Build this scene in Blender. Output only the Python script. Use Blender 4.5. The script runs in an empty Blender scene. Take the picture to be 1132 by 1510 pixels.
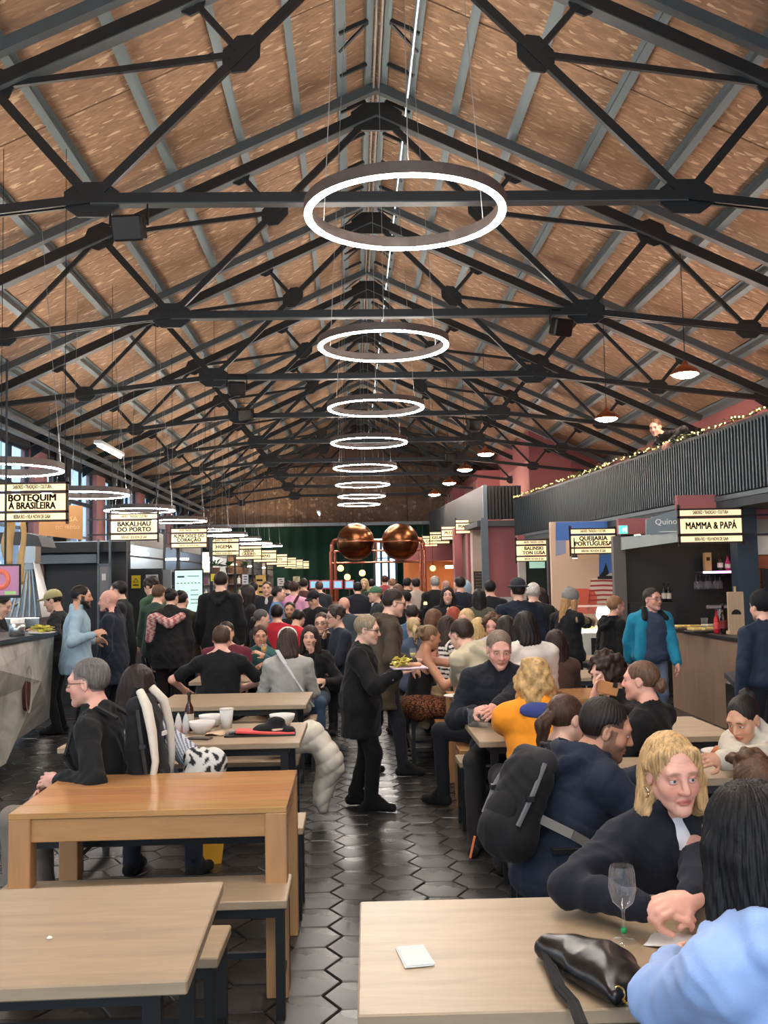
import bpy, math, random
import numpy as np
from mathutils import Vector, Matrix
random.seed(7)
PI = math.pi
S = bpy.context.scene
COL = S.collection
# ---------------------------------------------------------------- camera
FPX, CX, CY = 1420.0, 566.0, 755.0        # focal length and centre in pixels of the 1132 x 1510 frame
EYE = 1.70
_a, _psi = math.atan(0.019), math.atan(47.9 / FPX)
_th = math.atan(100.1 / math.hypot(FPX, 47.9))
_r0 = Vector((math.cos(_psi), -math.sin(_psi), 0))
FWD = Vector((math.sin(_psi) * math.cos(_th), math.cos(_psi) * math.cos(_th), math.sin(_th)))
_u0 = _r0.cross(FWD)
CXA = math.cos(_a) * _r0 - math.sin(_a) * _u0
CYA = math.sin(_a) * _r0 + math.cos(_a) * _u0
cam = bpy.data.objects.new('camera', bpy.data.cameras.new('camera'))
COL.objects.link(cam)
cam.matrix_world = Matrix(((CXA.x, CYA.x, -FWD.x, 0), (CXA.y, CYA.y, -FWD.y, 0), (CXA.z, CYA.z, -FWD.z, EYE), (0, 0, 0, 1)))
cam.data.sensor_fit = 'VERTICAL'
cam.data.sensor_height = 24.0
cam.data.lens = 24.0 * FPX / 1510.0
cam.data.clip_start, cam.data.clip_end = 0.05, 300
S.camera = cam

def at(px, py, z=None, Y=None):
    """the world point seen at a pixel of the photograph, at height z or at hall depth Y"""
    d = FWD + CXA * ((px - CX) / FPX) - CYA * ((py - CY) / FPX)
    t = (z - EYE) / d.z if z is not None else Y / d.y
    return Vector((0, 0, EYE)) + d * t

# ---------------------------------------------------------------- world, exposure
w = bpy.data.worlds.new('sky'); S.world = w; w.use_nodes = True
nt = w.node_tree; nt.nodes.clear()
_o = nt.nodes.new('ShaderNodeOutputWorld'); _b = nt.nodes.new('ShaderNodeBackground')
_b.inputs['Color'].default_value = (0.72, 0.86, 1.0, 1); _b.inputs['Strength'].default_value = 1.15
nt.links.new(_b.outputs[0], _o.inputs[0])
S.view_settings.view_transform = 'Standard'
S.view_settings.look = 'None'
S.view_settings.gamma = 1.0
S.view_settings.use_curve_mapping = False
S.view_settings.exposure = 1.25

# ---------------------------------------------------------------- materials
_mats = {}
def srgb(r, g, b):
    f = lambda c: (c / 255 / 12.92) if c / 255 <= 0.04045 else ((c / 255 + 0.055) / 1.055) ** 2.4
    return (f(r), f(g), f(b))

class NT:
    def __init__(s, name):
        s.m = bpy.data.materials.new(name); s.m.use_nodes = True
        s.t = s.m.node_tree; s.b = s.t.nodes['Principled BSDF']
    def n(s, kind, **kw):
        x = s.t.nodes.new('ShaderNode' + kind)
        for k, v in kw.items():
            if k in x.inputs: x.inputs[k].default_value = v
            else: setattr(x, k, v)
        return x
    def l(s, a, b): s.t.links.new(a, b)
    def coords(s, scale=(1, 1, 1), rot=(0, 0, 0), kind='Object'):
        c = s.n('TexCoord'); m = s.n('Mapping'); m.inputs['Scale'].default_value = scale; m.inputs['Rotation'].default_value = rot
        s.l(c.outputs[kind], m.inputs['Vector']); return m.outputs[0]
    def ramp(s, fac, stops):
        r = s.n('ValToRGB'); e = r.color_ramp.elements
        while len(e) < len(stops): e.new(0.5)
        for q, (p, c) in zip(e, stops): q.position = p; q.color = (*c, 1)
        s.l(fac, r.inputs[0]); return r.outputs[0]
    def mix(s, fac, a, b, mode='MIX'):
        x = s.n('Mix', data_type='RGBA', blend_type=mode)
        if isinstance(fac, (int, float)): x.inputs[0].default_value = fac
        else: s.l(fac, x.inputs[0])
        for i, v in ((6, a), (7, b)):
            if isinstance(v, tuple): x.inputs[i].default_value = (*v, 1)
            else: s.l(v, x.inputs[i])
        return x.outputs[2]
    def bump(s, h, strength=0.3, dist=0.01):
        x = s.n('Bump'); x.inputs['Strength'].default_value = strength; x.inputs['Distance'].default_value = dist
        s.l(h, x.inputs['Height']); s.l(x.outputs[0], s.b.inputs['Normal'])
    def base(s, v):
        if isinstance(v, tuple): s.b.inputs['Base Color'].default_value = (*v, 1)
        else: s.l(v, s.b.inputs['Base Color'])
    def set(s, **kw):
        for k, v in kw.items(): s.b.inputs[k.replace('_', ' ')].default_value = v
        return s

def cached(f):
    def g(*a, **k):
        key = (f.__name__, a, tuple(sorted(k.items())))
        if key not in _mats: _mats[key] = f(*a, **k)
        return _mats[key]
    return g

@cached
def plain(rgb, rough=0.5, metal=0.0, var=0.12, scale=6.0, bump=0.0):
    q = NT('paint'); c = srgb(*rgb)
    nz = q.n('TexNoise', Scale=scale, Detail=4.0); q.l(q.coords(), nz.inputs['Vector'])
    q.base(q.mix(nz.outputs['Fac'], tuple(x * (1 - var) for x in c), tuple(min(1, x * (1 + var)) for x in c)))
    q.set(Roughness=rough, Metallic=metal)
    if bump: q.bump(nz.outputs['Fac'], bump, 0.01)
    return q.m

@cached
def emit(rgb, strength, back=False):
    q = NT('glow'); c = srgb(*rgb)
    q.base(c); q.b.inputs['Emission Color'].default_value = (*c, 1); q.set(Emission_Strength=strength, Roughness=0.5)
    return q.m

@cached
def fabric(rgb, rough=0.85, weave=260.0, var=0.18):
    q = NT('fabric'); c = srgb(*rgb); v = q.coords()
    nz = q.n('TexNoise', Scale=14.0, Detail=5.0); q.l(v, nz.inputs['Vector'])
    fi = q.n('TexNoise', Scale=weave, Detail=2.0); q.l(v, fi.inputs['Vector'])
    q.base(q.mix(nz.outputs['Fac'], tuple(x * (1 - var) for x in c), tuple(min(1, x * (1 + var)) for x in c)))
    q.set(Roughness=rough, Specular_IOR_Level=0.25); q.b.inputs['Sheen Weight'].default_value = 0.05
    q.bump(fi.outputs['Fac'], 0.25, 0.002)
    return q.m

@cached
def vcol(rough=0.5, sheen=0.0, spec=0.4):
    q = NT('skin'); a = q.n('Attribute', attribute_name='tone')
    nz = q.n('TexNoise', Scale=60.0, Detail=4.0); q.l(q.coords(), nz.inputs['Vector'])
    q.base(q.mix(nz.outputs['Fac'], q.mix(1.0, a.outputs['Color'], (0.90, 0.88, 0.88), 'MULTIPLY'), a.outputs['Color']))
    q.set(Roughness=rough, Specular_IOR_Level=spec)
    q.bump(nz.outputs['Fac'], 0.12, 0.002)
    return q.m

@cached
def hairmat(rgb, curl=False):
    q = NT('hair'); c = srgb(*rgb)
    v = q.coords((60, 60, 9) if not curl else (22, 22, 22))
    nz = q.n('TexNoise', Scale=1.6, Detail=5.0, Roughness=0.65); q.l(v, nz.inputs['Vector'])
    q.base(q.ramp(nz.outputs['Fac'], [(0.3, tuple(x * 0.45 for x in c)), (0.52, c), (0.72, tuple(min(1, x * 1.45 + 0.002) for x in c))]))
    q.set(Roughness=0.5, Specular_IOR_Level=0.3); q.bump(nz.outputs['Fac'], 0.6, 0.006)
    return q.m

@cached
def wood(rgb, dark=0.62, axis='X', rough=0.45, stretch=9.0):
    q = NT('wood'); c = srgb(*rgb)
    sc = {'X': (1.0, stretch, stretch), 'Y': (stretch, 1.0, stretch), 'Z': (stretch, stretch, 1.0)}[axis]
    v = q.coords(sc)
    n1 = q.n('TexNoise', Scale=1.7, Detail=8.0, Roughness=0.6, Distortion=0.6); q.l(v, n1.inputs['Vector'])
    n2 = q.n('TexNoise', Scale=14.0, Detail=4.0); q.l(v, n2.inputs['Vector'])
    col = q.ramp(n1.outputs['Fac'], [(0.3, tuple(x * dark for x in c)), (0.45, tuple(x * 0.9 for x in c)), (0.6, c), (0.8, tuple(min(1, x * 1.12) for x in c))])
    q.base(q.mix(q.ramp(n2.outputs['Fac'], [(0.35, (0.0, 0.0, 0.0)), (0.7, (0.22, 0.22, 0.22))]), col, tuple(x * 0.7 for x in c)))
    q.set(Roughness=rough); q.bump(n2.outputs['Fac'], 0.12, 0.002)
    return q.m

@cached
def glassmat(rgb=(255, 255, 255), rough=0.02, thin=True):
    """clear thin glass: see-through face on, pale and mirror-like at its edges"""
    q = NT('glass'); t = q.t
    tr = q.n('BsdfTransparent'); gl = q.n('BsdfGlossy'); df = q.n('BsdfDiffuse'); mx = q.n('MixShader'); m2 = q.n('MixShader'); fr = q.n('LayerWeight')
    tr.inputs[0].default_value = (*srgb(*rgb), 1); gl.inputs['Roughness'].default_value = rough; df.inputs[0].default_value = (.9, .92, .92, 1)  # white diffuse stands in for the glint along glass edges
    fr.inputs['Blend'].default_value = 0.3; m2.inputs[0].default_value = .45
    mp = q.ramp(fr.outputs['Facing'], [(0.0, (.07, .07, .07)), (.5, (.20, .20, .20)), (.85, (.95, .95, .95))])
    q.l(gl.outputs[0], m2.inputs[1]); q.l(df.outputs[0], m2.inputs[2])
    q.l(mp, mx.inputs[0]); q.l(tr.outputs[0], mx.inputs[1]); q.l(m2.outputs[0], mx.inputs[2])
    q.l(mx.outputs[0], t.nodes['Material Output'].inputs['Surface'])
    return q.m

STEEL = plain((38, 44, 47), 0.38, 0.0, 0.15, 5)
BLACK = plain((20, 21, 23), 0.42, 0.0, 0.1, 8)

# ---------------------------------------------------------------- mesh builder
class MB:
    def __init__(s): s.v, s.f = [], []
    def add(s, vs, fs):
        o = len(s.v); s.v += [tuple(p) for p in vs]; s.f += [tuple(o + i for i in q) for q in fs]; return s
    def box(s, c, size, rot=None, bev=0.0):
        hx, hy, hz = (k / 2 for k in size); R = rot if rot is not None else Matrix.Identity(3); c = Vector(c)
        if bev <= 0:
            vs = [c + R @ Vector((x * hx, y * hy, z * hz)) for x in (-1, 1) for y in (-1, 1) for z in (-1, 1)]
            return s.add(vs, [(0, 1, 3, 2), (4, 6, 7, 5), (0, 4, 5, 1), (2, 3, 7, 6), (0, 2, 6, 4), (1, 5, 7, 3)])
        b = min(bev, hx * .9, hy * .9, hz * .9); rings = []
        for z, k in ((-hz, b), (-hz + b, 0), (hz - b, 0), (hz, b)):
            x, y = hx - k, hy - k; cc = b if k == 0 else b * .6
            rings.append([(x - cc, -y, z), (x, -y + cc, z), (x, y - cc, z), (x - cc, y, z), (-x + cc, y, z), (-x, y - cc, z), (-x, -y + cc, z), (-x + cc, -y, z)])
        vs = [c + R @ Vector(p) for r in rings for p in r]; fs = []
        for i in range(3):
            for j in range(8):
                k = (j + 1) % 8; fs.append((i * 8 + j, i * 8 + k, i * 8 + 8 + k, i * 8 + 8 + j))
        fs += [tuple(range(7, -1, -1)), tuple(range(24, 32))]
        return s.add(vs, fs)
    def beam(s, a, b, w, h, up=(0, 0, 1), bev=0.0):
        a, b = Vector(a), Vector(b); d = b - a; L = d.length; d.normalize(); u = Vector(up)
        if abs(d.dot(u)) > 0.98: u = Vector((0, 1, 0))
        sd = d.cross(u).normalized(); u = sd.cross(d)
        R = Matrix((sd, d, u)).transposed()
        return s.box((a + b) / 2, (w, L, h), R, bev)
    def tube(s, pts, r, n=8, cap=True):
        pts = [Vector(p) for p in pts]; m = len(pts); rs = r if isinstance(r, (list, tuple)) else [r] * m
        vs, fs, u = [], [], None
        for i, p in enumerate(pts):
            d = (pts[min(i + 1, m - 1)] - pts[max(i - 1, 0)]).normalized()
            if u is None: u = d.cross(Vector((0, 0, 1)) if abs(d.z) < .9 else Vector((1, 0, 0))).normalized()
            else: u = (u - d * u.dot(d)).normalized()
            q = d.cross(u)
            vs += [p + (u * math.cos(2 * PI * j / n) + q * math.sin(2 * PI * j / n)) * rs[i] for j in range(n)]
        for i in range(m - 1):
            for j in range(n):
                k = (j + 1) % n; fs.append((i * n + j, i * n + k, (i + 1) * n + k, (i + 1) * n + j))
        if cap: fs += [tuple(range(n - 1, -1, -1)), tuple(range((m - 1) * n, m * n))]
        return s.add(vs, fs)
    def cyl(s, a, b, r, n=12): return s.tube([a, b], r, n)
    def lathe(s, c, prof, n=24, close=True):
        c = Vector(c); vs, fs = [], []
        for r, z in prof: vs += [c + Vector((r * math.cos(2 * PI * j / n), r * math.sin(2 * PI * j / n), z)) for j in range(n)]
        for i in range(len(prof) - 1):
            for j in range(n):
                k = (j + 1) % n; fs.append((i * n + j, i * n + k, (i + 1) * n + k, (i + 1) * n + j))
        if close: fs += [tuple(range(n - 1, -1, -1)), tuple(range((len(prof) - 1) * n, len(prof) * n))]
        return s.add(vs, fs)
    def prism(s, poly, ext):
        """polygon (3-D points) swept along ext"""
        ext = Vector(ext); n = len(poly); vs = [Vector(p) for p in poly] + [Vector(p) + ext for p in poly]
        fs = [tuple(range(n - 1, -1, -1)), tuple(range(n, 2 * n))] + [(i, (i + 1) % n, n + (i + 1) % n, n + i) for i in range(n)]
        return s.add(vs, fs)
    def grid(s, pts):
        n, m = len(pts), len(pts[0])
        return s.add([p for r in pts for p in r], [(i * m + j, i * m + j + 1, (i + 1) * m + j + 1, (i + 1) * m + j) for i in range(n - 1) for j in range(m - 1)])
    def build(s, name, mat, parent=None, smooth=False, loc=None, solid=0.0):
        me = bpy.data.meshes.new(name); me.from_pydata(s.v, [], s.f)
        if smooth: me.polygons.foreach_set('use_smooth', [True] * len(me.polygons))
        me.materials.append(mat); me.update()
        o = bpy.data.objects.new(name, me); COL.objects.link(o)
        if loc is not None: o.location = loc
        if parent is not None: o.parent = parent
        if solid:
            md = o.modifiers.new('thickness', 'SOLIDIFY'); md.thickness = solid; md.offset = 0
        return o

def tag(o, label=None, cat=None, group=None, kind=None):
    for k, v in (('label', label), ('category', cat), ('group', group), ('kind', kind)):
        if v: o[k] = v
    return o
def empty(name, loc=(0, 0, 0), rz=0.0, label=None, cat=None, group=None, kind=None):
    o = bpy.data.objects.new(name, None); COL.objects.link(o); o.location = loc; o.rotation_euler = (0, 0, rz); o.empty_display_size = 0.1
    return tag(o, label, cat, group, kind)
_tree = {}
def copy_tree(o, loc=None, rz=None, parent=None):
    c = o.copy(); COL.objects.link(c)
    if parent is not None: c.parent = parent
    if loc is not None: c.location = loc
    if rz is not None: c.rotation_euler = (0, 0, rz)
    for ch in list(o.children): copy_tree(ch, parent=c)
    return c
def text(body, size, mat, parent, loc, rot, name='lettering', align='CENTER', bold=0.0, extr=0.001, width=1.0):
    cu = bpy.data.curves.new(name, 'FONT'); cu.body = body; cu.size = size; cu.align_x = align; cu.align_y = 'CENTER'
    cu.offset = 0; cu.extrude = extr; cu.resolution_u = 2; cu.materials.append(mat)
    t = bpy.data.objects.new(name, cu); me = bpy.data.meshes.new_from_object(t); bpy.data.objects.remove(t)
    if bold:                                  # a heavier face: the outline laid four times, a hair apart
        vs = [v.co.copy() for v in me.vertices]; fs = [tuple(p.vertices) for p in me.polygons]; n = len(vs); m2 = bpy.data.meshes.new(name)
        m2.from_pydata([tuple(v + Vector((dx, dy, 0))) for dx, dy in ((-bold, -bold * .6), (bold, -bold * .6), (-bold, bold * .6), (bold, bold * .6)) for v in vs], [], [tuple(i + n * k for i in f) for k in range(4) for f in fs]); m2.materials.append(mat); me = m2
    o = bpy.data.objects.new(name, me); COL.objects.link(o); o.parent = parent; o.location = loc; o.rotation_euler = rot; o.scale = (width, 1, 1)
    return o
# ================================================================ the hall
AX, AZ, SL = 0.44, 8.24, 0.462            # ridge x, chord apex height, roof slope
YA, SP, NT_ = 9.02, 4.02, 9               # first truss in view, spacing, number of trusses
XL, XR, YB, YF = -7.15, 8.0, -7.0, 44.0
SA = math.atan(SL)
def roof(h, off=0.0, side=1):             # point on the roof, h metres out from the ridge, off metres above the chord line
    return AX + side * (h + off * math.sin(SA) * 0), AZ - SL * h + off / math.cos(SA)

OSB = NT('osb board')
_v = OSB.coords((5.5, 17, 5.5)); _v2 = OSB.coords((1, 1, 1))
_wn = OSB.n('TexNoise', Scale=2.5, Detail=2.0); OSB.l(_v2, _wn.inputs['Vector'])
_mv = OSB.n('VectorMath', operation='ADD'); OSB.l(_v, _mv.inputs[0]); OSB.l(_wn.outputs['Color'], _mv.inputs[1])
_vo = OSB.n('TexVoronoi', Scale=1.6, Randomness=1.0); OSB.l(_mv.outputs[0], _vo.inputs['Vector'])
_sep = OSB.n('SeparateColor'); OSB.l(_vo.outputs['Color'], _sep.inputs[0])
_big = OSB.n('TexNoise', Scale=1.1, Detail=3.0); OSB.l(_v2, _big.inputs['Vector'])
_flk = OSB.ramp(_sep.outputs[0], [(0.0, srgb(134, 106, 82)), (0.4, srgb(148, 118, 92)), (0.8, srgb(160, 128, 101)), (0.92, srgb(172, 140, 112)), (0.97, srgb(206, 180, 150))])
OSB.base(OSB.mix(OSB.ramp(_big.outputs['Fac'], [(0.35, (0, 0, 0)), (0.65, (0.35, 0.35, 0.35))]), _flk, srgb(124, 90, 66)))
OSB.set(Roughness=0.7); OSB.bump(_sep.outputs[0], 0.25, 0.004)
OSB = OSB.m
PURL = plain((112, 126, 132), 0.42, 0.15, 0.12, 3)
RAFT = plain((72, 80, 84), 0.45, 0.1, 0.12, 3)
TRUSS = plain((26, 30, 32), 0.36, 0.0, 0.2, 4)

HS = [0.12, 0.5, 1.1, 1.9, 2.85, 3.8, 4.75, 5.7, 6.65, 7.5]
OFF_P, OFF_O = 0.47, 0.57
m = MB()
for sd in (1, -1):
    a, b = roof(0, OFF_O + .06, sd), roof(7.9, OFF_O + .06, sd)
    m.prism([(a[0], YB, a[1]), (b[0], YB, b[1]), (b[0], YB, b[1] + .05), (a[0], YB, a[1] + .05)], (0, YF - YB, 0))
ceil = tag(m.build('ceiling', plain((60, 58, 56), .8)), kind='structure')
tag(ceil, 'sloping roof of brown strand board over grey steel purlins', None)
pan_mesh = {}
for sd in (1, -1):
    for i in range(len(HS) - 1):
        h0, h1 = (HS[i] if i else 0.0) + .012, HS[i + 1] - .012
        for k in range(-4, 9):
            y0 = YA + SP * (k - .5); y1 = min(y0 + SP, YF); y0 = max(y0, YB)
            if k < -1 and i > 5: pass
            a, b = roof((h0 + h1) / 2, OFF_O + .02, sd), None
            key = (i, sd, round(y1 - y0, 2))
            if key not in pan_mesh:
                R = Matrix.Rotation(sd * SA, 3, 'Y')
                o = MB().box((0, 0, 0), ((h1 - h0) / math.cos(SA), y1 - y0 - .026, .03), R).build('osb_panel', OSB, ceil); pan_mesh[key] = o.data
            else:
                o = bpy.data.objects.new('osb_panel', pan_mesh[key]); COL.objects.link(o); o.parent = ceil
            o.location = (a[0], (y0 + y1) / 2, a[1] + random.uniform(-.004, .004))
    for i, h in enumerate(HS):
        c = roof(h, OFF_P, sd); R = Matrix.Rotation(sd * SA, 3, 'Y'); m = MB()
        m.box((0, 0, 0), (.035, YF - YB, .16), R); m.box(R @ Vector((sd * .03, 0, -.075)), (.085, YF - YB, .012), R); m.box(R @ Vector((-sd * .03, 0, .075)), (.085, YF - YB, .012), R)
        if i in (1,): m.box(R @ Vector((-sd * .03, 0, -.075)), (.06, YF - YB, .012), R)
        m.build('purlin', PURL if i else plain((120, 134, 138), .4, .15), ceil, loc=(c[0], (YB + YF) / 2, c[1]))
# ridge lattice: rungs and braces between the four middle purlins, two conduits
rung = None
for k in range(-12, 46):
    y = YA + SP * k / 4.0 + .4
    if y > YF - .5: break
    for sd in (1, -1):
        a, b = roof(.14, OFF_P - .09, sd), roof(.5, OFF_P - .09, sd)
        if y < 7: continue
        MB().beam((a[0], y, a[1]), (b[0], y, b[1]), .04, .05).build('ridge_rung', STEEL, ceil)
        if k % 2 == 0: MB().beam((a[0], y + .05, a[1]), (b[0], y + .42, b[1]), .03, .03).build('ridge_brace', STEEL, ceil)
for dx in (-.035, .035): MB().cyl((AX + dx, 5, AZ + .32), (AX + dx, YF, AZ + .32), .016, 8).build('conduit', plain((150, 146, 140), .4), ceil)

# ---------------------------------------------------------------- trusses
def poly_plate(pts, th=.03):
    m = MB(); m.prism([(p[0], -th / 2, p[1]) for p in pts], (0, th, 0)); return m
def octo(c, w, h, rot=0.0):
    out = []
    for x, z in ((-.5, -.22), (-.25, -.5), (.25, -.5), (.5, -.22), (.5, .22), (.25, .5), (-.25, .5), (-.5, .22)):
        X, Z = x * w, z * h; out.append((c[0] + X * math.cos(rot) - Z * math.sin(rot), c[1] + X * math.sin(rot) + Z * math.cos(rot)))
    return out
ORD = ['nearest', 'second nearest', 'third', 'fourth', 'fifth', 'sixth', 'seventh', 'eighth', 'farthest']
P_ = (0, 0); K_ = (2.86, -2.88); M_ = (3.82, -1.765); E_ = (7.4, -3.42)
mid = lambda a, b: ((a[0] + b[0]) / 2, (a[1] + b[1]) / 2)
N1, N2, Q1, Q2 = mid(K_, P_), mid(K_, E_), mid(P_, M_), mid(M_, E_)
def build_truss(lab):
    r = empty('roof_truss', (AX, 0, AZ), 0, lab, 'roof truss', 'black steel roof trusses')
    bm = lambda n, a, b, w, h, mt=TRUSS: MB().beam((a[0], 0, a[1]), (b[0], 0, b[1]), w, h, (0, 1, 0) if False else (0, 0, 1)).build(n, mt, r)
    for s in (1, -1):
        f = lambda p: (p[0] * s, p[1])
        bm('top_chord', f(P_), f(E_), .10, .15)
        MB().beam((0, 0, -.082), (E_[0] * s, 0, E_[1] - .082), .15, .012).build('chord_flange', RAFT, r)
        bm('rafter', (0, .345), (E_[0] * s, E_[1] + .345), .11, .12, RAFT)
        for y in (-.035, .035): MB().beam((K_[0] * s, y, K_[1]), (E_[0] * s, y, E_[1]), .03, .085).build('tie_bar', TRUSS, r)
        bm('inner_tie', f(K_), f(P_), .06, .085)
        bm('main_strut', f(K_), f(M_), .07, .09)
        bm('strut', f(Q1), f(N1), .05, .06); bm('strut', f(Q2), f(N2), .05, .06)
        bm('web_tie', f(M_), f(N1), .045, .06); bm('web_tie', f(M_), f(N2), .045, .06)
        sl = -SL * s
        poly_plate(octo(f(K_), .52, .34)).build('gusset_plate', TRUSS, r); poly_plate(octo(f(M_), .42, .34, math.atan(sl))).build('gusset_plate', TRUSS, r)
        poly_plate(octo(f(N1), .40, .30, math.atan2(3, -2.8 * s) )).build('gusset_plate', TRUSS, r); poly_plate(octo(f(N2), .36, .26)).build('gusset_plate', TRUSS, r)
        poly_plate(octo((Q1[0] * s, Q1[1] - .04), .26, .24, math.atan(sl))).build('gusset_plate', TRUSS, r); poly_plate(octo((Q2[0] * s, Q2[1] - .04), .26, .24, math.atan(sl))).build('gusset_plate', TRUSS, r)
        poly_plate([(s * 7.4, -3.75), (s * 6.9, -3.42), (s * 6.9, -3.2), (s * 7.4, -3.3)]).build('bearing_plate', TRUSS, r)
    for y in (-.035, .035): MB().beam((-K_[0], y, K_[1]), (K_[0], y, K_[1]), .03, .10).build('tie_bar', TRUSS, r)
    MB().beam((-K_[0], 0, K_[1] - .055), (K_[0], 0, K_[1] - .055), .12, .012).build('tie_flange', RAFT, r)
    poly_plate([(-.32, -.28), (.32, -.28), (.36, -.02), (.16, .12), (-.16, .12), (-.36, -.02)], .04).build('ridge_gusset', TRUSS, r)
    return r
tr0 = None
for k in range(NT_):
    lab = f'black steel roof truss with gusset plates, {ORD[k]} one down the hall'
    if tr0 is None: tr0 = build_truss(lab); tr0.location.y = YA
    else: c = copy_tree(tr0, (AX, YA + SP * k, AZ)); c['label'] = lab

# ---------------------------------------------------------------- floor
floor = tag(MB().box((0.4, (YB + YF) / 2, -.06), (17, YF - YB, .10)).build('floor', plain((58, 56, 52), .5, 0, .2, 3)), kind='structure')
TILE = NT('tile'); _t = TILE.n('TexNoise', Scale=1.3, Detail=5.0); TILE.l(TILE.coords(), _t.inputs['Vector'])
_gi = TILE.n('NewGeometry'); _rr = TILE.ramp(_gi.outputs['Random Per Island'], [(0.0, srgb(42, 42, 43)), (1.0, srgb(56, 56, 55))])
_oi = TILE.n('ObjectInfo'); _r2 = TILE.ramp(_oi.outputs['Random'], [(0.0, (.86, .86, .86)), (1.0, (1.0, 1.0, 1.0))])
TILE.base(TILE.mix(_t.outputs['Fac'], TILE.mix(1.0, _rr, (.62, .60, .58), 'MULTIPLY'), TILE.mix(1.0, _rr, _r2, 'MULTIPLY')))
_rg = TILE.ramp(_t.outputs['Fac'], [(0.3, (.20, .20, .20)), (0.7, (.40, .40, .40))]); TILE.l(_rg, TILE.b.inputs['Roughness'])
TILE.set(Specular_IOR_Level=.55); TILE.bump(_t.outputs['Fac'], .05, .01)
TILE = TILE.m
HXS = .152                                   # hexagon side
def hexa(m, x, y, z=0.0, s=HXS - .004):
    r0 = [(x + s * math.cos(PI / 3 * i), y + s * math.sin(PI / 3 * i)) for i in range(6)]; r1 = [(x + (s - .006) * math.cos(PI / 3 * i), y + (s - .006) * math.sin(PI / 3 * i)) for i in range(6)]
    m.add([(*p, z - .012) for p in r0] + [(*p, z - .004) for p in r0] + [(*p, z) for p in r1], [(i, (i + 1) % 6, 6 + (i + 1) % 6, 6 + i) for i in range(6)] + [(6 + i, 6 + (i + 1) % 6, 12 + (i + 1) % 6, 12 + i) for i in range(6)] + [(12, 13, 14, 15, 16, 17)])
cells = []
for i in range(-30, 36):
    for j in range(0, 100):
        x = i * HXS * 1.5; y = 1.2 + (j + (i % 2) * .5) * HXS * math.sqrt(3)
        if XL + .2 < x < XR - .2 and y < 24: cells.append((x, y))
aisle = sorted([c for c in cells if (-2.3 < c[0] < 1.6 and 3.0 < c[1] < 10)], key=lambda c: (abs(c[0] - .05) * 2.2 + c[1] * .45))[:300]
aset = set(aisle); hm_ = MB(); hexa(hm_, 0, 0); h0 = None
for c in aisle:
    if h0 is None: h0 = hm_.build('hex_tile', TILE, floor); o = h0
    else: o = bpy.data.objects.new('hex_tile', h0.data); COL.objects.link(o); o.parent = floor
    o.location = (c[0], c[1], random.uniform(-.0012, .0012))
rest = MB()
for c in cells:
    if c not in aset: hexa(rest, c[0], c[1], random.uniform(-.0012, .0012))
tag(rest.build('hex_tiles', TILE, floor), kind='stuff')
tag(MB().box((.4, 34, -.006), (15, 20, .012)).build('far_paving', TILE, floor))

# ---------------------------------------------------------------- left wall with tall windows
PINK = plain((196, 142, 142), .8, 0, .06, 2); WHITE = plain((206, 204, 200), .8, 0, .05, 2)
m = MB(); BAY, Y0 = 5.35, 17.0 - 5.35 * 3
wl = empty('wall_left', (0, 0, 0), kind='structure')
MB().box((XL - .15, (YB + YF) / 2, .5), (.3, YF - YB, 1.0)).build('sill_wall', WHITE, wl)
MB().box((XL - .15, (YB + YF) / 2, 4.98), (.3, YF - YB, .36)).build('wall_head', plain((52, 50, 50), .7), wl)
GL = glassmat((222, 236, 246)); MUL = plain((44, 54, 60), .4)
nw = 0
for k in range(9):
    y = Y0 + BAY * k
    MB().box((XL - .15, y, 2.9), (.3, .95, 3.8)).build('pier', PINK, wl)
    MB().box((XL + .22, y + .95, 2.45), (.30, .34, 4.9)).build('iron_column', plain((30, 32, 34), .45), wl)
    MB().tube([(XL + .12, y + .35, 0), (XL + .12, y + .35, 4.3), (XL + .30, y + .35, 4.6), (XL + .30, y + .35, 4.85)], .05, 8).build('downpipe', plain((96, 110, 118), .45), wl)
    a, b = y + .48, y + BAY - .48; nw += 1
    wn = empty('window_%d' % nw, (0, 0, 0), kind='structure')
    MB().box((XL - .2, (a + b) / 2, 2.9), (.012, b - a, 3.8)).build('pane', GL, wn)
    for j in range(5): MB().box((XL - .16, a + (b - a) * j / 4, 2.9), (.07, .07, 3.8)).build('mullion', MUL, wn)
    for z in (1.02, 2.0, 3.0, 3.9, 4.78): MB().box((XL - .16, (a + b) / 2, z), (.06, b - a, .06 if z != 3.9 else .10)).build('transom', MUL, wn)
# buildings across the street
EXT = NT('facade'); _br = EXT.n('TexBrick', Scale=1.0); EXT.l(EXT.coords((.35, .35, .35)), _br.inputs['Vector'])
_br.inputs['Color1'].default_value = (.62, .76, .88, 1); _br.inputs['Color2'].default_value = (.74, .84, .92, 1); _br.inputs['Mortar'].default_value = (.9, .92, .95, 1); _br.inputs['Mortar Size'].default_value = .06
EXT.base(_br.outputs[0]); EXT = EXT.m
ext = empty('street_building', (-16, 20, 0), 0, 'pale street facade seen through the tall windows on the left', 'building')
MB().box((0, 5, 2.0), (3, 60, 5.2)).build('facade', EXT, ext)
for j in range(12): MB().box((1.5, -18 + j * 4.4, 3.2), (.08, 1.4, 2.0)).build('window', plain((70, 96, 120), .2), ext)
tag(MB().box((-11.5, 18, -.06), (8.4, 60, .1)).build('ground', plain((150, 150, 148), .8)), kind='structure')
# cable tray along the left eaves
for i, x in enumerate((-6.55, -6.25)):
    MB().box((x, 20, 4.72 + i * .12), (.12, 44, .06)).build('trim_%d' % (i + 1), plain((126, 132, 134), .4, .3)).__setitem__('kind', 'structure')
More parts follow.
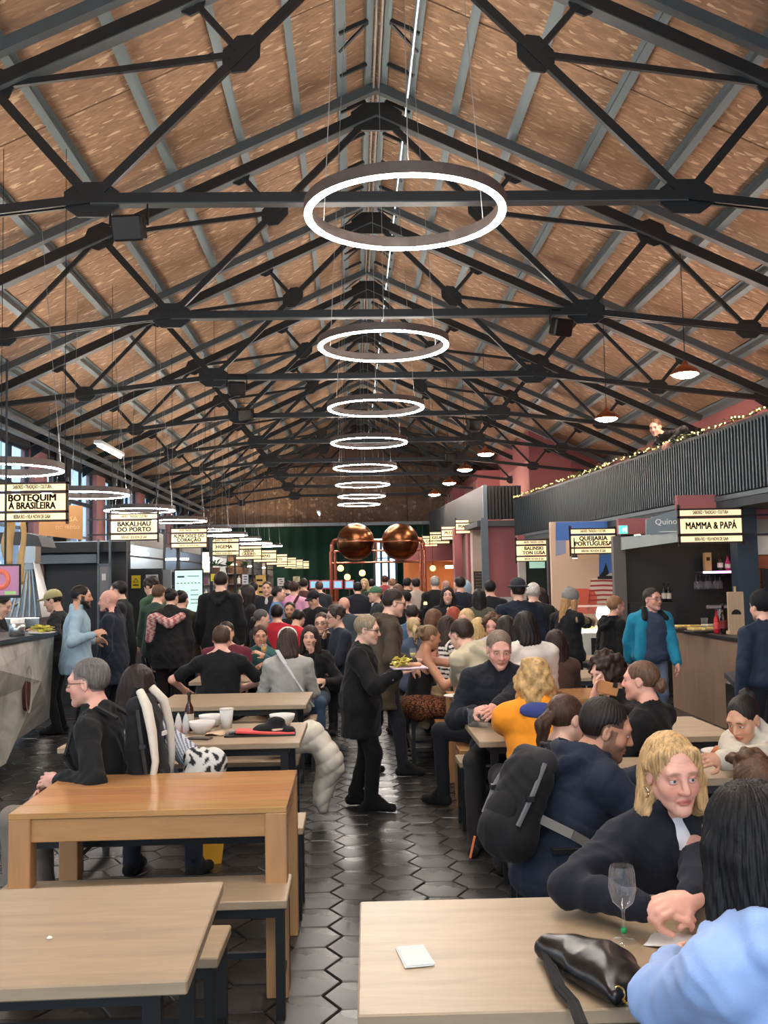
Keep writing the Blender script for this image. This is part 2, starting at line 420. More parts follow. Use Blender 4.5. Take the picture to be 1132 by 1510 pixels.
# ---------------------------------------------------------------- right wall, far wall
tag(MB().box((XR + .1, (YB + YF) / 2, 2.6), (.2, YF - YB, 6.2)).build('wall_right', plain((176, 110, 108), .8, 0, .05, 2)), kind='structure')
wb = tag(MB().box((.4, YF + .1, 4.6), (15.6, .2, 9.2)).build('wall_back', plain((120, 92, 78), .8)), kind='structure')
for i in range(6): MB().box((-6.2 + i * 2.5, YF - .03, 5.6), (2.46, .04, 2.6)).build('osb_panel', OSB, wb)
cur = MB(); xs = [-7 + i * .07 for i in range(150)]
cur.grid([[(x, YF - .35 + .06 * math.sin(x * 9 + .5 * math.sin(x * 3)), z) for x in xs] for z in (0, 4.15)])
tag(cur.build('curtain', plain((22, 58, 42), .9, 0, .2, 2), None, True), 'tall dark green curtain closing the far end of the hall', 'curtain')
MB().box((.3, YF - .5, 4.25), (15, .14, .14)).build('trim_3', plain((170, 180, 184), .4)).__setitem__('kind', 'structure')

# ---------------------------------------------------------------- ring lights
def lathe_ring(m, R0, R1, z0, z1, n=64):
    prof = [(R0, z0), (R1, z0), (R1, z1), (R0, z1), (R0, z0)]
    vs, fs = [], []
    for r, z in prof[:4]: vs += [(r * math.cos(2 * PI * j / n), r * math.sin(2 * PI * j / n), z) for j in range(n)]
    for i in range(4):
        for j in range(n): k = (j + 1) % n; i2 = (i + 1) % 4; fs.append((i * n + j, i * n + k, i2 * n + k, i2 * n + j))
    return m.add(vs, fs)
LED = emit((255, 245, 236), 60.0); LED2 = emit((255, 246, 238), 34.0); UPL = emit((255, 241, 226), 72.0); UPL2 = emit((255, 238, 218), 84.0)
def ring(loc, R, lab, group, led=LED, top=None):
    r = empty('ring_light', loc, 0, lab, 'ring light', group)
    m = MB(); lathe_ring(m, R - .062, R, 0, .045); lathe_ring(m, R - .062, R - .056, .045, .085); lathe_ring(m, R - .006, R, .045, .085); m.build('housing', plain((104, 92, 86), .5), r, False)
    m = MB(); lathe_ring(m, R - .052, R - .006, -.012, .002); m.build('diffuser', led, r)
    m = MB(); lathe_ring(m, R - .055, R - .007, .042, .052); m.build('upward_diffuser', UPL if led is LED else UPL2, r)  # glow added on top of the ring, unseen from below, to brighten the roof
    for k in range(3):
        a = .5 + k * 2 * PI / 3; p = (math.cos(a) * (R - .03), math.sin(a) * (R - .03), .05)
        MB().cyl(p, (p[0] * .62, p[1] * .62, top), .0035, 5).build('wire', plain((150, 150, 150), .4, .6), r)
    return r
RN = ['nearest', 'second', 'third', 'fourth', 'fifth', 'sixth', 'seventh', 'eighth']
for k, (px, py, wd) in enumerate([(597, 317, 303), (565, 511, 196), (554, 602, 144), (544, 653, 112), (538, 690, 94), (534.5, 715, 83), (533, 732, 72), (529, 744, 63)]):
    Y = 7.07 + 3.91 * k; p = at(px, py, Y=Y)
    ring(p, 0.76, f'large glowing ring lamp over the central aisle, {RN[k]} of the middle row', 'ring lamps over the central aisle', top=roof(abs(p.x - AX), .2)[1] - p.z)
for k, Y in enumerate((3.16, -.75)):  # rings added out of view to brighten the front of the hall
    ring((at(597, 317, Y=7.07).x - .02 * k, Y, at(597, 317, Y=7.07).z), 0.76, ['large glowing ring lamp overhead just before the nearest one in view', 'large glowing ring lamp overhead behind the viewer'][k], 'ring lamps over the central aisle', top=2.6)
for k, Y in enumerate((8.15, 4.4, .65)):  # more unseen rings, added for light from the left front
    ring((-4.55, Y, 3.3), 0.70, ['slim glowing ring lamp over the stone counter, past the left photo edge', 'slim glowing ring lamp over the left side beside the front tables', 'slim glowing ring lamp over the left side near the entrance'][k], 'ring lamps over the left stalls', LED2, top=2.4)
LN = ['nearest', 'second', 'third', 'fourth', 'fifth', 'sixth', 'seventh', 'eighth', 'farthest']
for k, (px, py) in enumerate([(92, 692), (190, 729), (258, 752), (305, 768), (341, 781), (365, 789), (385, 795), (401, 801), (416, 805)]):
    Y = 11.9 + 3.75 * k; p = at(px, py, Y=Y)
    ring((p.x - .70, p.y, p.z), 0.70, f'slim glowing ring lamp over the left stalls, {LN[k]} of the left row', 'ring lamps over the left stalls', LED2, top=roof(abs(p.x - .7 - AX), .2)[1] - p.z)
# strip light along the ridge
sl_ = empty('strip_light', (0, 0, 0), 0, 'long thin white strip light running along the roof ridge', 'strip light')
x_, z_ = roof(.44, OFF_P - .12, 1); MB().box((x_, 23, z_), (.03, 32, .03)).build('housing', PURL, sl_); MB().box((x_ - .004, 23, z_ - .018), (.018, 31.8, .006)).build('diffuser', emit((255, 255, 250), .7), sl_)
# flood lamps clamped to the truss nodes
def flood(px, py, Y, lab):
    p = at(px, py, Y=Y); r = empty('flood_lamp', p, random.uniform(-.4, .4), lab, 'lamp', 'black flood lamps on the trusses')
    MB().box((0, 0, -.12), (.30, .16, .24), Matrix.Rotation(.35, 3, 'X'), .02).build('lamp_body', BLACK, r)
    MB().tube([(-.18, 0, -.1), (-.18, 0, .12), (.18, 0, .12), (.18, 0, -.1)], .014, 6).build('yoke', BLACK, r)
    for j in range(4): MB().box((-.09 + j * .06, .09, -.10), (.02, .06, .2), Matrix.Rotation(.35, 3, 'X')).build('cooling_fin', BLACK, r)
for a in [(190, 318, 9.0, 'black flood lamp clamped under the nearest truss on the left'), (827, 470, 13.0, 'black flood lamp under the second truss on the right'), (349, 563, 16.9, 'black flood lamp under the third truss on the left'), (362, 603, 20.8, 'black flood lamp under the fourth truss on the left'), (698, 618, 20.8, 'black flood lamp under the fourth truss on the right'), (664, 668, 28.6, 'small black flood lamp under the sixth truss on the right')]: flood(*a)
def batten(px, py, Y, lab, L=1.5, rz=.0):
    p = at(px, py, Y=Y); r = empty('batten_lamp', p, rz, lab, 'lamp', 'tube lamps under the left eaves')
    MB().box((0, 0, .03), (.12, L, .06), None, .01).build('housing', plain((200, 206, 210), .4), r)
    MB().cyl((0, -L / 2 + .04, -.02), (0, L / 2 - .04, -.02), .022, 10).build('tube', emit((226, 240, 255), 5.0), r)
    for q in (-1, 1): MB().cyl((0, q * L * .35, .06), (0, q * L * .35, .9), .004, 5).build('wire', STEEL, r)
batten(162, 664, 15.5, 'blue white tube lamp under the left eaves, beside the second window'); batten(470, 757, 36, 'distant tube lamp at the far end of the left eaves')
# ================================================================ right-hand gallery
def gx(y): return 4.93 - (y - 11.45) * .081
ZB, ZT = 2.70, 3.60
slab = tag(MB().prism([(gx(7.5), 7.5, ZB - .16), (XR, 7.5, ZB - .16), (XR, 23.3, ZB - .16), (gx(23.3), 23.3, ZB - .16)], (0, 0, .16)).build('floor_upper', plain((62, 70, 76), .6)), kind='structure')
bal = empty('balustrade', (0, 0, 0), 0, 'long black gallery balustrade of upright slats with fairy lights on top', 'balustrade')
d_ = Vector((gx(23.3) - gx(7.5), 15.8, 0)); Lb = d_.length; d_.normalize(); nrm = Vector((-d_.y, d_.x, 0)); a_ = Vector((gx(7.5), 7.5, 0)); yaw = math.atan2(d_.y, d_.x)
SLAT = plain((58, 70, 76), .4, .1, .15, 4)
R_ = Matrix.Rotation(yaw, 3, 'Z')
MB().box(a_ + d_ * Lb / 2 - nrm * .06 + Vector((0, 0, (ZB + ZT) / 2)), (Lb, .02, ZT - ZB - .04), R_).build('backing_panel', plain((16, 18, 19), .7), bal)
MB().box(a_ + d_ * Lb / 2 - nrm * .03 + Vector((0, 0, ZT - .02)), (Lb, .09, .05), R_).build('top_rail', BLACK, bal)
MB().box(a_ + d_ * Lb / 2 - nrm * .03 + Vector((0, 0, ZB - .02)), (Lb, .10, .06), R_).build('bottom_rail', plain((92, 104, 110), .45, .2), bal)
sm = None; ns = int(Lb / .085)
for i in range(ns):
    p = a_ + d_ * (i + .5) * .085 * Lb / (ns * .085)
    if sm is None: sm = MB().box((0, 0, 0), (.034, .05, ZT - ZB - .06), R_).build('slat', SLAT, bal); o = sm
    else: o = bpy.data.objects.new('slat', sm.data); COL.objects.link(o); o.parent = bal
    o.location = (p.x, p.y, (ZB + ZT) / 2)
fl = empty('fairy_lights', (0, 0, 0), 0, 'leafy string of tiny yellow lights laid along the gallery rail', 'fairy lights')
pts = [a_ + d_ * (Lb * i / 260) + nrm * random.uniform(-.03, .05) + Vector((0, 0, ZT + .015 + random.uniform(0, .05))) for i in range(261)]
MB().tube(pts, .007, 4).build('cable', plain((70, 80, 52), .7), fl)
m, lf = MB(), MB()
for p in pts:
    if random.random() < .55: m.box(p + Vector((0, 0, .012)), (.014, .014, .018))
    for _ in range(2):
        q = p + Vector((random.uniform(-.04, .04), random.uniform(-.04, .04), random.uniform(-.02, .05))); lf.box(q, (.03, .012, .006), Matrix.Rotation(random.uniform(0, 3), 3, 'Z') @ Matrix.Rotation(random.uniform(-1, 1), 3, 'X'))
tag(m.build('bulbs', emit((255, 226, 130), 3.0), fl), kind='stuff'); tag(lf.build('leaves', plain((104, 116, 60), .8), fl), kind='stuff')
# farther gallery front
FAR = plain((20, 25, 28), .5, 0, .08, 3)
gf = empty('gallery_front', (0, 0, 0), 0, 'plain dark grey gallery front stepping out towards the aisle farther back', 'balustrade')
MB().prism([(3.2, 23.32, 3.12), (3.0, 37, 3.5), (3.0, 37, 4.25), (3.2, 23.32, 3.95)], (.08, 0, 0)).build('side_panel', FAR, gf)
MB().box((3.25, 23.3, 3.53), (.10, .10, .86)).build('corner_post', plain((92, 108, 118), .4, .2), gf)
for i in range(9): MB().box((3.36 + i * .085, 23.32, 3.53), (.055, .05, .82)).build('slat', plain((28, 32, 34), .5), gf)
MB().box((3.7, 23.37, 3.53), (.9, .03, .82)).build('backing_panel', plain((16, 18, 19), .7), gf)
tag(MB().prism([(3.05, 23.3, 2.95), (8, 23.3, 2.95), (8, 43.5, 3.2), (3.0, 43.5, 3.2)], (0, 0, .14)).build('floor_upper', plain((62, 70, 76), .6)), kind='structure')
ROSE = plain((170, 104, 106), .75, 0, .05, 1.5); ROSE_LIT = plain((204, 146, 140), .75, 0, .05, 1.5)  # second rose is a paler copy with the light painted in
def block(name, x0, y0, y1, z0, z1, mt):
    # the top follows the roof
    zz = lambda x: min(z1, AZ + .5 - SL * (x - AX))
    return MB().prism([(x0, y0, z0), (XR, y0, z0), (XR, y0, zz(XR)), ((x0 + XR) / 2, y0, zz((x0 + XR) / 2)), (x0, y0, zz(x0))], (0, y1 - y0, 0)).build(name, mt)
for i, (x0, y0, y1, z1) in enumerate([(5.62, 30.0, 42, 6.6), (4.75, 36.0, 43, 5.75), (4.25, 40, 43.5, 5.6)]):
    b = tag(block('wall_upper', x0, y0, y1, 2.95, z1, ROSE), kind='structure')
    MB().box((x0 - .012, (y0 + y1) / 2, 4.2), (.02, y1 - y0 - .1, 2.4)).build('plaster_panel', ROSE_LIT, b)  # paler sheet paints the light onto the wall's aisle side
    if i == 0: MB().box((7.6, y0 - .01, 4.2), (1.3, .04, 2.2)).build('recessed_panel', plain((150, 88, 90), .8), b); MB().box((x0 - .03, 37.2, 4.3), (.03, 1.0, 2.0)).build('doorway', plain((18, 16, 18), .8), b)
# copper pendants above the gallery
COPPER = NT('copper'); COPPER.base(srgb(196, 120, 84)); COPPER.set(Metallic=1.0, Roughness=.28); COPPER = COPPER.m
GLOW = emit((255, 222, 200), 75.0)
for px, py, wd, lab in [(1010, 549, 44, 'large copper dome pendant over the near gallery, nearest to the roof edge'), (894, 615, 36, 'copper dome pendant over the gallery, beside the leaning person'), (716, 668, 26, 'flat glowing pendant in front of the pink upper wall'), (685, 691, 24, 'flat glowing pendant left of the pink upper wall'), (662, 711, 22, 'small flat glowing pendant over the far gallery'), (640, 728, 19, 'smallest flat glowing pendant over the far gallery')]:
    Y = .42 * 1420 / wd; p = at(px, py, Y=Y); r = empty('pendant_lamp', p, 0, lab, 'pendant lamp', 'copper pendants over the gallery')
    MB().lathe((0, 0, 0), [(.21, -.03), (.205, -.01), (.17, .04), (.10, .085), (.045, .11), (.035, .15), (.012, .17)], 24).build('shade', COPPER, r, True)
    MB().lathe((0, 0, 0), [(.04, -.085), (.12, -.07), (.18, -.04), (.19, -.02)], 20).build('diffuser', GLOW, r, True)
    zt = AZ + .3 - SL * abs(p.x - AX) - p.z; MB().cyl((0, 0, .16), (0, 0, zt), .006, 5).build('cord', BLACK, r)

# ================================================================ hanging stall signs
CREAM = emit((248, 222, 170), .44); INK = plain((34, 26, 26), .8); WOODF = plain((62, 38, 36), .6)
def sign(x0, x1, y0, y1, lines, lab, Y=None, arm=1):
    Y = Y or .80 * 1420 / (x1 - x0); a, b = at(x0, y1, Y=Y), at(x1, y0, Y=Y); W, H = abs(b.x - a.x), b.z - a.z
    r = empty('hanging_sign', ((a.x + b.x) / 2, Y, a.z), 0, lab, 'sign', 'cream stall signs')
    for sx in (-1, 1): MB().box((sx * (W / 2 - .012), 0, H / 2 + .01), (.024, .05, H + .10)).build('frame_post', WOODF, r)
    zs = [(.0, .20), (.27, .73), (.80, 1.0)]
    for z in (-.0, .235, .765, 1.0): MB().box((0, 0, z * H), (W, .05, .022)).build('frame_rail', WOODF, r)
    lp_ = []
    for i, (q0, q1) in enumerate(zs): lp_.append(MB().box((0, 0, (q0 + q1) / 2 * H + (.004 if i == 0 else 0)), (W - .05, .036, (q1 - q0) * H - .012)).build('lit_panel', CREAM, r))
    rot = (PI / 2, 0, 0)
    if x1 - x0 > 40:
        text('SABORES • TRADIÇÃO • CULTURA', .062, INK, lp_[2], (0, -.022, .90 * H), rot, width=W / 1.10 * .62, bold=.0016)
        text('BEIRA RIO • VILA NOVA DE GAIA', .062, INK, lp_[0], (0, -.022, .105 * H), rot, width=W / 1.10 * .62, bold=.0016)
    n = len(lines)
    for i, t in enumerate(lines):
        sz = (.125 if n == 1 else .105); w_ = min(1.0, (W * .86) / (len(t) * sz * .66))
        text(t, sz, INK, lp_[1], (0, -.022, H * (.5 + (0 if n == 1 else (.105 - .21 * i)))), rot, width=w_, bold=.0042)
    for zz in (.22, .80): MB().box((arm * (W / 2 + .18), 0, zz * H), (.36, .022, .022)).build('bracket', BLACK, r)
    for sx in (-1, 1): MB().cyl((sx * W * .45, 0, H + .05), (sx * W * .45, 0, AZ + .25 - SL * abs(r.location.x - AX) - a.z if arm < 0 or r.location.x < 3 else ZB - .16 - a.z if Y < 23 else 3.0 - a.z), .004, 4).build('hanger', BLACK, r)
    return r
LS = [((2, 101, 712, 769), ['BOTEQUIM', 'À BRASILEIRA'], 'nearest cream hanging sign on the left, its three panels cut by the photo edge'),
      ((163, 234, 757, 797), ['BAKALHAU', 'DO PORTO'], 'second cream hanging sign along the left stalls'), ((252, 306, 779, 808), ['ALMA DOCE DO', 'CORAÇÃO'], 'third cream hanging sign along the left stalls, over the pale menu board'),
      ((308, 353, 794, 819), ['HGEMA'], 'fourth cream hanging sign on the left, with one bold line'), ((352, 386, 805, 825), ['SABOR', 'CASEIRO'], 'fifth cream hanging sign along the left stalls'),
      ((381, 408, 811, 829), ['TAPAS'], 'sixth cream hanging sign along the left stalls'), ((403, 424, 817, 833), ['DOCES'], 'seventh cream hanging sign along the left stalls'),
      ((421, 437, 822, 836), ['VINHO'], 'eighth cream hanging sign along the left stalls'), ((433, 447, 825, 838), ['PÃO'], 'ninth cream hanging sign along the left stalls'), ((444, 456, 827, 839), ['CHÁ'], 'farthest cream hanging sign along the left stalls')]
LY = [10.75, 15.75, 20.8, 25.3, 29.3, 32.6, 35.6, 38.2, 40.4, 42.3]
for (b, t, l), Y in zip(LS, LY): sign(b[1] - .80 * 1420 / Y, *b[1:], t, l, Y, arm=-1)
RS = [((1000, 1094, 750, 801), ['MAMMA & PAPÁ'], 'cream hanging sign with one bold line over the wooden bar counter'), ((840, 908, 779, 817), ['QUEIJARIA', 'PORTUGUESA'], 'cream hanging sign in front of the blue and peach mural'),
      ((760, 813, 796, 828), ['BALINSKI', 'TON LUSA'], 'cream hanging sign over the dark green door'), ((717, 763, 807, 830), ['CAMINHANTERIO'], 'cream hanging sign in front of the pink wall panel')]
for b, t, l in RS: sign(*b, t, l, arm=1)
for i, (b, t) in enumerate([((671, 711, 766, 787), 'MARISCOS'), ((650, 685, 776, 796), 'PETISCOS'), ((633, 663, 784, 802), 'GELADO'), ((622, 645, 790, 806), 'CAFÉ'), ((615, 634, 795, 809), 'SUMOS')]):
    sign(*b, [t], f'cream hanging sign in the far right row, {RN[i]} of five', Y=26 + 2.6 * i)

# ================================================================ left-hand stalls
DARK = plain((36, 38, 41), .55, 0, .1, 4); GREY = plain((96, 108, 114), .45, .1, .06, 3); STL = plain((176, 180, 178), .25, .85, .08, 4)
def face_box(m, x0, x1, y0, y1, Y, th):
    """box facing the camera at depth Y spanning the given pixels"""
    a, b = at(x0, y1, Y=Y), at(x1, y0, Y=Y); m.box(((a.x + b.x) / 2, Y + th / 2, (a.z + b.z) / 2), (b.x - a.x, th, b.z - a.z)); return (a.x + b.x) / 2, (a.z + b.z) / 2, b.x - a.x, b.z - a.z
def panel(name, x0, x1, y0, y1, Y, th, mt, parent=None, floor_=False):
    a, b = at(x0, y1, Y=Y), at(x1, y0, Y=Y); z0 = 0.0 if floor_ else a.z
    return MB().box(((a.x + b.x) / 2, Y + th / 2, (z0 + b.z) / 2), (b.x - a.x, th, b.z - z0)).build(name, mt, parent)
# sculpted stone counter
ROCK = NT('stone'); _n = ROCK.n('TexNoise', Scale=2.2, Detail=8.0, Distortion=1.5); ROCK.l(ROCK.coords(), _n.inputs['Vector'])
_m2 = ROCK.n('TexNoise', Scale=9.0, Detail=6.0); ROCK.l(ROCK.coords((1, 1, .5)), _m2.inputs['Vector'])
ROCK.base(ROCK.mix(_m2.outputs['Fac'], ROCK.ramp(_n.outputs['Fac'], [(0.3, srgb(92, 90, 82)), (0.48, srgb(156, 154, 144)), (0.6, srgb(186, 184, 176)), (0.75, srgb(128, 126, 116))]), srgb(176, 174, 164)))
ROCK.set(Roughness=.55); ROCK.bump(_m2.outputs['Fac'], .6, .02); ROCK = ROCK.m
st = empty('stone_counter', (-3.6, 8.6, 0), 0, 'grey faceted stone serving counter with an oval hole at the left edge', 'counter')
xb, xf = -1.4, .48                         # local: back / front face x
prof = [(10.15 - 8.6, 1.20), (10.2 - 8.6, .34), (9.55 - 8.6, .20), (8.9 - 8.6, .12), (6.0 - 8.6, .05), (6.0 - 8.6, 1.20)]
V_ = []
m = MB(); n_ = len(prof)
fx = [.50, .44, .30, .46, .50, .46]
vs = [(xb, y, z) for y, z in prof] + [(fx[i], y, z) for i, (y, z) in enumerate(prof)]
m.add(vs, [tuple(range(n_))] + [(i, n_ + i, n_ + (i + 1) % n_, (i + 1) % n_) for i in range(n_)])
ctr = (.50, .75, .70); m.add([vs[n_ + i] for i in range(n_)] + [(.56, .95, .78), (.42, -.35, .70), (.55, -.2, 1.0)], [(0, 6, 1), (1, 6, 2), (2, 6, 3), (3, 6, 7), (3, 7, 4), (4, 7, 5), (7, 8, 5), (5, 8, 0), (8, 6, 0), (7, 6, 8)])
m.build('body', ROCK, st)
MB().box((-.46, -.55, 1.215), (1.98, 4.25, .04)).build('worktop', plain((40, 42, 44), .3), st)
m = MB(); m.prism([(.40, .62 + .075 * math.cos(t), .74 + .20 * math.sin(t)) for t in [2 * PI * i / 20 for i in range(20)]], (.145, 0, 0)); m.build('oval_recess', plain((74, 34, 24), .6), st)
m = MB(); vs = []
for t in [2 * PI * i / 20 for i in range(20)]: vs += [(.552, .62 + .075 * math.cos(t), .74 + .20 * math.sin(t)), (.556, .62 + .095 * math.cos(t), .74 + .225 * math.sin(t))]
m.add(vs, [(2 * i, 2 * i + 1, (2 * i + 3) % 40, (2 * i + 2) % 40) for i in range(20)]); m.build('oval_rim', ROCK, st)
# skewer grill with a steel hood behind it
gr = empty('skewer_grill', at(34, 905, Y=11.6), 0, 'stainless steel skewer grill with slanting rods behind the stone counter', 'grill')
MB().box((0, 0, -.10), (.56, .5, .12), None, .01).build('steel_band', STL, gr); MB().box((0, .02, -.22), (.54, .5, .12)).build('fire_box', plain((24, 24, 26), .5), gr)
MB().box((0, .02, -.75), (.52, .48, .95)).build('cabinet', STL, gr)
m = MB(); m.add([(-.28, .26, -.04), (.28, .26, -.04), (.10, .26, .62), (-.06, .26, .62), (.30, -.25, -.04), (.13, -.05, .62)], [(0, 1, 2, 3), (1, 4, 5, 2)]); m.build('back_hood', plain((150, 154, 154), .3, .8), gr)
for i in range(7): MB().cyl((-.26 + i * .075, -.1, -.04), (-.10 + i * .028, .12, .52 if i > 1 else .12 + .2 * i), .016, 8).build('skewer_rod', STL, gr)
MB().box((.06, .1, .70), (.16, .2, .20)).build('flue', STL, gr)
tv = empty('television', at(6, 857, Y=10.4), .0, 'small television with a pink ring picture at the left photo edge', 'television')
MB().box((0, .02, 0), (.34, .03, .36), None, .006).build('casing', BLACK, tv); MB().box((0, .0, .005), (.31, .012, .31)).build('screen', emit((166, 116, 146), .15), tv)
m = MB(); m.tube([(-.03 + .075 * math.cos(t), -.008, .02 + .085 * math.sin(t)) for t in [2 * PI * i / 24 for i in range(25)]], .026, 8); m.build('screen_picture', emit((196, 100, 78), .22), tv); MB().box((.07, -.008, -.125), (.12, .006, .035)).build('screen_caption', emit((120, 150, 90), .5), tv)
MB().cyl((0, .03, .17), (0, .03, 2.4), .012, 8).build('ceiling_pole', BLACK, tv)
for px, y0, y1, w_, lab in [(13, 752, 832, .13, 'wide tan hide strip hanging beside the television'), (33, 770, 862, .07, 'narrow tan hide strip hanging in front of the grill flue')]:
    a, b = at(px, y0, Y=10.9), at(px, y1, Y=10.9); L_ = a.z - b.z; m = MB(); pts = []
    for i in range(13):
        t = i / 12; ww = w_ * (.55 + .45 * math.sin(t * PI * .9 + .2)) ; z = a.z - L_ * t
        pts.append([(a.x - ww / 2 + .02 * math.sin(t * 7), 10.9 + .02 * math.sin(t * 5), z), (a.x, 10.88, z), (a.x + ww / 2 + .015 * math.sin(t * 6 + 1), 10.9 + .015 * math.sin(t * 4), z)])
    tag(m.grid(pts).build('hide_strip', plain((200, 166, 112), .7), None, True, solid=.012), lab, 'hanging hide')
kb = empty('kraft_board', at(107, 769, Y=12.6), .12, 'brown kraft board hanging askew behind the nearest left sign', 'sign')
MB().prism([(-.13, 0, .22), (.125, 0, .20), (.125, 0, -.24), (-.42, 0, -.17), (-.42, 0, .22)], (0, .02, 0)).build('board', plain((168, 122, 76), .8), kb)
text('CASA', .09, plain((206, 170, 120), .8), kb, (-.05, -.004, .03), (PI / 2, 0, 0)); text('DO PREGO', .06, plain((206, 170, 120), .8), kb, (-.06, -.004, -.08), (PI / 2, 0, 0))
for q in (-.3, .1): MB().cyl((q, .01, .21), (q, .01, 1.5), .004, 4).build('wire', BLACK, kb)
# dark kitchen block behind the stone counter
kt = empty('kitchen_stall', (0, 0, 0), 0, 'matt black kitchen stall with a grey fascia band behind the stone counter', 'stall')
panel('back_wall', 30, 186, 800, 940, 14.2, .10, DARK, kt, True); panel('fascia_band', 36, 142, 817, 832, 14.05, .08, GREY, kt); panel('upper_beam', 30, 186, 798, 816, 14.0, .14, plain((24, 26, 28), .5), kt)
panel('wall_tile_panel', 46, 64, 832, 885, 14.1, .05, plain((120, 96, 88), .6), kt)
MB().prism([(at(0, 796, Y=12.6).x - .5, 12.6, at(0, 796, Y=12.6).z), (at(62, 806, Y=12.6).x, 12.6, at(62, 806, Y=12.6).z), (at(56, 790, Y=12.6).x, 12.6, at(56, 790, Y=12.6).z), (at(30, 784, Y=12.6).x, 12.6, at(30, 784, Y=12.6).z), (at(0, 786, Y=12.6).x - .5, 12.6, at(0, 786, Y=12.6).z)], (0, .6, 0)).build('extractor_hood', DARK, kt)
for x0, x1, lab in [(143, 146, ''), (160, 163, '')]: panel('frame_post', x0, x1, 795, 1000, 13.9, .05, GREY, kt)
panel('frame_rail', 143, 163, 831, 834, 13.9, .05, GREY, kt); nb = panel('notice_panel', 146, 160, 834, 900, 13.92, .02, plain((120, 120, 122), .6), kt)
panel('notice_label', 150, 156, 846, 856, 13.9, .01, plain((210, 210, 210), .6), kt)
bo = empty('dark_booth', (0, 0, 0), 0, 'black booth wall carrying a yellow warning poster and white notice', 'stall')
panel('wall', 184, 238, 838, 980, 15.2, .12, DARK, bo, True); panel('post', 183, 186, 800, 990, 15.1, .06, GREY, bo); panel('side_panel', 238, 252, 840, 980, 15.3, .06, plain((134, 138, 140), .5), bo, True)
panel('plinth', 196, 214, 940, 985, 15.05, .1, plain((104, 96, 94), .5), bo, True)
ps = empty('warning_poster', at(200.5, 858, Y=15.15), 0, 'yellow warning poster with a black triangle on the booth', 'poster'); MB().box((0, 0, 0), (.14, .012, .20)).build('sheet', plain((226, 198, 44), .7), ps)
m = MB(); m.tube([(0, -.009, .055), (.04, -.009, -.01), (-.04, -.009, -.01), (0, -.009, .055)], .005, 4); m.box((0, -.008, -.05), (.09, .004, .018)); m.build('print', INK, ps)
wn = empty('paper_notice', at(224, 853, Y=15.15), 0, 'white paper notice with a printed heading on the booth', 'poster'); MB().box((0, 0, 0), (.19, .012, .12)).build('sheet', plain((205, 206, 208), .7), wn); m = MB(); m.box((0, -.007, .02), (.13, .004, .02)); m.box((0, -.007, -.02), (.10, .004, .01)); m.build('print', INK, wn)
mb_ = empty('menu_board', at(278, 872, Y=16.6), 0, 'tall pale green backlit menu board with black frame', 'menu board')
MB().box((0, .03, 0), (.50, .04, .76), None, .01).build('frame', BLACK, mb_); MB().box((0, .004, 0), (.46, .014, .71)).build('lit_sheet', emit((168, 206, 190), .55), mb_)
m = MB()
for i in range(7): m.box((-.18 + i * .06, -.006, .14), (.035, .004, .014))
m.box((-.13, -.006, .25), (.12, .004, .03)); m.box((.08, -.006, .26), (.2, .004, .012))
for z in (.02, -.06, -.14, -.2): m.box((.10, -.006, z), (.13, .004, .012))
tag(m.build('print', plain((40, 70, 66), .8), mb_), kind='stuff'); MB().box((0, .03, -1.0), (.5, .05, 1.25)).build('stand', DARK, mb_)
# repeated stalls going back on the left
POST = plain((38, 42, 46), .45)
SHELFC = [(170, 60, 50), (210, 170, 80), (90, 130, 80), (220, 220, 210), (70, 90, 120), (190, 120, 70), (120, 70, 90)]
def stall(Y, X0, X1, lab, wallc, litc, deep=2.6, side=-1, lit=1.4):
    r = empty('market_stall', (0, Y, 0), 0, lab, 'stall'); xm = (X0 + X1) / 2
    MB().box((xm, 2.2, 1.3), (X1 - X0, .08, 2.6)).build('back_wall', plain(wallc, .7), r)
    xf = X1 if side < 0 else X0; 
    for yy in (-.9, 2.2): MB().box((xf, yy, 1.45), (.07, .07, 2.9)).build('post', POST, r)
    MB().box((xf, .65, 2.86), (.08, 3.1, .10)).build('top_rail', POST, r); MB().box((xf, .65, 2.2), (.04, 3.1, .03)).build('lower_rail', POST, r)
    MB().box((xf + side * .3, .6, .52), (.55, 2.7, 1.04), None, .01).build('counter', plain(tuple(int(c * .5) for c in wallc), .5), r); MB().box((xf + side * .3, .6, 1.06), (.62, 2.8, .05), None, .01).build('worktop', plain((64, 58, 54), .4), r)
    MB().box((xf - side * .02, .65, 2.55), (.05, 2.6, .30)).build('display_header', plain((150, 152, 148), .6), r)
    MB().box((xm, 1.95, 2.30), ((X1 - X0) * .8, .10, .05)).build('strip_lamp', emit(litc, lit * 5), r)
    for z in (1.25, 1.65, 2.0): MB().box((xm, 2.02, z), ((X1 - X0) * .9, .26, .03)).build('shelf', plain((120, 110, 100), .5), r)
    return r, xm
rs = random.Random(3)
SC = [((150, 152, 148), (220, 236, 255)), ((70, 74, 80), (210, 232, 255)), ((176, 180, 178), (255, 240, 210)), ((96, 70, 54), (255, 214, 150)), ((60, 66, 74), (255, 230, 190)), ((120, 110, 100), (255, 236, 210))]
for i, ((wc, lc)) in enumerate(SC):
    Y = 17.6 + i * 4.2; xf = -3.85 + i * .10
    r, xm = stall(Y, -6.4, xf, ['pale stall with bright shelves behind the menu board', 'dark stall with a blue lit back beyond the menu board', 'white stall with warm lamp, third along the left', 'brown wooden stall, fourth along the left', 'slate grey stall, fifth along the left', 'farthest stall along the left with warm lamp'][i], wc, lc)
    for z in (1.30, 1.70):
        for j in range(7):
            o = MB().lathe((0, 0, 0), [(.05, 0), (.055, .14), (.05, .17), (.02, .2), (.018, .26)], 8).build('jar', plain(rs.choice(SHELFC), .4), r); o.location = (xm - 1.2 + j * .4, 1.98, z - .03 + .002)
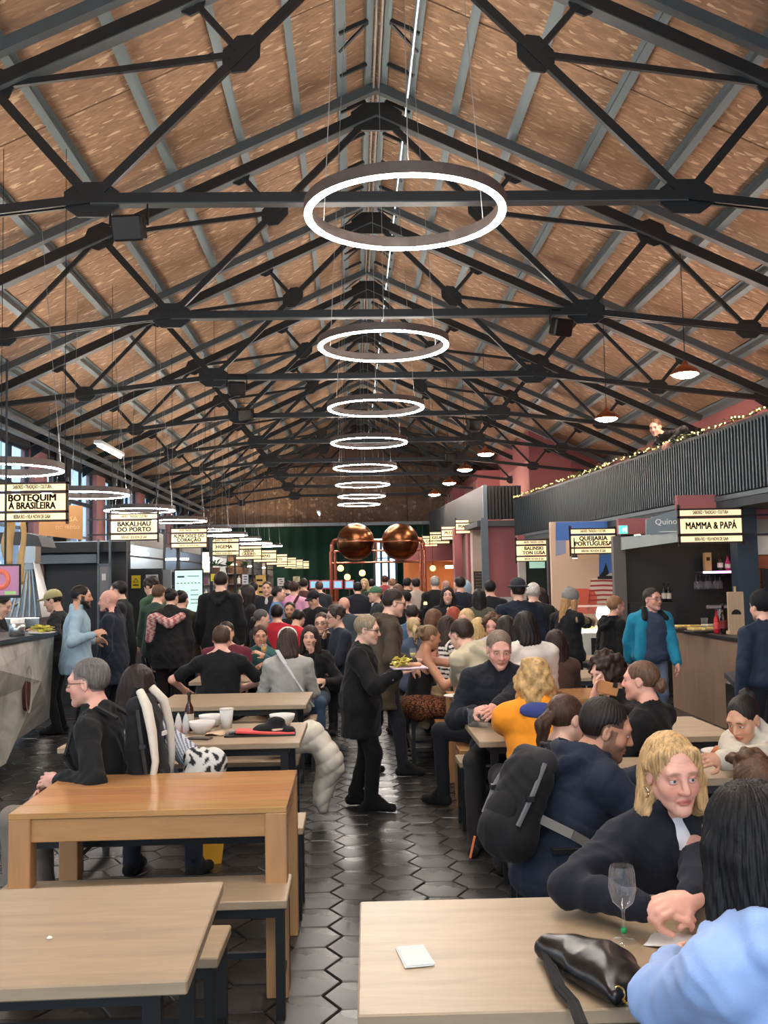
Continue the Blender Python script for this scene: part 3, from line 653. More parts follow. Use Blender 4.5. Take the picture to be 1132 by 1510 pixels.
# plants and small posters on those stalls
for px, Y in [(318, 19.0), (338, 22.0), (362, 25.0)]:
    p = at(px, 836, Y=Y); r = empty('potted_plant', p, 0, f'small green plant on the stall front, {"nearest" if px == 318 else "middle" if px == 338 else "farthest"} of three', 'plant')
    MB().lathe((0, 0, -.14), [(.07, 0), (.09, .13), (.085, .13)], 10).build('pot', plain((110, 84, 66), .7), r); m = MB()
    for k in range(46):
        a, e, l = rs.uniform(0, 6.28), rs.uniform(.1, 1.2), rs.uniform(.1, .22); q = Vector((math.cos(a) * math.cos(e) * l, math.sin(a) * math.cos(e) * l, math.sin(e) * l)); s_ = Vector((-math.sin(a), math.cos(a), 0)) * .025
        m.add([q * .3, q * .7 + s_, q + Vector((0, 0, -.02)), q * .7 - s_], [(0, 1, 2, 3)])
    tag(m.build('leaves', plain((60, 104, 62), .6), r), kind='stuff'); MB().cyl((0, 0, -.02), (0, 0, AZ + .2 - SL * abs(p.x - AX) - p.z), .004, 4).build('hanger', BLACK, r)
for x0, x1, y0, y1, Y, c, lab in [(311, 326, 846, 857, 17.2, (214, 200, 50), 'square yellow poster beside the tall man in black'), (357, 366, 847, 862, 20, (206, 212, 216), 'white sheet poster on the second left stall'), (377, 392, 848, 882, 24, (206, 168, 92), 'golden yellow banner with dark figures on the third left stall'), (409, 419, 852, 864, 30, (214, 214, 210), 'small white poster far along the left stalls'), (432, 442, 850, 858, 33, (200, 190, 160), 'small cream poster far along the left stalls')]:
    a, b = at(x0, y1, Y=Y), at(x1, y0, Y=Y); r = empty('wall_poster', ((a.x + b.x) / 2, Y, (a.z + b.z) / 2), 0, lab, 'poster'); w_, h_ = b.x - a.x, b.z - a.z
    MB().box((0, 0, 0), (w_, .012, h_)).build('sheet', plain(c, .7), r); m = MB()
    for k in range(3): m.box((rs.uniform(-.15, .15) * w_, -.008, h_ * (.28 - .26 * k)), (w_ * rs.uniform(.4, .7), .004, h_ * .09))
    m.build('print', INK, r)
    if Y < 31: MB().cyl((0, .02, -h_ / 2), (0, .02, -(a.z)), .015, 6).build('stand_pole', POST, r)

# ================================================================ centre: copper kettle bar
PIPE = NT('copper pipe'); PIPE.base(srgb(206, 130, 104)); PIPE.set(Metallic=.9, Roughness=.25); PIPE = PIPE.m
BALL = NT('brewing copper'); _n = BALL.n('TexNoise', Scale=2.0, Detail=4.0); BALL.l(BALL.coords((1, 1, 6)), _n.inputs['Vector']); BALL.base(BALL.ramp(_n.outputs['Fac'], [(.3, srgb(84, 52, 32)), (.7, srgb(140, 92, 60))])); BALL.set(Metallic=1.0, Roughness=.3); BALL = BALL.m
YK = 26.0; kp = empty('copper_bar_frame', (at(556, 856, Y=YK).x, YK, 0), 0, 'copper pipe frame of the central bar below two copper globes', 'bar frame')
zp = lambda y: at(556, y, Y=YK).z; xk = lambda x: at(x, 830, Y=YK).x - at(556, 856, Y=YK).x
for x in (488, 494, 620, 626): MB().cyl((xk(x), 0, 0), (xk(x), 0, zp(812)), .045, 10).build('upright_pipe', PIPE, kp)
for y in (812, 829): MB().cyl((xk(488), 0, zp(y)), (xk(626), 0, zp(y)), .03, 10).build('cross_pipe', PIPE, kp)
MB().cyl((xk(555), 0, zp(829)), (xk(555), 0, zp(798)), .03, 10).build('centre_pipe', PIPE, kp)
for sx, x in ((-1, 490), (1, 624)): MB().tube([(xk(x), 0, zp(812)), (xk(x), 0, zp(802)), (xk(x) - sx * .05, 0, zp(797)), (xk(x) - sx * .18, 0, zp(795))], .06, 10).build('elbow', PIPE, kp)
MB().cyl((xk(545), 0, zp(797)), (xk(568), 0, zp(797)), .05, 12).build('link_pipe', PIPE, kp)
for x, lab in ((524, 'polished copper globe above the bar, the one on the left'), (590, 'polished copper globe above the bar, the one on the right')):
    r = .505; c = at(x, 799, Y=YK); pr = [(r * math.sin(PI * i / 24), -r * math.cos(PI * i / 24)) for i in range(1, 24)]
    g = empty('copper_globe', c, 0, lab, 'globe', 'copper globes above the bar'); MB().lathe((0, 0, 0), pr, 40).build('shell', BALL, g, True); MB().lathe((0, 0, 0), [(r + .004, -.012), (r + .010, 0), (r + .004, .012)], 40, False).build('seam_band', PIPE, g, True)
br = empty('bar_counter', (at(556, 856, Y=YK).x, YK, 0), 0, 'central bar counter with a copper front under the globes', 'counter')
MB().box((0, -.5, .55), (3.1, .6, 1.1), None, .02).build('body', plain((60, 40, 34), .5), br); MB().box((0, -.5, 1.12), (3.2, .7, .05), None, .01).build('worktop', plain((150, 100, 76), .3, .4), br); MB().box((-.9, -.82, .75), (1.2, .02, .12)).build('lit_band', emit((226, 150, 160), .8), br)
for i, x in enumerate((463, 480, 498, 515)):
    p = at(x, 862, Y=YK - .7); r = empty('menu_screen', p, 0, f'small pink framed blue screen over the bar, {["first", "second", "third", "fourth"][i]} from its left end', 'screen', 'screens over the bar')
    MB().box((0, .02, 0), (.25, .04, .23)).build('frame', plain((196, 84, 108), .5), r); MB().box((0, -.004, 0), (.19, .01, .17)).build('lit_picture', emit((130, 186, 216), .30), r); MB().cyl((0, .03, -.12), (0, .03, -.38), .012, 6).build('stand', PIPE, r)
# bright doorway and orange room at the back
dw = tag(empty('door_1', (0, 0, 0)), kind='structure'); panel('pane', 552, 584, 800, 872, 40, .04, emit((190, 224, 255), 1.1), dw)
for x in (552, 562, 573, 584): panel('frame_bar', x - 1, x + 1, 798, 874, 39.9, .06, MUL, dw)
panel('frame_bar', 551, 585, 822, 824, 39.9, .06, MUL, dw)
orr = tag(empty('wall_alcove', (0, 0, 0)), kind='structure'); panel('back', 596, 705, 826, 888, 36, .1, plain((220, 132, 76), .7), orr, True); panel('lintel', 596, 716, 800, 828, 35, .3, ROSE, orr)
al = empty('alcove_lamp', at(665, 836, Y=35.3), 0, 'bright white bar lamp in the orange lit alcove', 'lamp'); MB().box((0, 0, 0), (.42, .08, .10)).build('tube', emit((255, 214, 160), 14), al); MB().box((0, .1, .02), (.46, .1, .06)).build('bracket', STEEL, al)
for x0, x1, y0, Y, mt in [(672, 681, 778, 27, ROSE), (681, 692, 778, 27.1, plain((206, 186, 172), .7)), (692, 698, 775, 26, ROSE), (699, 714, 772, 25.4, plain((208, 186, 170), .7))]:
    panel('pillar', x0, x1, y0, 900, Y, .5, mt, None, True).__setitem__('kind', 'structure')
mw = empty('slate_menu', at(705, 857, Y=25.37), 0, 'dark chalk menu board on the pale pillar', 'menu board'); MB().box((0, 0, -.05), (.24, .03, .62)).build('board', plain((70, 62, 54), .7), mw); m = MB()
for k in range(7): m.box((0, -.018, .2 - .08 * k), (.16, .004, .014))
tag(m.build('print', plain((150, 140, 120), .8), mw), kind='stuff')
for i, (px, py, Y, lab) in enumerate([(502, 838, 27.5, 'warm glowing globe bulb at the left of the bar'), (534, 845, 27.8, 'warm glowing globe bulb behind the bar, small and pinkish'), (512, 851, 28.2, 'warm glowing globe bulb low behind the bar'), (638, 838, 30, 'warm glowing globe bulb in front of the orange alcove'), (627, 890, 13.4, 'warm candle bulb glowing on the high table')]):
    r = empty('globe_bulb', at(px, py, Y=Y), 0, lab, 'lamp'); k_ = .09 if i < 4 else .026; MB().lathe((0, 0, 0), [(k_ * math.sin(PI * j / 10), -k_ * math.cos(PI * j / 10)) for j in range(1, 10)], 14).build('bulb', emit((255, 170, 84), 3.5), r, True); MB().cyl((0, 0, k_ * .9), (0, 0, k_ * 1.6), .02, 6).build('socket', STEEL, r)
    if i < 4: MB().cyl((0, 0, k_), (0, 0, AZ + .25 - SL * abs(r.location.x - AX) - r.location.z), .006, 4).build('cord', BLACK, r)
    else: MB().cyl((0, 0, -k_ - .04), (0, 0, -k_ + .01), .03, 8).build('holder', STEEL, r)

# ================================================================ right-hand stalls under the gallery
pw = tag(empty('wall_partition', (0, 0, 0)), kind='structure')
panel('pink_panel', 716, 764, 768, 882, 23.5, .15, ROSE, pw); panel('white_dado', 716, 764, 880, 900, 23.48, .17, WHITE, pw, True); panel('corner_post', 715, 719, 764, 1000, 23.2, .10, plain((92, 108, 120), .5), pw, True)
d2 = tag(empty('door_2', (0, 0, 0)), kind='structure'); panel('leaf', 774, 811, 826, 920, 22.3, .08, plain((22, 40, 38), .6), d2, True); panel('jamb', 767, 774, 800, 930, 22.2, .14, plain((196, 196, 190), .6), d2, True); panel('jamb', 811, 818, 796, 930, 18.9, .16, plain((58, 56, 58), .5), d2, True); panel('lit_plate', 781, 803, 827, 838, 22.2, .06, emit((150, 186, 170), .4), d2)
panel('header', 764, 830, 788, 826, 22.4, .1, ROSE, d2)
YM = 16.8; mu = empty('mural_wall', (0, 0, 0), 0, 'peach stall wall painted with a blue band, coral shape and red stripes', 'mural')
panel('panel', 817, 914, 768, 960, YM, .12, plain((226, 194, 166), .75, 0, .04, 2), mu, True)
def flat(name, pix, rgb, k, par=mu): 
    m = MB(); m.prism([at(x, y, Y=YM - .004 * k) for x, y in pix], (0, .003, 0)); return m.build(name, plain(rgb, .75, 0, .04, 2), par)
BLU = (78, 124, 200)
flat('blue_band', [(819, 797), (914, 796), (914, 768), (819, 770)], BLU, 1); flat('blue_band', [(883, 855), (913, 855), (913, 812), (883, 812)], BLU, 1)
flat('blue_band', [(819, 820), (834, 816), (834, 797), (819, 797)], (150, 160, 186), 1)
for x in (892, 906): flat('black_shoe', [(x - 9, 850), (x + 5, 850), (x + 5, 842), (x + 1, 830), (x - 3, 842)], (28, 28, 34), 2)
flat('shoe_shine', [(893, 849), (904, 849), (901, 844)], (190, 190, 186), 3); flat('shoe_sole', [(881, 854), (912, 854), (912, 850), (881, 850)], (40, 40, 44), 2)
flat('coral_shape', [(834, 905), (880, 905), (880, 880), (876, 871), (866, 868), (848, 868), (838, 873), (834, 884)], (232, 110, 84), 1)
for k in range(6): flat('red_stripe', [(870 - k * .6, 858 + 7.2 * k), (890, 857.4 + 7 * k), (913, 858.4 + 7 * k), (913, 855.6 + 7 * k), (890, 854.8 + 7 * k), (871 - k * .6, 855.4 + 7.2 * k)], (190, 70, 66), 2)
flat('white_ground', [(864, 900), (913, 900), (913, 852), (872, 853)], (238, 222, 206), 1)
ch = empty('cheese_counter', (at(888, 900, Y=14.6).x, 14.6, 0), 0, 'white chilled display counter with sloping glass in front of the mural', 'counter')
MB().box((0, .35, .42), (.66, .7, .84), None, .01).build('body', plain((214, 214, 206), .4), ch); MB().box((.04, -.006, .48), (.46, .02, .56)).build('dark_front', plain((36, 38, 38), .3), ch); MB().box((0, .35, .86), (.62, .66, .04)).build('shelf', emit((236, 240, 220), .8), ch)
m = MB(); m.add([(-.33, 0, .88), (.33, 0, .88), (.33, .25, 1.22), (-.33, .25, 1.22), (.33, .68, 1.24), (-.33, .68, 1.24)], [(0, 1, 2, 3), (3, 2, 4, 5)]); m.build('glass', glassmat(), ch)
for k in range(5): MB().box((-.24 + k * .12, .3 + .05 * (k % 2), .905), (.09, .12, .05), None, .01).build('cheese', plain(((236, 220, 160), (226, 196, 110), (240, 234, 210))[k % 3], .6), ch)
fs = empty('fish_lamp', at(847, 823, Y=16.2), 0, 'small round spot lamp glowing over the mural', 'lamp'); MB().lathe((0, 0, 0), [(.05, 0), (.055, .02), (.04, .06)], 14).build('housing', STEEL, fs); MB().lathe((0, 0, -.006), [(.042, 0), (.042, .008)], 14).build('bulb', emit((255, 220, 220), 8), fs); MB().cyl((0, 0, .06), (0, 0, .34), .01, 6).build('stem', STEEL, fs)
# black bar stall
bb = empty('bar_stall', (0, 0, 0), 0, 'matt black bar stall with a grey metal canopy behind the wooden counter', 'stall')
CHAR = plain((40, 38, 37), .55, 0, .12, 2)
panel('back_wall', 914, 1100, 797, 945, 13.8, .1, CHAR, bb, True); panel('end_pillar', 911, 921, 790, 1000, 13.6, .12, plain((104, 98, 94), .5), bb, True)
panel('pink_fascia', 912, 956, 764, 788, 13.9, .1, ROSE, bb)
m = MB(); m.prism([at(916, 811, Y=13.5), at(1000, 799, Y=12.4), at(1000, 784, Y=12.4), at(916, 792, Y=13.5)], (0, .05, 0)); m.build('brushed_band', plain((170, 170, 160), .3, .7), bb)
m = MB(); m.prism([at(953, 790, Y=13.0), at(1004, 784, Y=12.3), at(1004, 750, Y=12.3), at(953, 766, Y=13.0)], (0, .06, 0)); m.build('canopy_panel', plain((104, 114, 118), .4, .4), bb)
p = at(985, 770, Y=12.5); text('Quinoa P', .11, plain((220, 224, 224), .6), bb, (p.x, p.y - .12, p.z), (PI / 2, 0, -.5)); panel('under_line', 972, 998, 783, 785, 12.25, .01, plain((200, 204, 204), .6), bb)
panel('column', 1096, 1114, 742, 1010, 12.35, .24, plain((44, 62, 78), .5), bb, True)
panel('lintel', 1000, 1132, 728, 768, 12.6, .12, ROSE, bb)
sh = empty('bottle_shelf', (0, 0, 0), 0, 'narrow wall shelf glowing pink on its edge with glasses hung below', 'shelf')
a, b = at(1036, 842, Y=13.5), at(1099, 842, Y=13.5); zs = a.z; MB().box(((a.x + b.x) / 2, 13.65, zs - .02), (b.x - a.x, .30, .03)).build('board', plain((90, 80, 84), .4), sh); MB().box(((a.x + b.x) / 2, 13.49, zs - .02), (b.x - a.x, .015, .03)).build('lit_edge', emit((232, 170, 240), 2.0), sh)
for k in range(3): MB().box((a.x + .05 + k * .25, 13.6, zs - .06), (.03, .26, .03)).build('hanging_rail', STEEL, sh)
BP = [(.030, 0), (.034, .01), (.034, .15), (.028, .18), (.012, .215), (.011, .27), (.014, .272), (.014, .285)]
for px, c, sc, lab in [(1043, (196, 160, 104), 1.0, 'tan boxed bottle at the left end of the glowing shelf'), (1062, (60, 40, 24), .9, 'brown whisky bottle with white label on the glowing shelf'), (1073, (210, 70, 130), .75, 'pink bottomed bottle on the glowing shelf'), (1094, (200, 196, 180), .95, 'pale bottle at the right end of the glowing shelf')]:
    q = at(px, 842, Y=13.6); r = empty('bottle', (q.x, 13.6, zs), 0, lab, 'bottle', 'bottles on the glowing shelf')
    if px == 1043: MB().box((0, 0, .13), (.10, .08, .26), None, .006).build('carton', plain(c, .6), r); MB().box((0, -.042, .17), (.05, .004, .05)).build('carton_print', INK, r)
    else:
        MB().lathe((0, 0, 0), [(r0 * 1.15, z0 * sc) for r0, z0 in BP], 16).build('glass', plain(c, .12), r, True); MB().lathe((0, 0, .05 * sc), [(.040, 0), (.040, .075 * sc)], 16, False).build('label_band', plain((226, 220, 206), .6), r); MB().lathe((0, 0, .262 * sc), [(.0165, 0), (.0165, .03)], 10).build('cork', INK, r)
WG = [(.032, 0), (.030, .003), (.005, .008), (.004, .075), (.006, .085), (.028, .105), (.037, .14), (.034, .185), (.030, .20)]
def wineglass(name, loc, lab, group=None, s=1.0, flip=False, n=18, wine=None, mat=None):
    r = empty(name, loc, 0, lab, 'glass', group); f = -1 if flip else 1
    MB().lathe((0, 0, 0), [(a * s, b * s * f) for a, b in WG[::f]], n, False).build('bowl_and_stem', mat or glassmat(), r, True)
    if wine: MB().lathe((0, 0, 0), [(.026 * s, .108 * s), (.034 * s, .13 * s), (.036 * s, .142 * s), (.001, .142 * s)], n, True).build('wine', wine, r, True)
    return r
for i, px in enumerate((1026, 1033, 1040, 1047, 1054, 1062, 1084, 1090, 1096)):
    q = at(px, 846, Y=13.55); wineglass('wine_glass', (q.x, 13.55 + .04 * (i % 2), zs - .045), 'upside down stemmed glass hanging under the glowing shelf', 'glasses hanging under the glowing shelf', 1.05, True, 12)
# wooden counter
CW = wood((150, 122, 100), .7, 'Z', .5, 10.0)
wc = empty('wooden_counter', (4.05, 10.1, 0), -.02, 'tall bar counter with wood grain front and thin black top', 'counter')
MB().box((.30, 1.15, .49), (.60, 2.3, .98)).build('front_panel', CW, wc); MB().box((.80, .03, .49), (1.2, .06, .96)).build('end_panel', wood((96, 70, 54), .7, 'Z', .5, 10.0), wc); MB().box((.62, 1.15, 1.0), (1.30, 2.42, .045), None, .008).build('worktop', plain((28, 27, 27), .35), wc)
ZC = 1.024
def on_counter(px, Y): q = at(px, 935, Y=Y); return (q.x, Y, ZC)
for i, (px, Y, c) in enumerate([(1012, 11.7, (222, 190, 110)), (1032, 11.1, (232, 206, 130)), (1050, 11.8, (190, 176, 150))]):
    r = empty('food_tray', on_counter(px, Y), .2 * i, ['yellow food tray at the far end of the wooden counter', 'pale yellow food tray in the middle of the wooden counter', 'grey paper tray beside the bottles on the wooden counter'][i], 'tray'); MB().box((0, 0, .012), (.30, .22, .024), None, .008).build('tray', plain((60, 58, 56), .5), r)
    for k in range(5): MB().box((-.10 + .05 * k, .02 * (k % 2), .04), (.06, .14, .035), Matrix.Rotation(.4 * k, 3, 'Z'), .01).build('snack', plain(c, .7), r)
def tumbler(loc, lab, s=1.0, group=None, fill=None):
    r = empty('tumbler', loc, 0, lab, 'glass', group); MB().lathe((0, 0, 0), [(.028 * s, 0), (.036 * s, .10 * s), (.034 * s, .10 * s), (.027 * s, .008)], 18, True).build('glass', glassmat(), r, True)
    if fill: MB().lathe((0, 0, .01), [(.026 * s, 0), (.031 * s, .06 * s)], 16).build('drink', fill, r, True)
    return r
tumbler(on_counter(1039, 12.1), 'clear tumbler standing on the wooden counter by the shelf', 1.2)
def bottle(loc, lab, c, s=1.0, labc=(220, 210, 190), group=None, cap_c=(40, 34, 30)):
    r = empty('bottle', loc, 0, lab, 'bottle', group); MB().lathe((0, 0, 0), [(a * s, b * s) for a, b in BP], 20).build('glass', plain(c, .1), r, True)
    MB().lathe((0, 0, .05 * s), [(.0345 * s, 0), (.0345 * s, .08 * s)], 20, False).build('label_band', plain(labc, .6), r, True); MB().lathe((0, 0, .268 * s), [(.0155 * s, 0), (.0155 * s, .022 * s)], 12).build('cap', plain(cap_c, .4), r); return r
bottle(on_counter(1057, 10.9), 'bright red bottle on the wooden counter beside the dark bottle', (196, 36, 48), .95, (226, 80, 80)); bottle(on_counter(1067, 10.8), 'tall dark bottle on the wooden counter beside the wooden board', (30, 18, 18), 1.15, (120, 30, 34))
ju = empty('drink_press', on_counter(1062, 11.7), 0, 'small steel tap press on the wooden counter behind the bottles', 'press'); MB().cyl((0, 0, 0), (0, 0, .26), .03, 10).build('column', STL, ju); MB().box((-.04, -.03, .27), (.26, .06, .05), None, .01).build('head', STL, ju); MB().box((0, 0, .01), (.16, .16, .02)).build('base', BLACK, ju)
wb_ = empty('wooden_board', on_counter(1086, 10.6), 0, 'upright pale wooden board with a black half round print on the counter', 'sign'); MB().box((0, 0, .235), (.185, .025, .47), None, .006).build('board', wood((206, 174, 138), .8, 'Z'), wb_); MB().box((0, .03, .02), (.16, .14, .04)).build('foot', wood((206, 174, 138), .8, 'Z'), wb_)
m = MB(); m.prism([(.055 * math.cos(t), -.016, .22 + .055 * math.sin(t)) for t in [PI * i / 12 for i in range(13)]], (0, .003, 0)); m.build('half_round_print', INK, wb_); MB().cyl((0, 0, .47), (0, 0, .53), .014, 8).build('peg', wood((206, 174, 138), .8, 'Z'), wb_)
for i, px in enumerate((979, 986)): bottle((at(px, 885, Y=13.65).x, 13.65, at(px, 888, Y=13.65).z), ['dark wine bottle behind the man in the turquoise jacket', 'dark wine bottle, the right one behind the man in turquoise'][i], (26, 26, 22), 1.0, (210, 200, 180))
bs = tag(panel('back_shelf', 930, 996, 888, 918, 13.5, .28, CHAR), 'low dark back counter under the two wine bottles', 'counter')
ex = empty('exit_sign', at(919, 781, Y=13.3), 0, 'green lit exit sign under the gallery', 'sign'); MB().box((0, .02, 0), (.12, .04, .12)).build('box', plain((200, 210, 206), .5), ex); MB().box((0, -.003, 0), (.11, .006, .105)).build('lit_face', emit((70, 200, 160), .9), ex)
m = MB(); m.add([(-.02, -.008, -.03), (.0, -.008, -.03), (.02, -.008, .01), (.0, -.008, .03), (-.02, -.008, .01)], [(0, 1, 2, 3, 4)]); m.box((.035, -.008, 0), (.02, .002, .07)); m.build('pictogram', emit((235, 250, 245), 1.0), ex)
rw = empty('menu_wall', (0, 0, 0), 0, 'orange tiled stall wall with a dark menu at the right photo edge', 'stall')
panel('tiled_wall', 1113, 1190, 818, 1010, 12.7, .1, plain((176, 96, 66), .6, 0, .15, 6), rw, True); panel('white_notice', 1116, 1150, 790, 818, 12.6, .04, plain((226, 222, 214), .7), rw); panel('metal_band', 1113, 1190, 752, 790, 12.62, .06, plain((150, 156, 152), .35, .6), rw); panel('dark_menu', 1126, 1160, 838, 884, 12.6, .03, plain((44, 40, 38), .7), rw)
for y in (838, 858, 880): panel('tile_joint', 1113, 1128, y, y + 1.2, 12.68, .01, plain((84, 48, 38), .8), rw)
bn = empty('waste_bin', (at(1080, 1060, Y=10.0).x, 9.75, 0), 0, 'black swing top bin in front of the wooden counter', 'bin'); MB().box((0, 0, .30), (.24, .24, .60), None, .02).build('body', BLACK, bn); MB().box((0, 0, .63), (.25, .25, .07), Matrix.Rotation(.3, 3, 'X'), .01).build('lid', plain((70, 74, 78), .3), bn)
# lamps added to brighten the stalls and the gallery
def added_spot_row(n, f, lab, grp, c=(255, 226, 190), st_=30):
    for i in range(n):
        p = f(i); r = empty('downlight', p, 0, lab, 'lamp', grp); MB().lathe((0, 0, 0), [(.06, -.02), (.065, .08)], 14).build('can', BLACK, r); MB().lathe((0, 0, -.028), [(.05, 0), (.05, .006)], 14).build('bulb', emit(c, st_), r); MB().cyl((0, 0, .08), (0, 0, .12), .012, 6).build('stem', BLACK, r)
added_spot_row(8, lambda i: (gx(9 + i * 1.9) + .45, 9 + i * 1.9, ZB - .28), 'small black can downlight under the gallery floor', 'downlights under the gallery', st_=55)
for i, (x, y, z) in enumerate([(5.9, 9.5, ZB), (5.7, 12.5, ZB), (5.5, 15.5, ZB), (5.3, 18.5, ZB), (5.1, 21.5, ZB), (5.6, 26.5, 3.12), (4.3, 31.5, 3.17), (4.1, 35.0, 3.22)]):  # unseen uplights added to brighten the pink upper walls and the roof
    r = empty('floor_uplight', (x, y, z + .001), 0, 'long floor uplight standing on the gallery behind its front', 'lamp', 'uplights on the gallery floor'); MB().box((0, 0, .05), (.14, 1.2, .10), None, .01).build('housing', BLACK, r); MB().box((0, 0, .103), (.10, 1.12, .006)).build('diffuser', emit((255, 226, 206), 80.0), r)
added_spot_row(3, lambda i: (5.9, 10.5 + i * 2.0, ZB - .28), 'small black can downlight over the bar stall', 'downlights over the bar stall', st_=45)
# ================================================================ figures: implicit surfaces meshed by surface nets
F = np.float32
def rotm(yaw=0, pitch=0, roll=0):
    """columns x right, y forward, z up; pitch > 0 looks up"""
    return np.array(Matrix.Rotation(yaw, 3, 'Z') @ Matrix.Rotation(pitch, 3, 'X') @ Matrix.Rotation(roll, 3, 'Y'))
V3 = lambda *p: np.array(p, dtype=np.float64)
unit = lambda v: v / max(1e-9, np.linalg.norm(v))

def cap(a, b, ra, rb=None, k=0.02, fl=None, flat=1.0, sub=False, tag=None):
    return dict(t='c', a=np.asarray(a, float), b=np.asarray(b, float), ra=ra, rb=ra if rb is None else rb, k=k, fl=fl, flat=flat, sub=sub, tag=tag)
def ell(c, r, R=None, k=0.02, sub=False, tag=None):
    return dict(t='e', c=np.asarray(c, float), r=np.asarray(r, float), R=np.eye(3) if R is None else R, k=k, sub=sub, tag=tag)
def pbox(p):
    if p['t'] == 'c':
        m = max(p['ra'], p['rb']); return np.minimum(p['a'], p['b']) - m, np.maximum(p['a'], p['b']) + m
    h = np.sqrt(((p['R'] * p['r'][None, :]) ** 2).sum(1)); return p['c'] - h, p['c'] + h
def pval(p, x, y, z):
    if p['t'] == 'c':
        a = p['a'].astype(F); ba = (p['b'] - p['a']).astype(F); X, Y, Z = x - a[0], y - a[1], z - a[2]
        s = 1.0
        if p['fl'] is not None:
            s = p['flat']; f = p['fl'].astype(F); q = (X * f[0] + Y * f[1] + Z * f[2]) * F(1 / s - 1); X, Y, Z = X + q * f[0], Y + q * f[1], Z + q * f[2]
            e = float(ba @ f) * (1 / s - 1); ba = ba + f * F(e)
        t = np.clip((X * ba[0] + Y * ba[1] + Z * ba[2]) / F(max(1e-8, float(ba @ ba))), 0, 1)
        d = np.sqrt((X - t * ba[0]) ** 2 + (Y - t * ba[1]) ** 2 + (Z - t * ba[2]) ** 2) - (F(p['ra']) + t * F(p['rb'] - p['ra']))
        return d * F(min(1.0, s) if s != 1 else 1)
    R = p['R'].astype(F); c = p['c'].astype(F); r = p['r'].astype(F)
    X, Y, Z = x - c[0], y - c[1], z - c[2]
    u = (X * R[0, 0] + Y * R[1, 0] + Z * R[2, 0]) / r[0]; v = (X * R[0, 1] + Y * R[1, 1] + Z * R[2, 1]) / r[1]; q = (X * R[0, 2] + Y * R[1, 2] + Z * R[2, 2]) / r[2]
    k0 = np.sqrt(u * u + v * v + q * q) + F(1e-6); k1 = np.sqrt((u / r[0]) ** 2 + (v / r[1]) ** 2 + (q / r[2]) ** 2) + F(1e-6)
    return k0 * (k0 - 1) / k1
def axis_coords(lo, hi, step, fine):
    iv = sorted((max(lo, a), min(hi, b), s) for a, b, s in fine if a < hi and b > lo)
    out, x = [lo], lo
    while x < hi:
        s = step
        for a, b, q in iv:
            if a - 1e-9 <= x < b: s = min(s, q)
            elif x < a < x + s: s = max((a - x), min(step, 0.5 * step)) if a - x > 1e-4 else s
        x += s; out.append(x)
    return np.array(out, F)
def sdf_mesh(prims, step, fine=()):
    """fine: list of (lo, hi, step) boxes"""
    lo = np.min([pbox(p)[0] for p in prims if not p['sub']], 0) - step * 2.5; hi = np.max([pbox(p)[1] for p in prims if not p['sub']], 0) + step * 2.5
    ax = [axis_coords(lo[i], hi[i], step, [(b[0][i], b[1][i], b[2]) for b in fine]) for i in range(3)]
    D = np.full([len(q) for q in ax], F(0.5))
    for p in prims:
        l, h = pbox(p); m = step * 2.2 + p['k']
        sl = [slice(max(0, np.searchsorted(ax[i], l[i] - m) - 1), np.searchsorted(ax[i], h[i] + m) + 1) for i in range(3)]
        if any(s.stop <= s.start for s in sl): continue
        x, y, z = ax[0][sl[0]][:, None, None], ax[1][sl[1]][None, :, None], ax[2][sl[2]][None, None, :]
        d = pval(p, x, y, z); A = D[tuple(sl)]; k = F(max(1e-4, p['k']))
        if p['sub']:
            hh = np.maximum(k - np.abs(A + d), 0) / k; D[tuple(sl)] = np.maximum(A, -d) + hh * hh * k * F(.25)
        else:
            hh = np.maximum(k - np.abs(A - d), 0) / k; D[tuple(sl)] = np.minimum(A, d) - hh * hh * k * F(.25)
    return surface_nets(D, ax)
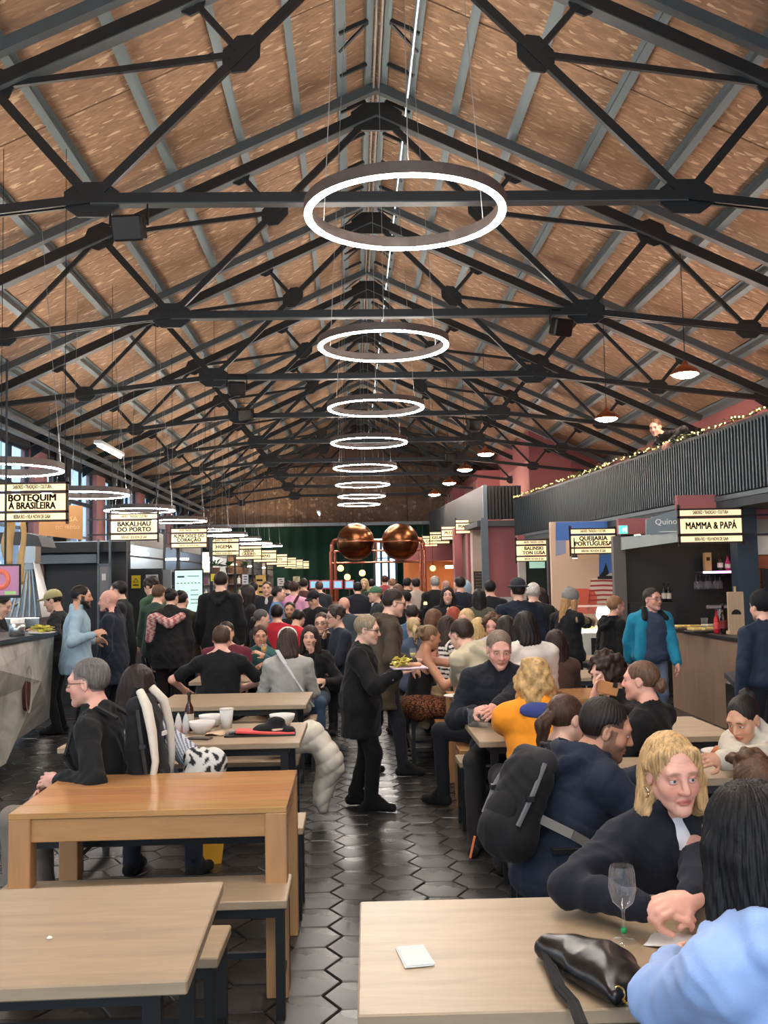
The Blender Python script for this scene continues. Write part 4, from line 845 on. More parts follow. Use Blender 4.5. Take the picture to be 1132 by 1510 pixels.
def surface_nets(D, ax):
    n = D.shape; ins = D < 0
    c = np.zeros([k - 1 for k in n], np.uint8)
    for dx in (0, 1):
        for dy in (0, 1):
            for dz in (0, 1): c += ins[dx:n[0] - 1 + dx, dy:n[1] - 1 + dy, dz:n[2] - 1 + dz]
    act = (c > 0) & (c < 8); I, J, K = np.nonzero(act); N = len(I)
    idx = np.full(c.shape, -1, np.int32); idx[I, J, K] = np.arange(N)
    acc = np.zeros((N, 3)); cnt = np.zeros(N)
    cor = [(a, b, e) for a in (0, 1) for b in (0, 1) for e in (0, 1)]
    for p in cor:
        for d in range(3):
            if p[d]: continue
            q = list(p); q[d] = 1
            v0 = D[I + p[0], J + p[1], K + p[2]]; v1 = D[I + q[0], J + q[1], K + q[2]]
            s = (v0 < 0) != (v1 < 0); t = np.where(s, v0 / np.where(s, v0 - v1, 1), 0)
            P0 = np.stack([ax[0][I + p[0]], ax[1][J + p[1]], ax[2][K + p[2]]], 1); P1 = np.stack([ax[0][I + q[0]], ax[1][J + q[1]], ax[2][K + q[2]]], 1)
            acc += np.where(s[:, None], P0 + (P1 - P0) * t[:, None], 0); cnt += s
    V = acc / np.maximum(cnt, 1)[:, None]
    Q = []
    for d in range(3):
        sa = [slice(1, n[i] - 1) if i != d else slice(0, n[i] - 1) for i in range(3)]
        sb = [slice(1, n[i] - 1) if i != d else slice(1, n[i]) for i in range(3)]
        A, B = ins[tuple(sa)], ins[tuple(sb)]
        for flip in (0, 1):
            m = (A & ~B) if flip == 0 else (~A & B); i, j, k = np.nonzero(m); g = [i, j, k]
            for e in range(3):
                if e != d: g[e] = g[e] + 1
            u, v = [(1, 2), (2, 0), (0, 1)][d]
            def cell(du, dv):
                h = [g[0], g[1], g[2]]; h[u] = h[u] - du; h[v] = h[v] - dv; return idx[h[0], h[1], h[2]]
            q = np.stack([cell(1, 1), cell(0, 1), cell(0, 0), cell(1, 0)], 1)
            Q.append(q if flip == 0 else q[:, ::-1])
    Q = np.concatenate(Q); return V, Q[(Q >= 0).all(1)]
def vnormals(V, Q):
    a = V[Q[:, 2]] - V[Q[:, 0]]; b = V[Q[:, 3]] - V[Q[:, 1]]; fn = np.cross(a, b); N = np.zeros_like(V)
    for i in range(4): np.add.at(N, Q[:, i], fn)
    return N / np.maximum(np.linalg.norm(N, axis=1), 1e-12)[:, None]
def to_obj(name, V, Q, mat, parent, tone=None):
    me = bpy.data.meshes.new(name)
    me.vertices.add(len(V)); me.vertices.foreach_set('co', V.astype(F).ravel())
    me.loops.add(Q.size); me.loops.foreach_set('vertex_index', Q.astype(np.int32).ravel())
    me.polygons.add(len(Q)); me.polygons.foreach_set('loop_start', np.arange(0, Q.size, 4, dtype=np.int32))
    me.polygons.foreach_set('use_smooth', np.ones(len(Q), bool)); me.update(calc_edges=True); me.validate()
    me.materials.append(mat)
    if tone is not None:
        at_ = me.color_attributes.new('tone', 'FLOAT_COLOR', 'POINT'); at_.data.foreach_set('color', np.concatenate([tone, np.ones((len(tone), 1))], 1).astype(F).ravel())
    o = bpy.data.objects.new(name, me); COL.objects.link(o); o.parent = parent; return o
def fold_noise(P, sc=1.0, seed=0.0):
    x, y, z = (P * sc).T; s = seed
    wx, wy, wz = 2.2 * np.sin(9 * y + 5 * z + s), 1.9 * np.sin(11 * x + s * 2), 2.4 * np.sin(14 * z + 6 * x + s)
    a = 1 - 2 * np.abs(np.sin(11 * x + 6 * z + wx + s)) ** .7
    b = 1 - 2 * np.abs(np.sin(24 * z + 9 * x - 8 * y + wy + wz * .6)) ** .8
    c = np.sin(37 * y - 31 * x + 19 * z + wz + wx)
    return .45 * a + .5 * b * (.6 + .4 * np.sin(7 * x + 5 * y + s)) + .28 * c
def prim_coord(prims, P):
    """nearest prim and length along it, per vertex"""
    best = np.full(len(P), 9.0); L = np.zeros(len(P)); W = np.zeros(len(P), int)
    x, y, z = P.T.astype(F)
    for i, p in enumerate(prims):
        if p['sub']: continue
        d = pval(p, x, y, z); m = d < best
        if p['t'] == 'c': u = p['b'] - p['a']; l = np.linalg.norm(u); s = (P - p['a']) @ (u / max(l, 1e-6))
        else: s = (P - p['c']) @ p['R'][:, 2]
        best = np.where(m, d, best); L = np.where(m, s, L); W = np.where(m, i, W)
    return L, W

HEAD = [  # local head, chin -.118, crown +.117
    ('e', (0, -.012, .030), (.077, .096, .087), .02), ('e', (0, .028, -.035), (.060, .062, .075), .03),
    ('c', (.046, .0, -.052), (.012, .068, -.094), .024, .018, .02), ('c', (-.046, .0, -.052), (-.012, .068, -.094), .024, .018, .02),
    ('e', (0, .070, -.098), (.020, .019, .017), .016),
    ('e', (.037, .055, -.028), (.027, .025, .027), .02), ('e', (-.037, .055, -.028), (.027, .025, .027), .02),
    ('c', (-.036, .074, .026), (.036, .074, .026), .017, .017, .02),
    ('s', (.031, .098, .006), (.019, .015, .013), .012), ('s', (-.031, .098, .006), (.019, .015, .013), .012),
    ('c', (0, .086, .016), (0, .108, -.026), .0085, .0115, .012),
    ('e', (.012, .096, -.031), (.0085, .010, .008), .008), ('e', (-.012, .096, -.031), (.0085, .010, .008), .008),
    ('c', (0, .0895, -.0560), (.021, .0795, -.0625), .0072, .0042, .006), ('c', (0, .0895, -.0560), (-.021, .0795, -.0625), .0072, .0042, .006), ('e', (0, .086, -.0672), (.019, .0105, .0066), .006),
    ('s', (.011, .1005, -.0624), (.015, .007, .0018), .003), ('s', (-.011, .1005, -.0624), (.015, .007, .0018), .003),
    ('e', (.078, -.010, -.006), (.0085, .020, .031), .008), ('e', (-.078, -.010, -.006), (.0085, .020, .031), .008),
    ('s', (.088, -.004, -.002), (.007, .010, .018), .004), ('s', (-.088, -.004, -.002), (.007, .010, .018), .004),
]
def head_prims(Hc, R, s, wide=1.0):
    out = []
    for h in HEAD:
        g = lambda p: Hc + R @ (np.array((p[0] * wide, p[1], p[2])) * s)
        if h[0] == 'c': out.append(cap(g(h[1]), g(h[2]), h[3] * s, h[4] * s, h[5] * s))
        else: out.append(ell(g(h[1]), np.array(h[2]) * s * np.array((wide, 1, 1)), R, h[3] * s, sub=h[0] == 's'))
    return out
def ik(S0, T, l1, l2, hint):
    d = T - S0; D = np.linalg.norm(d); mx = (l1 + l2) * .995
    if D > mx: T = S0 + d / D * mx; d = T - S0; D = mx
    D = max(D, abs(l1 - l2) + .02); u = d / max(D, 1e-6)
    a = (l1 * l1 - l2 * l2 + D * D) / (2 * D); h = math.sqrt(max(0, l1 * l1 - a * a))
    hint = hint - u * (hint @ u); return S0 + u * a + unit(hint) * h, T
def hand_prims(W, d, n, side, curl, s=1.0):
    """W wrist, d finger direction, n palm normal (the side the fingers close to), side +1 right hand"""
    d = unit(d); n = unit(n - d * (n @ d)); x = np.cross(d, n) * side     # x towards the little finger
    R = np.stack([x, d, n], 1); pr = []
    g = lambda a, b, c: W + (x * a + d * b + n * c) * s
    pr.append(ell(g(0, .045, 0), V3(.040, .050, .0155) * s, R, .012)); pr.append(cap(W - d * .02, g(0, .03, 0), .026 * s, .024 * s, .015))
    for i, (ox, L) in enumerate(((-.030, .072), (-.010, .080), (.010, .074), (.029, .058))):
        p = g(ox, .085 if i < 3 else .078, 0); a = curl * .55; r = (.0088, .009, .0086, .0078)[i] * s
        spread = (ox * 2.2)
        for j, fr in enumerate((.45, .31, .24)):
            dd = unit(d * math.cos(a) + n * math.sin(a) + x * spread); q = p + dd * L * fr * s
            pr.append(cap(p, q, r * (1 - .09 * j), r * (1 - .09 * (j + 1)), .006)); p = q; a += curl
    p = g(-.030, .022, .004); t1 = unit(d * .65 - x * .75 + n * (.15 + .3 * curl)); q = p + t1 * .036 * s; pr.append(cap(p, q, .0125 * s, .0105 * s, .010))
    t2 = unit(d * .9 - x * .25 + n * (.2 + .3 * curl)); pr.append(cap(q, q + t2 * .030 * s, .0105 * s, .0085 * s, .006))
    return pr
LOD = {'near': (.014, .0034, .0095, .0048), 'mid': (.022, .0075, .0145, .009), 'far': (.034, .0125, .022, .013)}
SKIN = {'light': (226, 180, 156), 'pink': (226, 170, 150), 'tan': (196, 142, 112), 'olive': (206, 156, 126), 'brown': (140, 96, 72)}
EYEW = None
def person(label, head, face=0.0, pose='sit', lod='mid', s=1.0, look=0.0, nod=0.0, tilt=0.0, lean=0.0, side=0.0, twist=0.0, seat=0.46, sex='m',
           skin='light', hair='short', hc=(40, 30, 24), beard=0, glasses=None, top=(30, 32, 36), topk='jacket', sleeve=1.0, puff=0.0, hood=None, collar=0.0,
           hem=None, inner=None, vcut=0.0, legs=(28, 30, 36), shoe=(24, 24, 26), rh=None, lh=None, rhn=None, lhn=None, rhd=None, lhd=None, curl=0.5, knees=0.10, legfwd=0.42, feetback=0.0,
           stripes=None, bare=False, skirt=None, legdir=None, fat=1.0, elb=None, elbl=None, step=0.0, group=None, hipz=None, brow=None, hemz=None, toptone=None, strap=None, pelvis_shift=0.0, age=0, hair_len=0):
    """head: world point of the head's middle. face: heading of the body (0 = away from the camera, pi/2 = to the left)."""
    st = LOD[lod]
    Hc = np.array(head, float); A = rotm(face); fwd, rt, up = A[:, 1], A[:, 0], V3(0, 0, 1)
    HR = rotm(face + look, nod, tilt); wd = 1.0 if sex == 'm' else .95; hs = (1.0 if sex == 'm' else .95) * (.5 + .5 * s)
    Nb = Hc + HR @ V3(0, -.035, -.055) * hs - up * .085 * hs * (1 if lean < .35 else .75) - fwd * (.01 + .06 * lean)
    if pose == 'sit':
        Pz = seat + .105; L = max(.36, min(.62, .50 * s)); 
        Pc = V3(Nb[0], Nb[1], Pz) - fwd * (math.tan(lean) * max(.15, Nb[2] - Pz)) - rt * side
        if pelvis_shift: Pc = Pc + fwd * pelvis_shift
    else:
        Pz = (hipz or .535 * (Nb[2] + .26)); Pc = V3(Nb[0], Nb[1], Pz) - fwd * math.tan(lean) * (Nb[2] - Pz) - rt * side
    base = V3(Pc[0], Pc[1], 0)
    if pose == 'sit': base = base + fwd * .25
    root = empty('person', tuple(base), face, label, 'person', group)
    Rinv = A.T
    sp = unit(Nb - Pc); LT = np.linalg.norm(Nb - Pc)
    TA = rotm(face + twist); trt, tf = TA[:, 0], TA[:, 1]; tf = unit(tf - sp * (tf @ sp)); trt = np.cross(tf, sp)
    TR = np.stack([trt, tf, sp], 1); ld = rotm(face + (legdir or 0))[:, 1]; lrt = rotm(face + (legdir or 0))[:, 0]
    PR = np.stack([lrt, np.cross(up, lrt), up], 1)
    sw = (.168 if sex == 'm' else .146) * (.6 + .4 * s) * fat; hw = (.092 if sex == 'm' else .095) * (.6 + .4 * s)
    chest_r = V3(.150 if sex == 'm' else .132, .112 if sex == 'm' else .105, .19) * V3(fat, fat, 1) * (.55 + .45 * s)
    chest_r[2] = LT * .38
    Cc = Nb - sp * LT * .36 + tf * .01; Ac = Pc + sp * LT * .30
    pel_r = V3(.158 if sex == 'm' else .162, .118, .115) * (.55 + .45 * s) * V3(fat, fat, 1); abd_r = V3(.140 if sex == 'm' else .124, .104, LT * .34) * V3(fat, fat * (1.05 if sex == 'm' else 1), 1) * V3(.55 + .45 * s, .55 + .45 * s, 1)
    la, lf = .285 * s, .25 * s
    SH, EL, WR, HN = [], [], [], []
    for sd, tgt, hint, hd, hn in ((1, rh, elb, rhd, rhn), (-1, lh, elbl, lhd, lhn)):
        sj = Nb - sp * .078 * s + trt * sd * sw - tf * .012
        if tgt is None: tgt = sj + V3(0, 0, -.52 * s) + fwd * .06 + rt * sd * .05 if pose == 'stand' else Pc + ld * .33 + lrt * sd * .12 + up * .12
        else: tgt = np.array(tgt, float)
        hv = (-fwd * .6 - up * .5 + rt * sd * .5) if hint is None else np.array(hint, float)
        e, wv = ik(sj, tgt, la, lf, hv); SH.append(sj); EL.append(e); WR.append(wv)
        d = unit(wv - e) if hd is None else np.array(hd, float)
        n = np.array(hn, float) if hn is not None else (-rt * sd * .8 - up * .5 + fwd * .1)
        HN.append((d, n))
    HJ, KN, AN, TO = [], [], [], []
    for i, sd in enumerate((1, -1)):
        h = Pc + lrt * sd * hw - up * .02
        if pose == 'sit':
            kn = h + ld * legfwd * s + lrt * sd * knees + up * min(.03, (.49 * s - seat) * .3); an = V3(kn[0], kn[1], .085) - ld * (.02 + feetback * (1 if i else .6)) + lrt * sd * .0
        else:
            ft = base + lrt * sd * (hw * .9 + .02) + ld * (step * (1 if sd > 0 else -1) * .5); an = V3(ft[0], ft[1], .085); kn, an = ik(h, an, (Pz - .1) * .518, (Pz - .1) * .498, ld)
        to = an + ld * .17 * s + V3(0, 0, -.055) + lrt * sd * .02
        HJ.append(h); KN.append(kn); AN.append(an); TO.append(to)
    # ---- body
    nr = .054 if sex == 'm' else .046
    B = head_prims(Hc, HR, hs, wd) + [cap(Hc + HR @ V3(0, -.022, -.06) * hs, Nb - sp * .03, nr, nr * 1.12, .022),
        ell(Cc, chest_r - .008, TR, .05), ell(Ac, abd_r - .008, TR, .05), ell(Pc, pel_r - .01, PR, .05), cap(SH[0], SH[1], .044, .044, .03)]
    for i in (0, 1):
        B += [cap(Nb + sp * .03, SH[i] + sp * .012, .036, .038, .03), cap(SH[i], EL[i], .046 * (.6 + .4 * s), .037, .02), cap(EL[i], WR[i], .038, .027, .02)]
        B += hand_prims(WR[i], HN[i][0], HN[i][1], (1, -1)[i], curl if not isinstance(curl, tuple) else curl[i], (1.0 if sex == 'm' else .92) * (.5 + .5 * s))
        B += [cap(HJ[i], KN[i], .078, .052, .03), cap(KN[i], AN[i], .050, .033, .03), cap(AN[i], TO[i], .030, .022, .02)]
    hb = .16 * hs
    fine = [(Hc - hb, Hc + hb, st[1])]
    if lod != 'far':
        for i in (0, 1): c = WR[i] + unit(HN[i][0]) * .07; fine.append((c - .105, c + .105, st[3]))
    V, Q = sdf_mesh(B, st[0], fine)
    hl = ((V - Hc) @ HR) / hs; col = np.tile(np.array(srgb(*SKIN[skin])), (len(V), 1))
    X, Y, Z = hl[:, 0] / wd, hl[:, 1], hl[:, 2]; inh = (np.abs(hl) < .16).all(1); fr = inh & (Y > .03)
    def paint(m, c, f):
        f = np.clip(f, 0, 1)[:, None] * m[:, None]; col[:] = col * (1 - f) + np.array(c) * f
    sk = np.array(srgb(*SKIN[skin]))
    ck = np.exp(-(((np.abs(X) - .04) / .022) ** 2 + ((Z + .03) / .022) ** 2)); paint(fr, sk * V3(1.05, .72, .68), ck * .55)
    paint(fr, sk * V3(1.0, .74, .70), np.exp(-((X / .016) ** 2 + ((Z + .03) / .014) ** 2)) * .5)
    w_ = max(st[1], .004); Zl = Z + .16 * np.abs(X); lip = np.clip(1.4 - ((X / .024) ** 2 + ((Zl + .0605) / .0085) ** 2), 0, 1); paint(fr & (Y > .06), sk * (V3(.80, .42, .42) if sex == 'f' else V3(.78, .52, .48)), lip * 1.6)
    paint(fr & (Y > .06), sk * .3, np.exp(-(((Zl + .0605) / (.0014 + w_ * .22)) ** 2)) * (np.abs(X) < .025) * .75)
    bc = np.array(srgb(*(brow or tuple(int(c * .7) for c in hc))))
    paint(fr & (Y > .05), bc, np.clip(1.5 - (((np.abs(X) - .031) / .020) ** 2 + ((Z - .0275 + .25 * np.maximum(0, np.abs(X) - .035)) / (.0045 + .2 * w_)) ** 2), 0, 1) * .75)
    if lod != 'near': paint(fr & (Y > .05), np.array((.02, .014, .012)), np.clip(1.5 - (((np.abs(X) - .031) / .0145) ** 2 + ((Z - .004) / (.0045 + .25 * w_)) ** 2), 0, 1) * .85)
    else: paint(fr & (Y > .05), sk * V3(.72, .52, .50), np.clip(1.3 - (((np.abs(X) - .031) / .021) ** 2 + ((Z - .003) / .014) ** 2), 0, 1) * .6)
    if beard:
        bd = np.array(srgb(*hc)) * .8; zone = np.clip(((-.018 + .045 * (Y - .02) / .05 * 0) - Z) / .02, 0, 1) * np.clip((Y + .01) / .02, 0, 1); lipz = np.clip(((X / .027) ** 2 + ((Z + .062) / .013) ** 2) - 1, 0, 1)
        edge = np.clip((-.030 - Z - .25 * np.clip(Y - .03, 0, 1)) / .010, 0, 1); ear = np.clip((np.abs(X) - .056) / .008, 0, 1) * (Z < .01) * (Y < .035)
        must = np.exp(-((Z + .046) / .007) ** 2) * (np.abs(X) < .03) * (Y > .07)
        paint(inh & (Y > -.01) & (Z > -.13), bd, np.clip(np.maximum(np.maximum(edge * lipz, ear * (Y > .0)), must), 0, 1) * beard)
    if age:  # crease shade of folds and wrinkles painted into the skin tone
        for q in (1, -1):
            for (x0, z0), (x1, z1), a_ in (((.017, -.030), (.030, -.060), .5), ((.026, -.068), (.028, -.090), .4), ((.020, -.014), (.042, -.020), .35)):
                t_ = np.clip(((X * q - x0) * (x1 - x0) + (Z - z0) * (z1 - z0)) / ((x1 - x0) ** 2 + (z1 - z0) ** 2), 0, 1); dd = np.hypot(X * q - x0 - t_ * (x1 - x0), Z - z0 - t_ * (z1 - z0)); paint(fr, sk * V3(.72, .55, .52), np.exp(-(dd / .0035) ** 2) * a_ * age)
        for zz in (.048, .058): paint(fr, sk * V3(.80, .64, .60), np.exp(-((Z - zz - .1 * X * X / .04) / .0018) ** 2) * (np.abs(X) < .04) * .35 * age)
    if hair in ('short', 'buzz', 'balding'):   # stubbled scalp under thin hair
        paint(inh & (Z > .025 - .07 * np.clip((-Y - .0) / .04, 0, 1)) & (Y < .05 + .4 * np.clip(Z - .05, 0, .05)) & (np.abs(X) < .0835), np.array(srgb(*hc)), np.full(len(V), .55 if hair != 'short' else .85))
    def L(V): return (V - base) @ A      # to root space (root is rotated by face)
    to_obj('body', L(V), Q, vcol(), root, col)
    # ---- eyes
    if lod == 'near':
        for sd in (1, -1):
            c = Hc + HR @ (V3(sd * .031 * wd, .0755, .0045) * hs); m = MB(); n = 14
            iris = unit(HR[:, 1]); me = []
            prof = [(math.sin(a) * .0125, math.cos(a) * .0125) for a in [PI * i / 12 for i in range(1, 12)]]
            m.lathe((0, 0, 0), prof, n); e = m.build('eye', vcol(.15), root, True)
            vv = np.array([v.co for v in e.data.vertices]); z = vv[:, 2] / .0125
            cl = np.tile(V3(.75, .70, .66), (len(vv), 1)); cl[z > .88] = (.05, .055, .06); cl[z > .98] = (.01, .01, .01)
            a_ = e.data.color_attributes.new('tone', 'FLOAT_COLOR', 'POINT'); a_.data.foreach_set('color', np.concatenate([cl, np.ones((len(cl), 1))], 1).astype(F).ravel())
            zq = Vector(iris).to_track_quat('Z', 'Y'); loc = L(c[None])[0]
            e.matrix_basis = Matrix.Translation(Vector(loc)) @ (Matrix(A.T.tolist()).to_4x4() @ zq.to_matrix().to_4x4())
            lidp = [ell(c + HR @ V3(0, .0012, .0052) * hs, V3(.0165, .0135, .0085) * hs, HR @ rotm(0, .25, 0), .004), ell(c + HR @ V3(0, 0, -.0085) * hs, V3(.0155, .0125, .005) * hs, HR, .004), ell(c, V3(.0127, .0127, .0127), None, .001, sub=True)]
            Vl, Ql = sdf_mesh(lidp, .0016); tl = np.tile(sk * V3(.84, .70, .66), (len(Vl), 1)); to_obj('eyelid', L(Vl), Ql, vcol(), root, tl)
    # ---- garments
    def garment(name, pr, mat, step=st[2], amp=.006, seed=0.0, puffer=0.0, tone=None, fine=()):
        if lod == 'far': amp *= .8
        V, Q = sdf_mesh(pr, step, fine); N = vnormals(V, Q)
        P_ = V - base; dsp = amp * (.55 * fold_noise(P_, .8, seed) + (.62 if lod != 'far' else .3) * fold_noise(P_ * V3(1, 1, .75), 1.9, seed + 2))
        if puffer or tone is not None: Lc, Wc = prim_coord(pr, V)
        if puffer: dsp = dsp * .6 + puffer * (np.abs(np.sin(Lc / .085 * PI)) ** .5 - .75)
        V = V + N * dsp[:, None]
        t = tone(V, Lc, Wc, L(V)) if tone is not None else None
        return to_obj(name, L(V), Q, mat, root, t)
    sd0 = (Hc[0] * 7.3 + Hc[1] * 3.1) % 6.28
    g = .014 + (.012 if puff else 0) + (.006 if topk in ('hoodie', 'coat') else 0)
    fab = fabric(top)
    if topk == 'tank': tp = [ell(Cc - sp * .02, chest_r + .004 - V3(.012, 0, .03), TR, .05), ell(Ac, abd_r + .005, TR, .05), ell(Pc + up * .03, pel_r + V3(0, 0, -.03), PR, .05)]
    else:
        tp = [ell(Cc, chest_r + g, TR, .06), ell(Ac, abd_r + g, TR, .06), ell(Pc, pel_r + g + V3(.010, .010, -.02), PR, .06), cap(SH[0], SH[1], .044 + g, .044 + g, .05)]
        for i in (0, 1): tp.append(cap(Nb + sp * .008, SH[i] + sp * .012, .034 + g, .036 + g, .04))
        for i in (0, 1):
            tp.append(cap(SH[i], SH[i] + (EL[i] - SH[i]) * min(1, sleeve * 1.0 if sleeve < 1 else 1), .049 * (.6 + .4 * s) + g, .044 + g, .03))
            if sleeve >= 1: tp.append(cap(EL[i], WR[i] - unit(WR[i] - EL[i]) * .012, .043 + g, .031 + g * .8, .03))
        if collar: tp += [cap(Nb + sp * .0 + tf * .03 + trt * q * .05, Nb + sp * collar + tf * .045 + trt * q * .055, .026, .022, .02) for q in (1, -1)] + [cap(Nb - tf * .05 + trt * .045, Nb + sp * collar - tf * .045 + trt * .02, .026, .022, .02), cap(Nb - tf * .05 - trt * .045, Nb + sp * collar - tf * .045 - trt * .02, .026, .022, .02)]
        if hood == 'down': tp += [ell(Nb - tf * .085 - sp * .03, V3(.115, .062, .10), TR, .03), cap(Nb - tf * .06 + trt * .09 + sp * .01, Nb + tf * .05 + trt * .08 - sp * .03, .03, .024, .03), cap(Nb - tf * .06 - trt * .09 + sp * .01, Nb + tf * .05 - trt * .08 - sp * .03, .03, .024, .03), ell(Nb - tf * .075 + sp * .045, V3(.070, .055, .085), TR, .012, sub=True)]
        if hood == 'down':
            hp = [Nb + trt * q * .105 + tf * .06 - sp * .015 for q in (1, -1)]; hb_ = [Nb + trt * q * .100 - tf * .10 - sp * .025 for q in (1, -1)]; hc_ = Nb - tf * .165 - sp * .115
            tp += [cap(hp[q], hb_[q], .016, .026, .02) for q in (0, 1)] + [cap(hb_[q], hc_, .026, .032, .02) for q in (0, 1)]
        if hood == 'up': tp += [ell(Hc + HR @ V3(0, -.02, .015), V3(.108, .125, .130), HR, .03), cap(Hc + HR @ V3(0, -.05, -.05), Nb - tf * .03, .085, .09, .04), ell(Hc + HR @ V3(0, .11, -.03), V3(.072, .09, .11), HR, .02, sub=True)]
    if pose == 'stand' and topk in ('jacket', 'hoodie', 'sweater', 'shirt', 'coat') and not (hemz is None and topk in ('sweater', 'shirt')):
        hemz = hemz if hemz is not None else (Pz - (.30 if topk == 'coat' else .13))
        tp += [cap(Pc + up * .05, V3(Pc[0], Pc[1], hemz + .02), .168 * fat, .19 * fat, .08, fl=PR[:, 1], flat=.78), ell(V3(Pc[0], Pc[1], hemz - .40), V3(.9, .9, .42), None, .012, sub=True)]
    if vcut: tp.append(cap(Nb + tf * (.10) + sp * .07, Nb + tf * .15 - sp * vcut, .062, .012, .01, sub=True))
    tonef = None; tmat = fab
    if stripes is not None:
        ca, cb, per, fracn, mode = stripes; ca, cb = np.array(srgb(*ca)), np.array(srgb(*cb)); tmat = vcol(.85, spec=.2)
        def tonef(V, Lc, Wc, lv):
            q = Lc if mode == 'along' else (lv @ np.array((.8, .2, .55)) if mode == 'diag' else np.arctan2((V - Cc) @ trt, (V - Cc) @ tf) * .14)
            return np.where((((q / per) % 1.0) < fracn)[:, None], ca[None], cb[None])
        garment(topk, tp, tmat, min(st[2] * .7, max(.0045, stripes[2] * .3)), .004, sd0, 0, tonef)
    else: garment({'tank': 'vest'}.get(topk, topk), tp, fab, st[2], {'near': .0105, 'mid': .011, 'far': .009}[lod] if topk != 'tank' else .002, sd0, puff)
    if inner is not None:
        garment('shirt', [ell(Cc + sp * .03, chest_r - V3(.012, -.002, .03), TR, .05), cap(SH[0], SH[1], .042, .042, .03), cap(Nb - sp * .05, Nb + sp * .0, .072, .060, .03)] , fabric(inner), st[2], .002, sd0)
    lp = [ell(Pc - up * .005, pel_r + .006 - V3(0, 0, .015), PR, .05)]
    for i in (0, 1): lp += [cap(HJ[i], KN[i], .088 * (.6 + .4 * s), .064, .03), cap(KN[i], AN[i] - up * .012, .062, .052, .03)]
    if skirt is not None:
        ca, cb = (np.array(srgb(*c)) for c in skirt)
        sp_ = [ell(Pc, pel_r + .016, PR, .05)] + [cap(HJ[i], KN[i], .10, .085, .08) for i in (0, 1)] + [cap((HJ[0] + HJ[1]) / 2, (KN[0] + KN[1]) / 2, .09, .08, .08), cap((KN[0] + KN[1]) / 2, (KN[0] + KN[1]) / 2 - up * .25, .10, .12, .06)]
        garment('skirt', sp_, vcol(.8, spec=.2), st[2] * .6, .004, sd0, 0, lambda V, Lc, Wc, lv: np.where(((np.sin(lv[:, 0] * 260 + 3 * np.sin(lv[:, 1] * 190)) * np.sin(lv[:, 1] * 250 + lv[:, 2] * 230 + 2 * np.sin(lv[:, 2] * 170)) > .1))[:, None], ca[None], cb[None]))
    else: garment('trousers', lp, fabric(legs), st[2] * 1.15, .005, sd0 + 1)
    for i in (0, 1):
        sp_ = [cap(AN[i] - ld * .035 + V3(0, 0, -.042), TO[i] + V3(0, 0, .002), .040, .034, .02), cap(AN[i] + up * .03, AN[i] + ld * .075 - up * .028, .049, .046, .02), ell(TO[i] - up * .13, V3(1, 1, .10), None, .004, sub=True)]
        garment('shoe', sp_, fabric(shoe), max(.012, st[2]), 0.0)
    # ---- hair and headgear (in head space)
    def local(name, pr, mat, step, amp=0.0, freq=0.0, post=None):
        V, Q = sdf_mesh(pr, step)
        if amp:
            N = vnormals(V, Q); th = np.arctan2(V[:, 0], V[:, 1] + .01)
            if freq > 0: dsp = amp * (np.sin(th * freq + 3 * np.sin(V[:, 2] * 22 + sd0)) + .6 * np.sin(th * freq * 2.3 + V[:, 2] * 31 + sd0) + .5 * np.sin(V[:, 0] * 160 + 2 * np.sin(V[:, 2] * 40)))
            else: dsp = amp * (np.sin(V[:, 0] * -freq + sd0) * np.sin(V[:, 1] * -freq + 1) * np.sin(V[:, 2] * -freq + 2) * 2 + np.sin(V[:, 0] * -freq * .55 + V[:, 2] * -freq * .6))
            V = V + N * dsp[:, None]
        W = Hc + (V * hs * V3(wd, 1, 1)) @ HR.T
        return to_obj(name, L(W), Q, mat, post or root)
    hst = {'near': .0045, 'mid': .009, 'far': .013}[lod]; hm = hairmat(tuple(hc), hair in ('curly', 'curlylong'))
    face_cut = [ell((0, .108, -.008), (.068, .074, .108), None, .012, sub=True), ell((0, .075, -.13), (.09, .10, .06), None, .012, sub=True)]
    ears_cut = [ell((q * .083, -.004, -.018), (.024, .028, .040), None, .008, sub=True) for q in (1, -1)]
    nape = [ell((0, -.05, -.125), (.13, .12, .055), None, .012, sub=True)]
    dome = [ell((0, -.017, .037), (.084, .102, .090), None, .01)]
    if hair == 'short' and sex == 'm': local('hair', [ell((0, -.020, .047), (.0805, .0945, .0805), None, .012), ell((0, -.040, .022), (.078, .0735, .072), None, .012)] + face_cut + [ell((q * .083, .008, -.016), (.024, .040, .050), None, .010, sub=True) for q in (1, -1)] + [ell((0, -.05, -.105), (.13, .12, .062), None, .012, sub=True)], hm, hst * (.75 if lod == 'near' else 1), .0011, 33)
    elif hair == 'bobback':
        pr = [ell((0, -.020, .036), (.086, .102, .092), None, .012), ell((0, -.045, -.015), (.094, .078, .100), None, .035)] + [cap((q * .070, -.035, -.02), (q * .092, -.020, -.120), .030, .034, .02) for q in (1, -1)] + [cap((q * .04, -.08, -.03), (q * .05, -.088, -.128), .044, .046, .03) for q in (1, -1)] + [cap((-.055, .05, .075), (-.084, .025, -.02), .018, .016, .02), cap((-.084, .025, -.02), (-.088, .02, -.105), .018, .024, .02), cap((.052, .045, .078), (.082, -.005, .03), .016, .016, .02)]
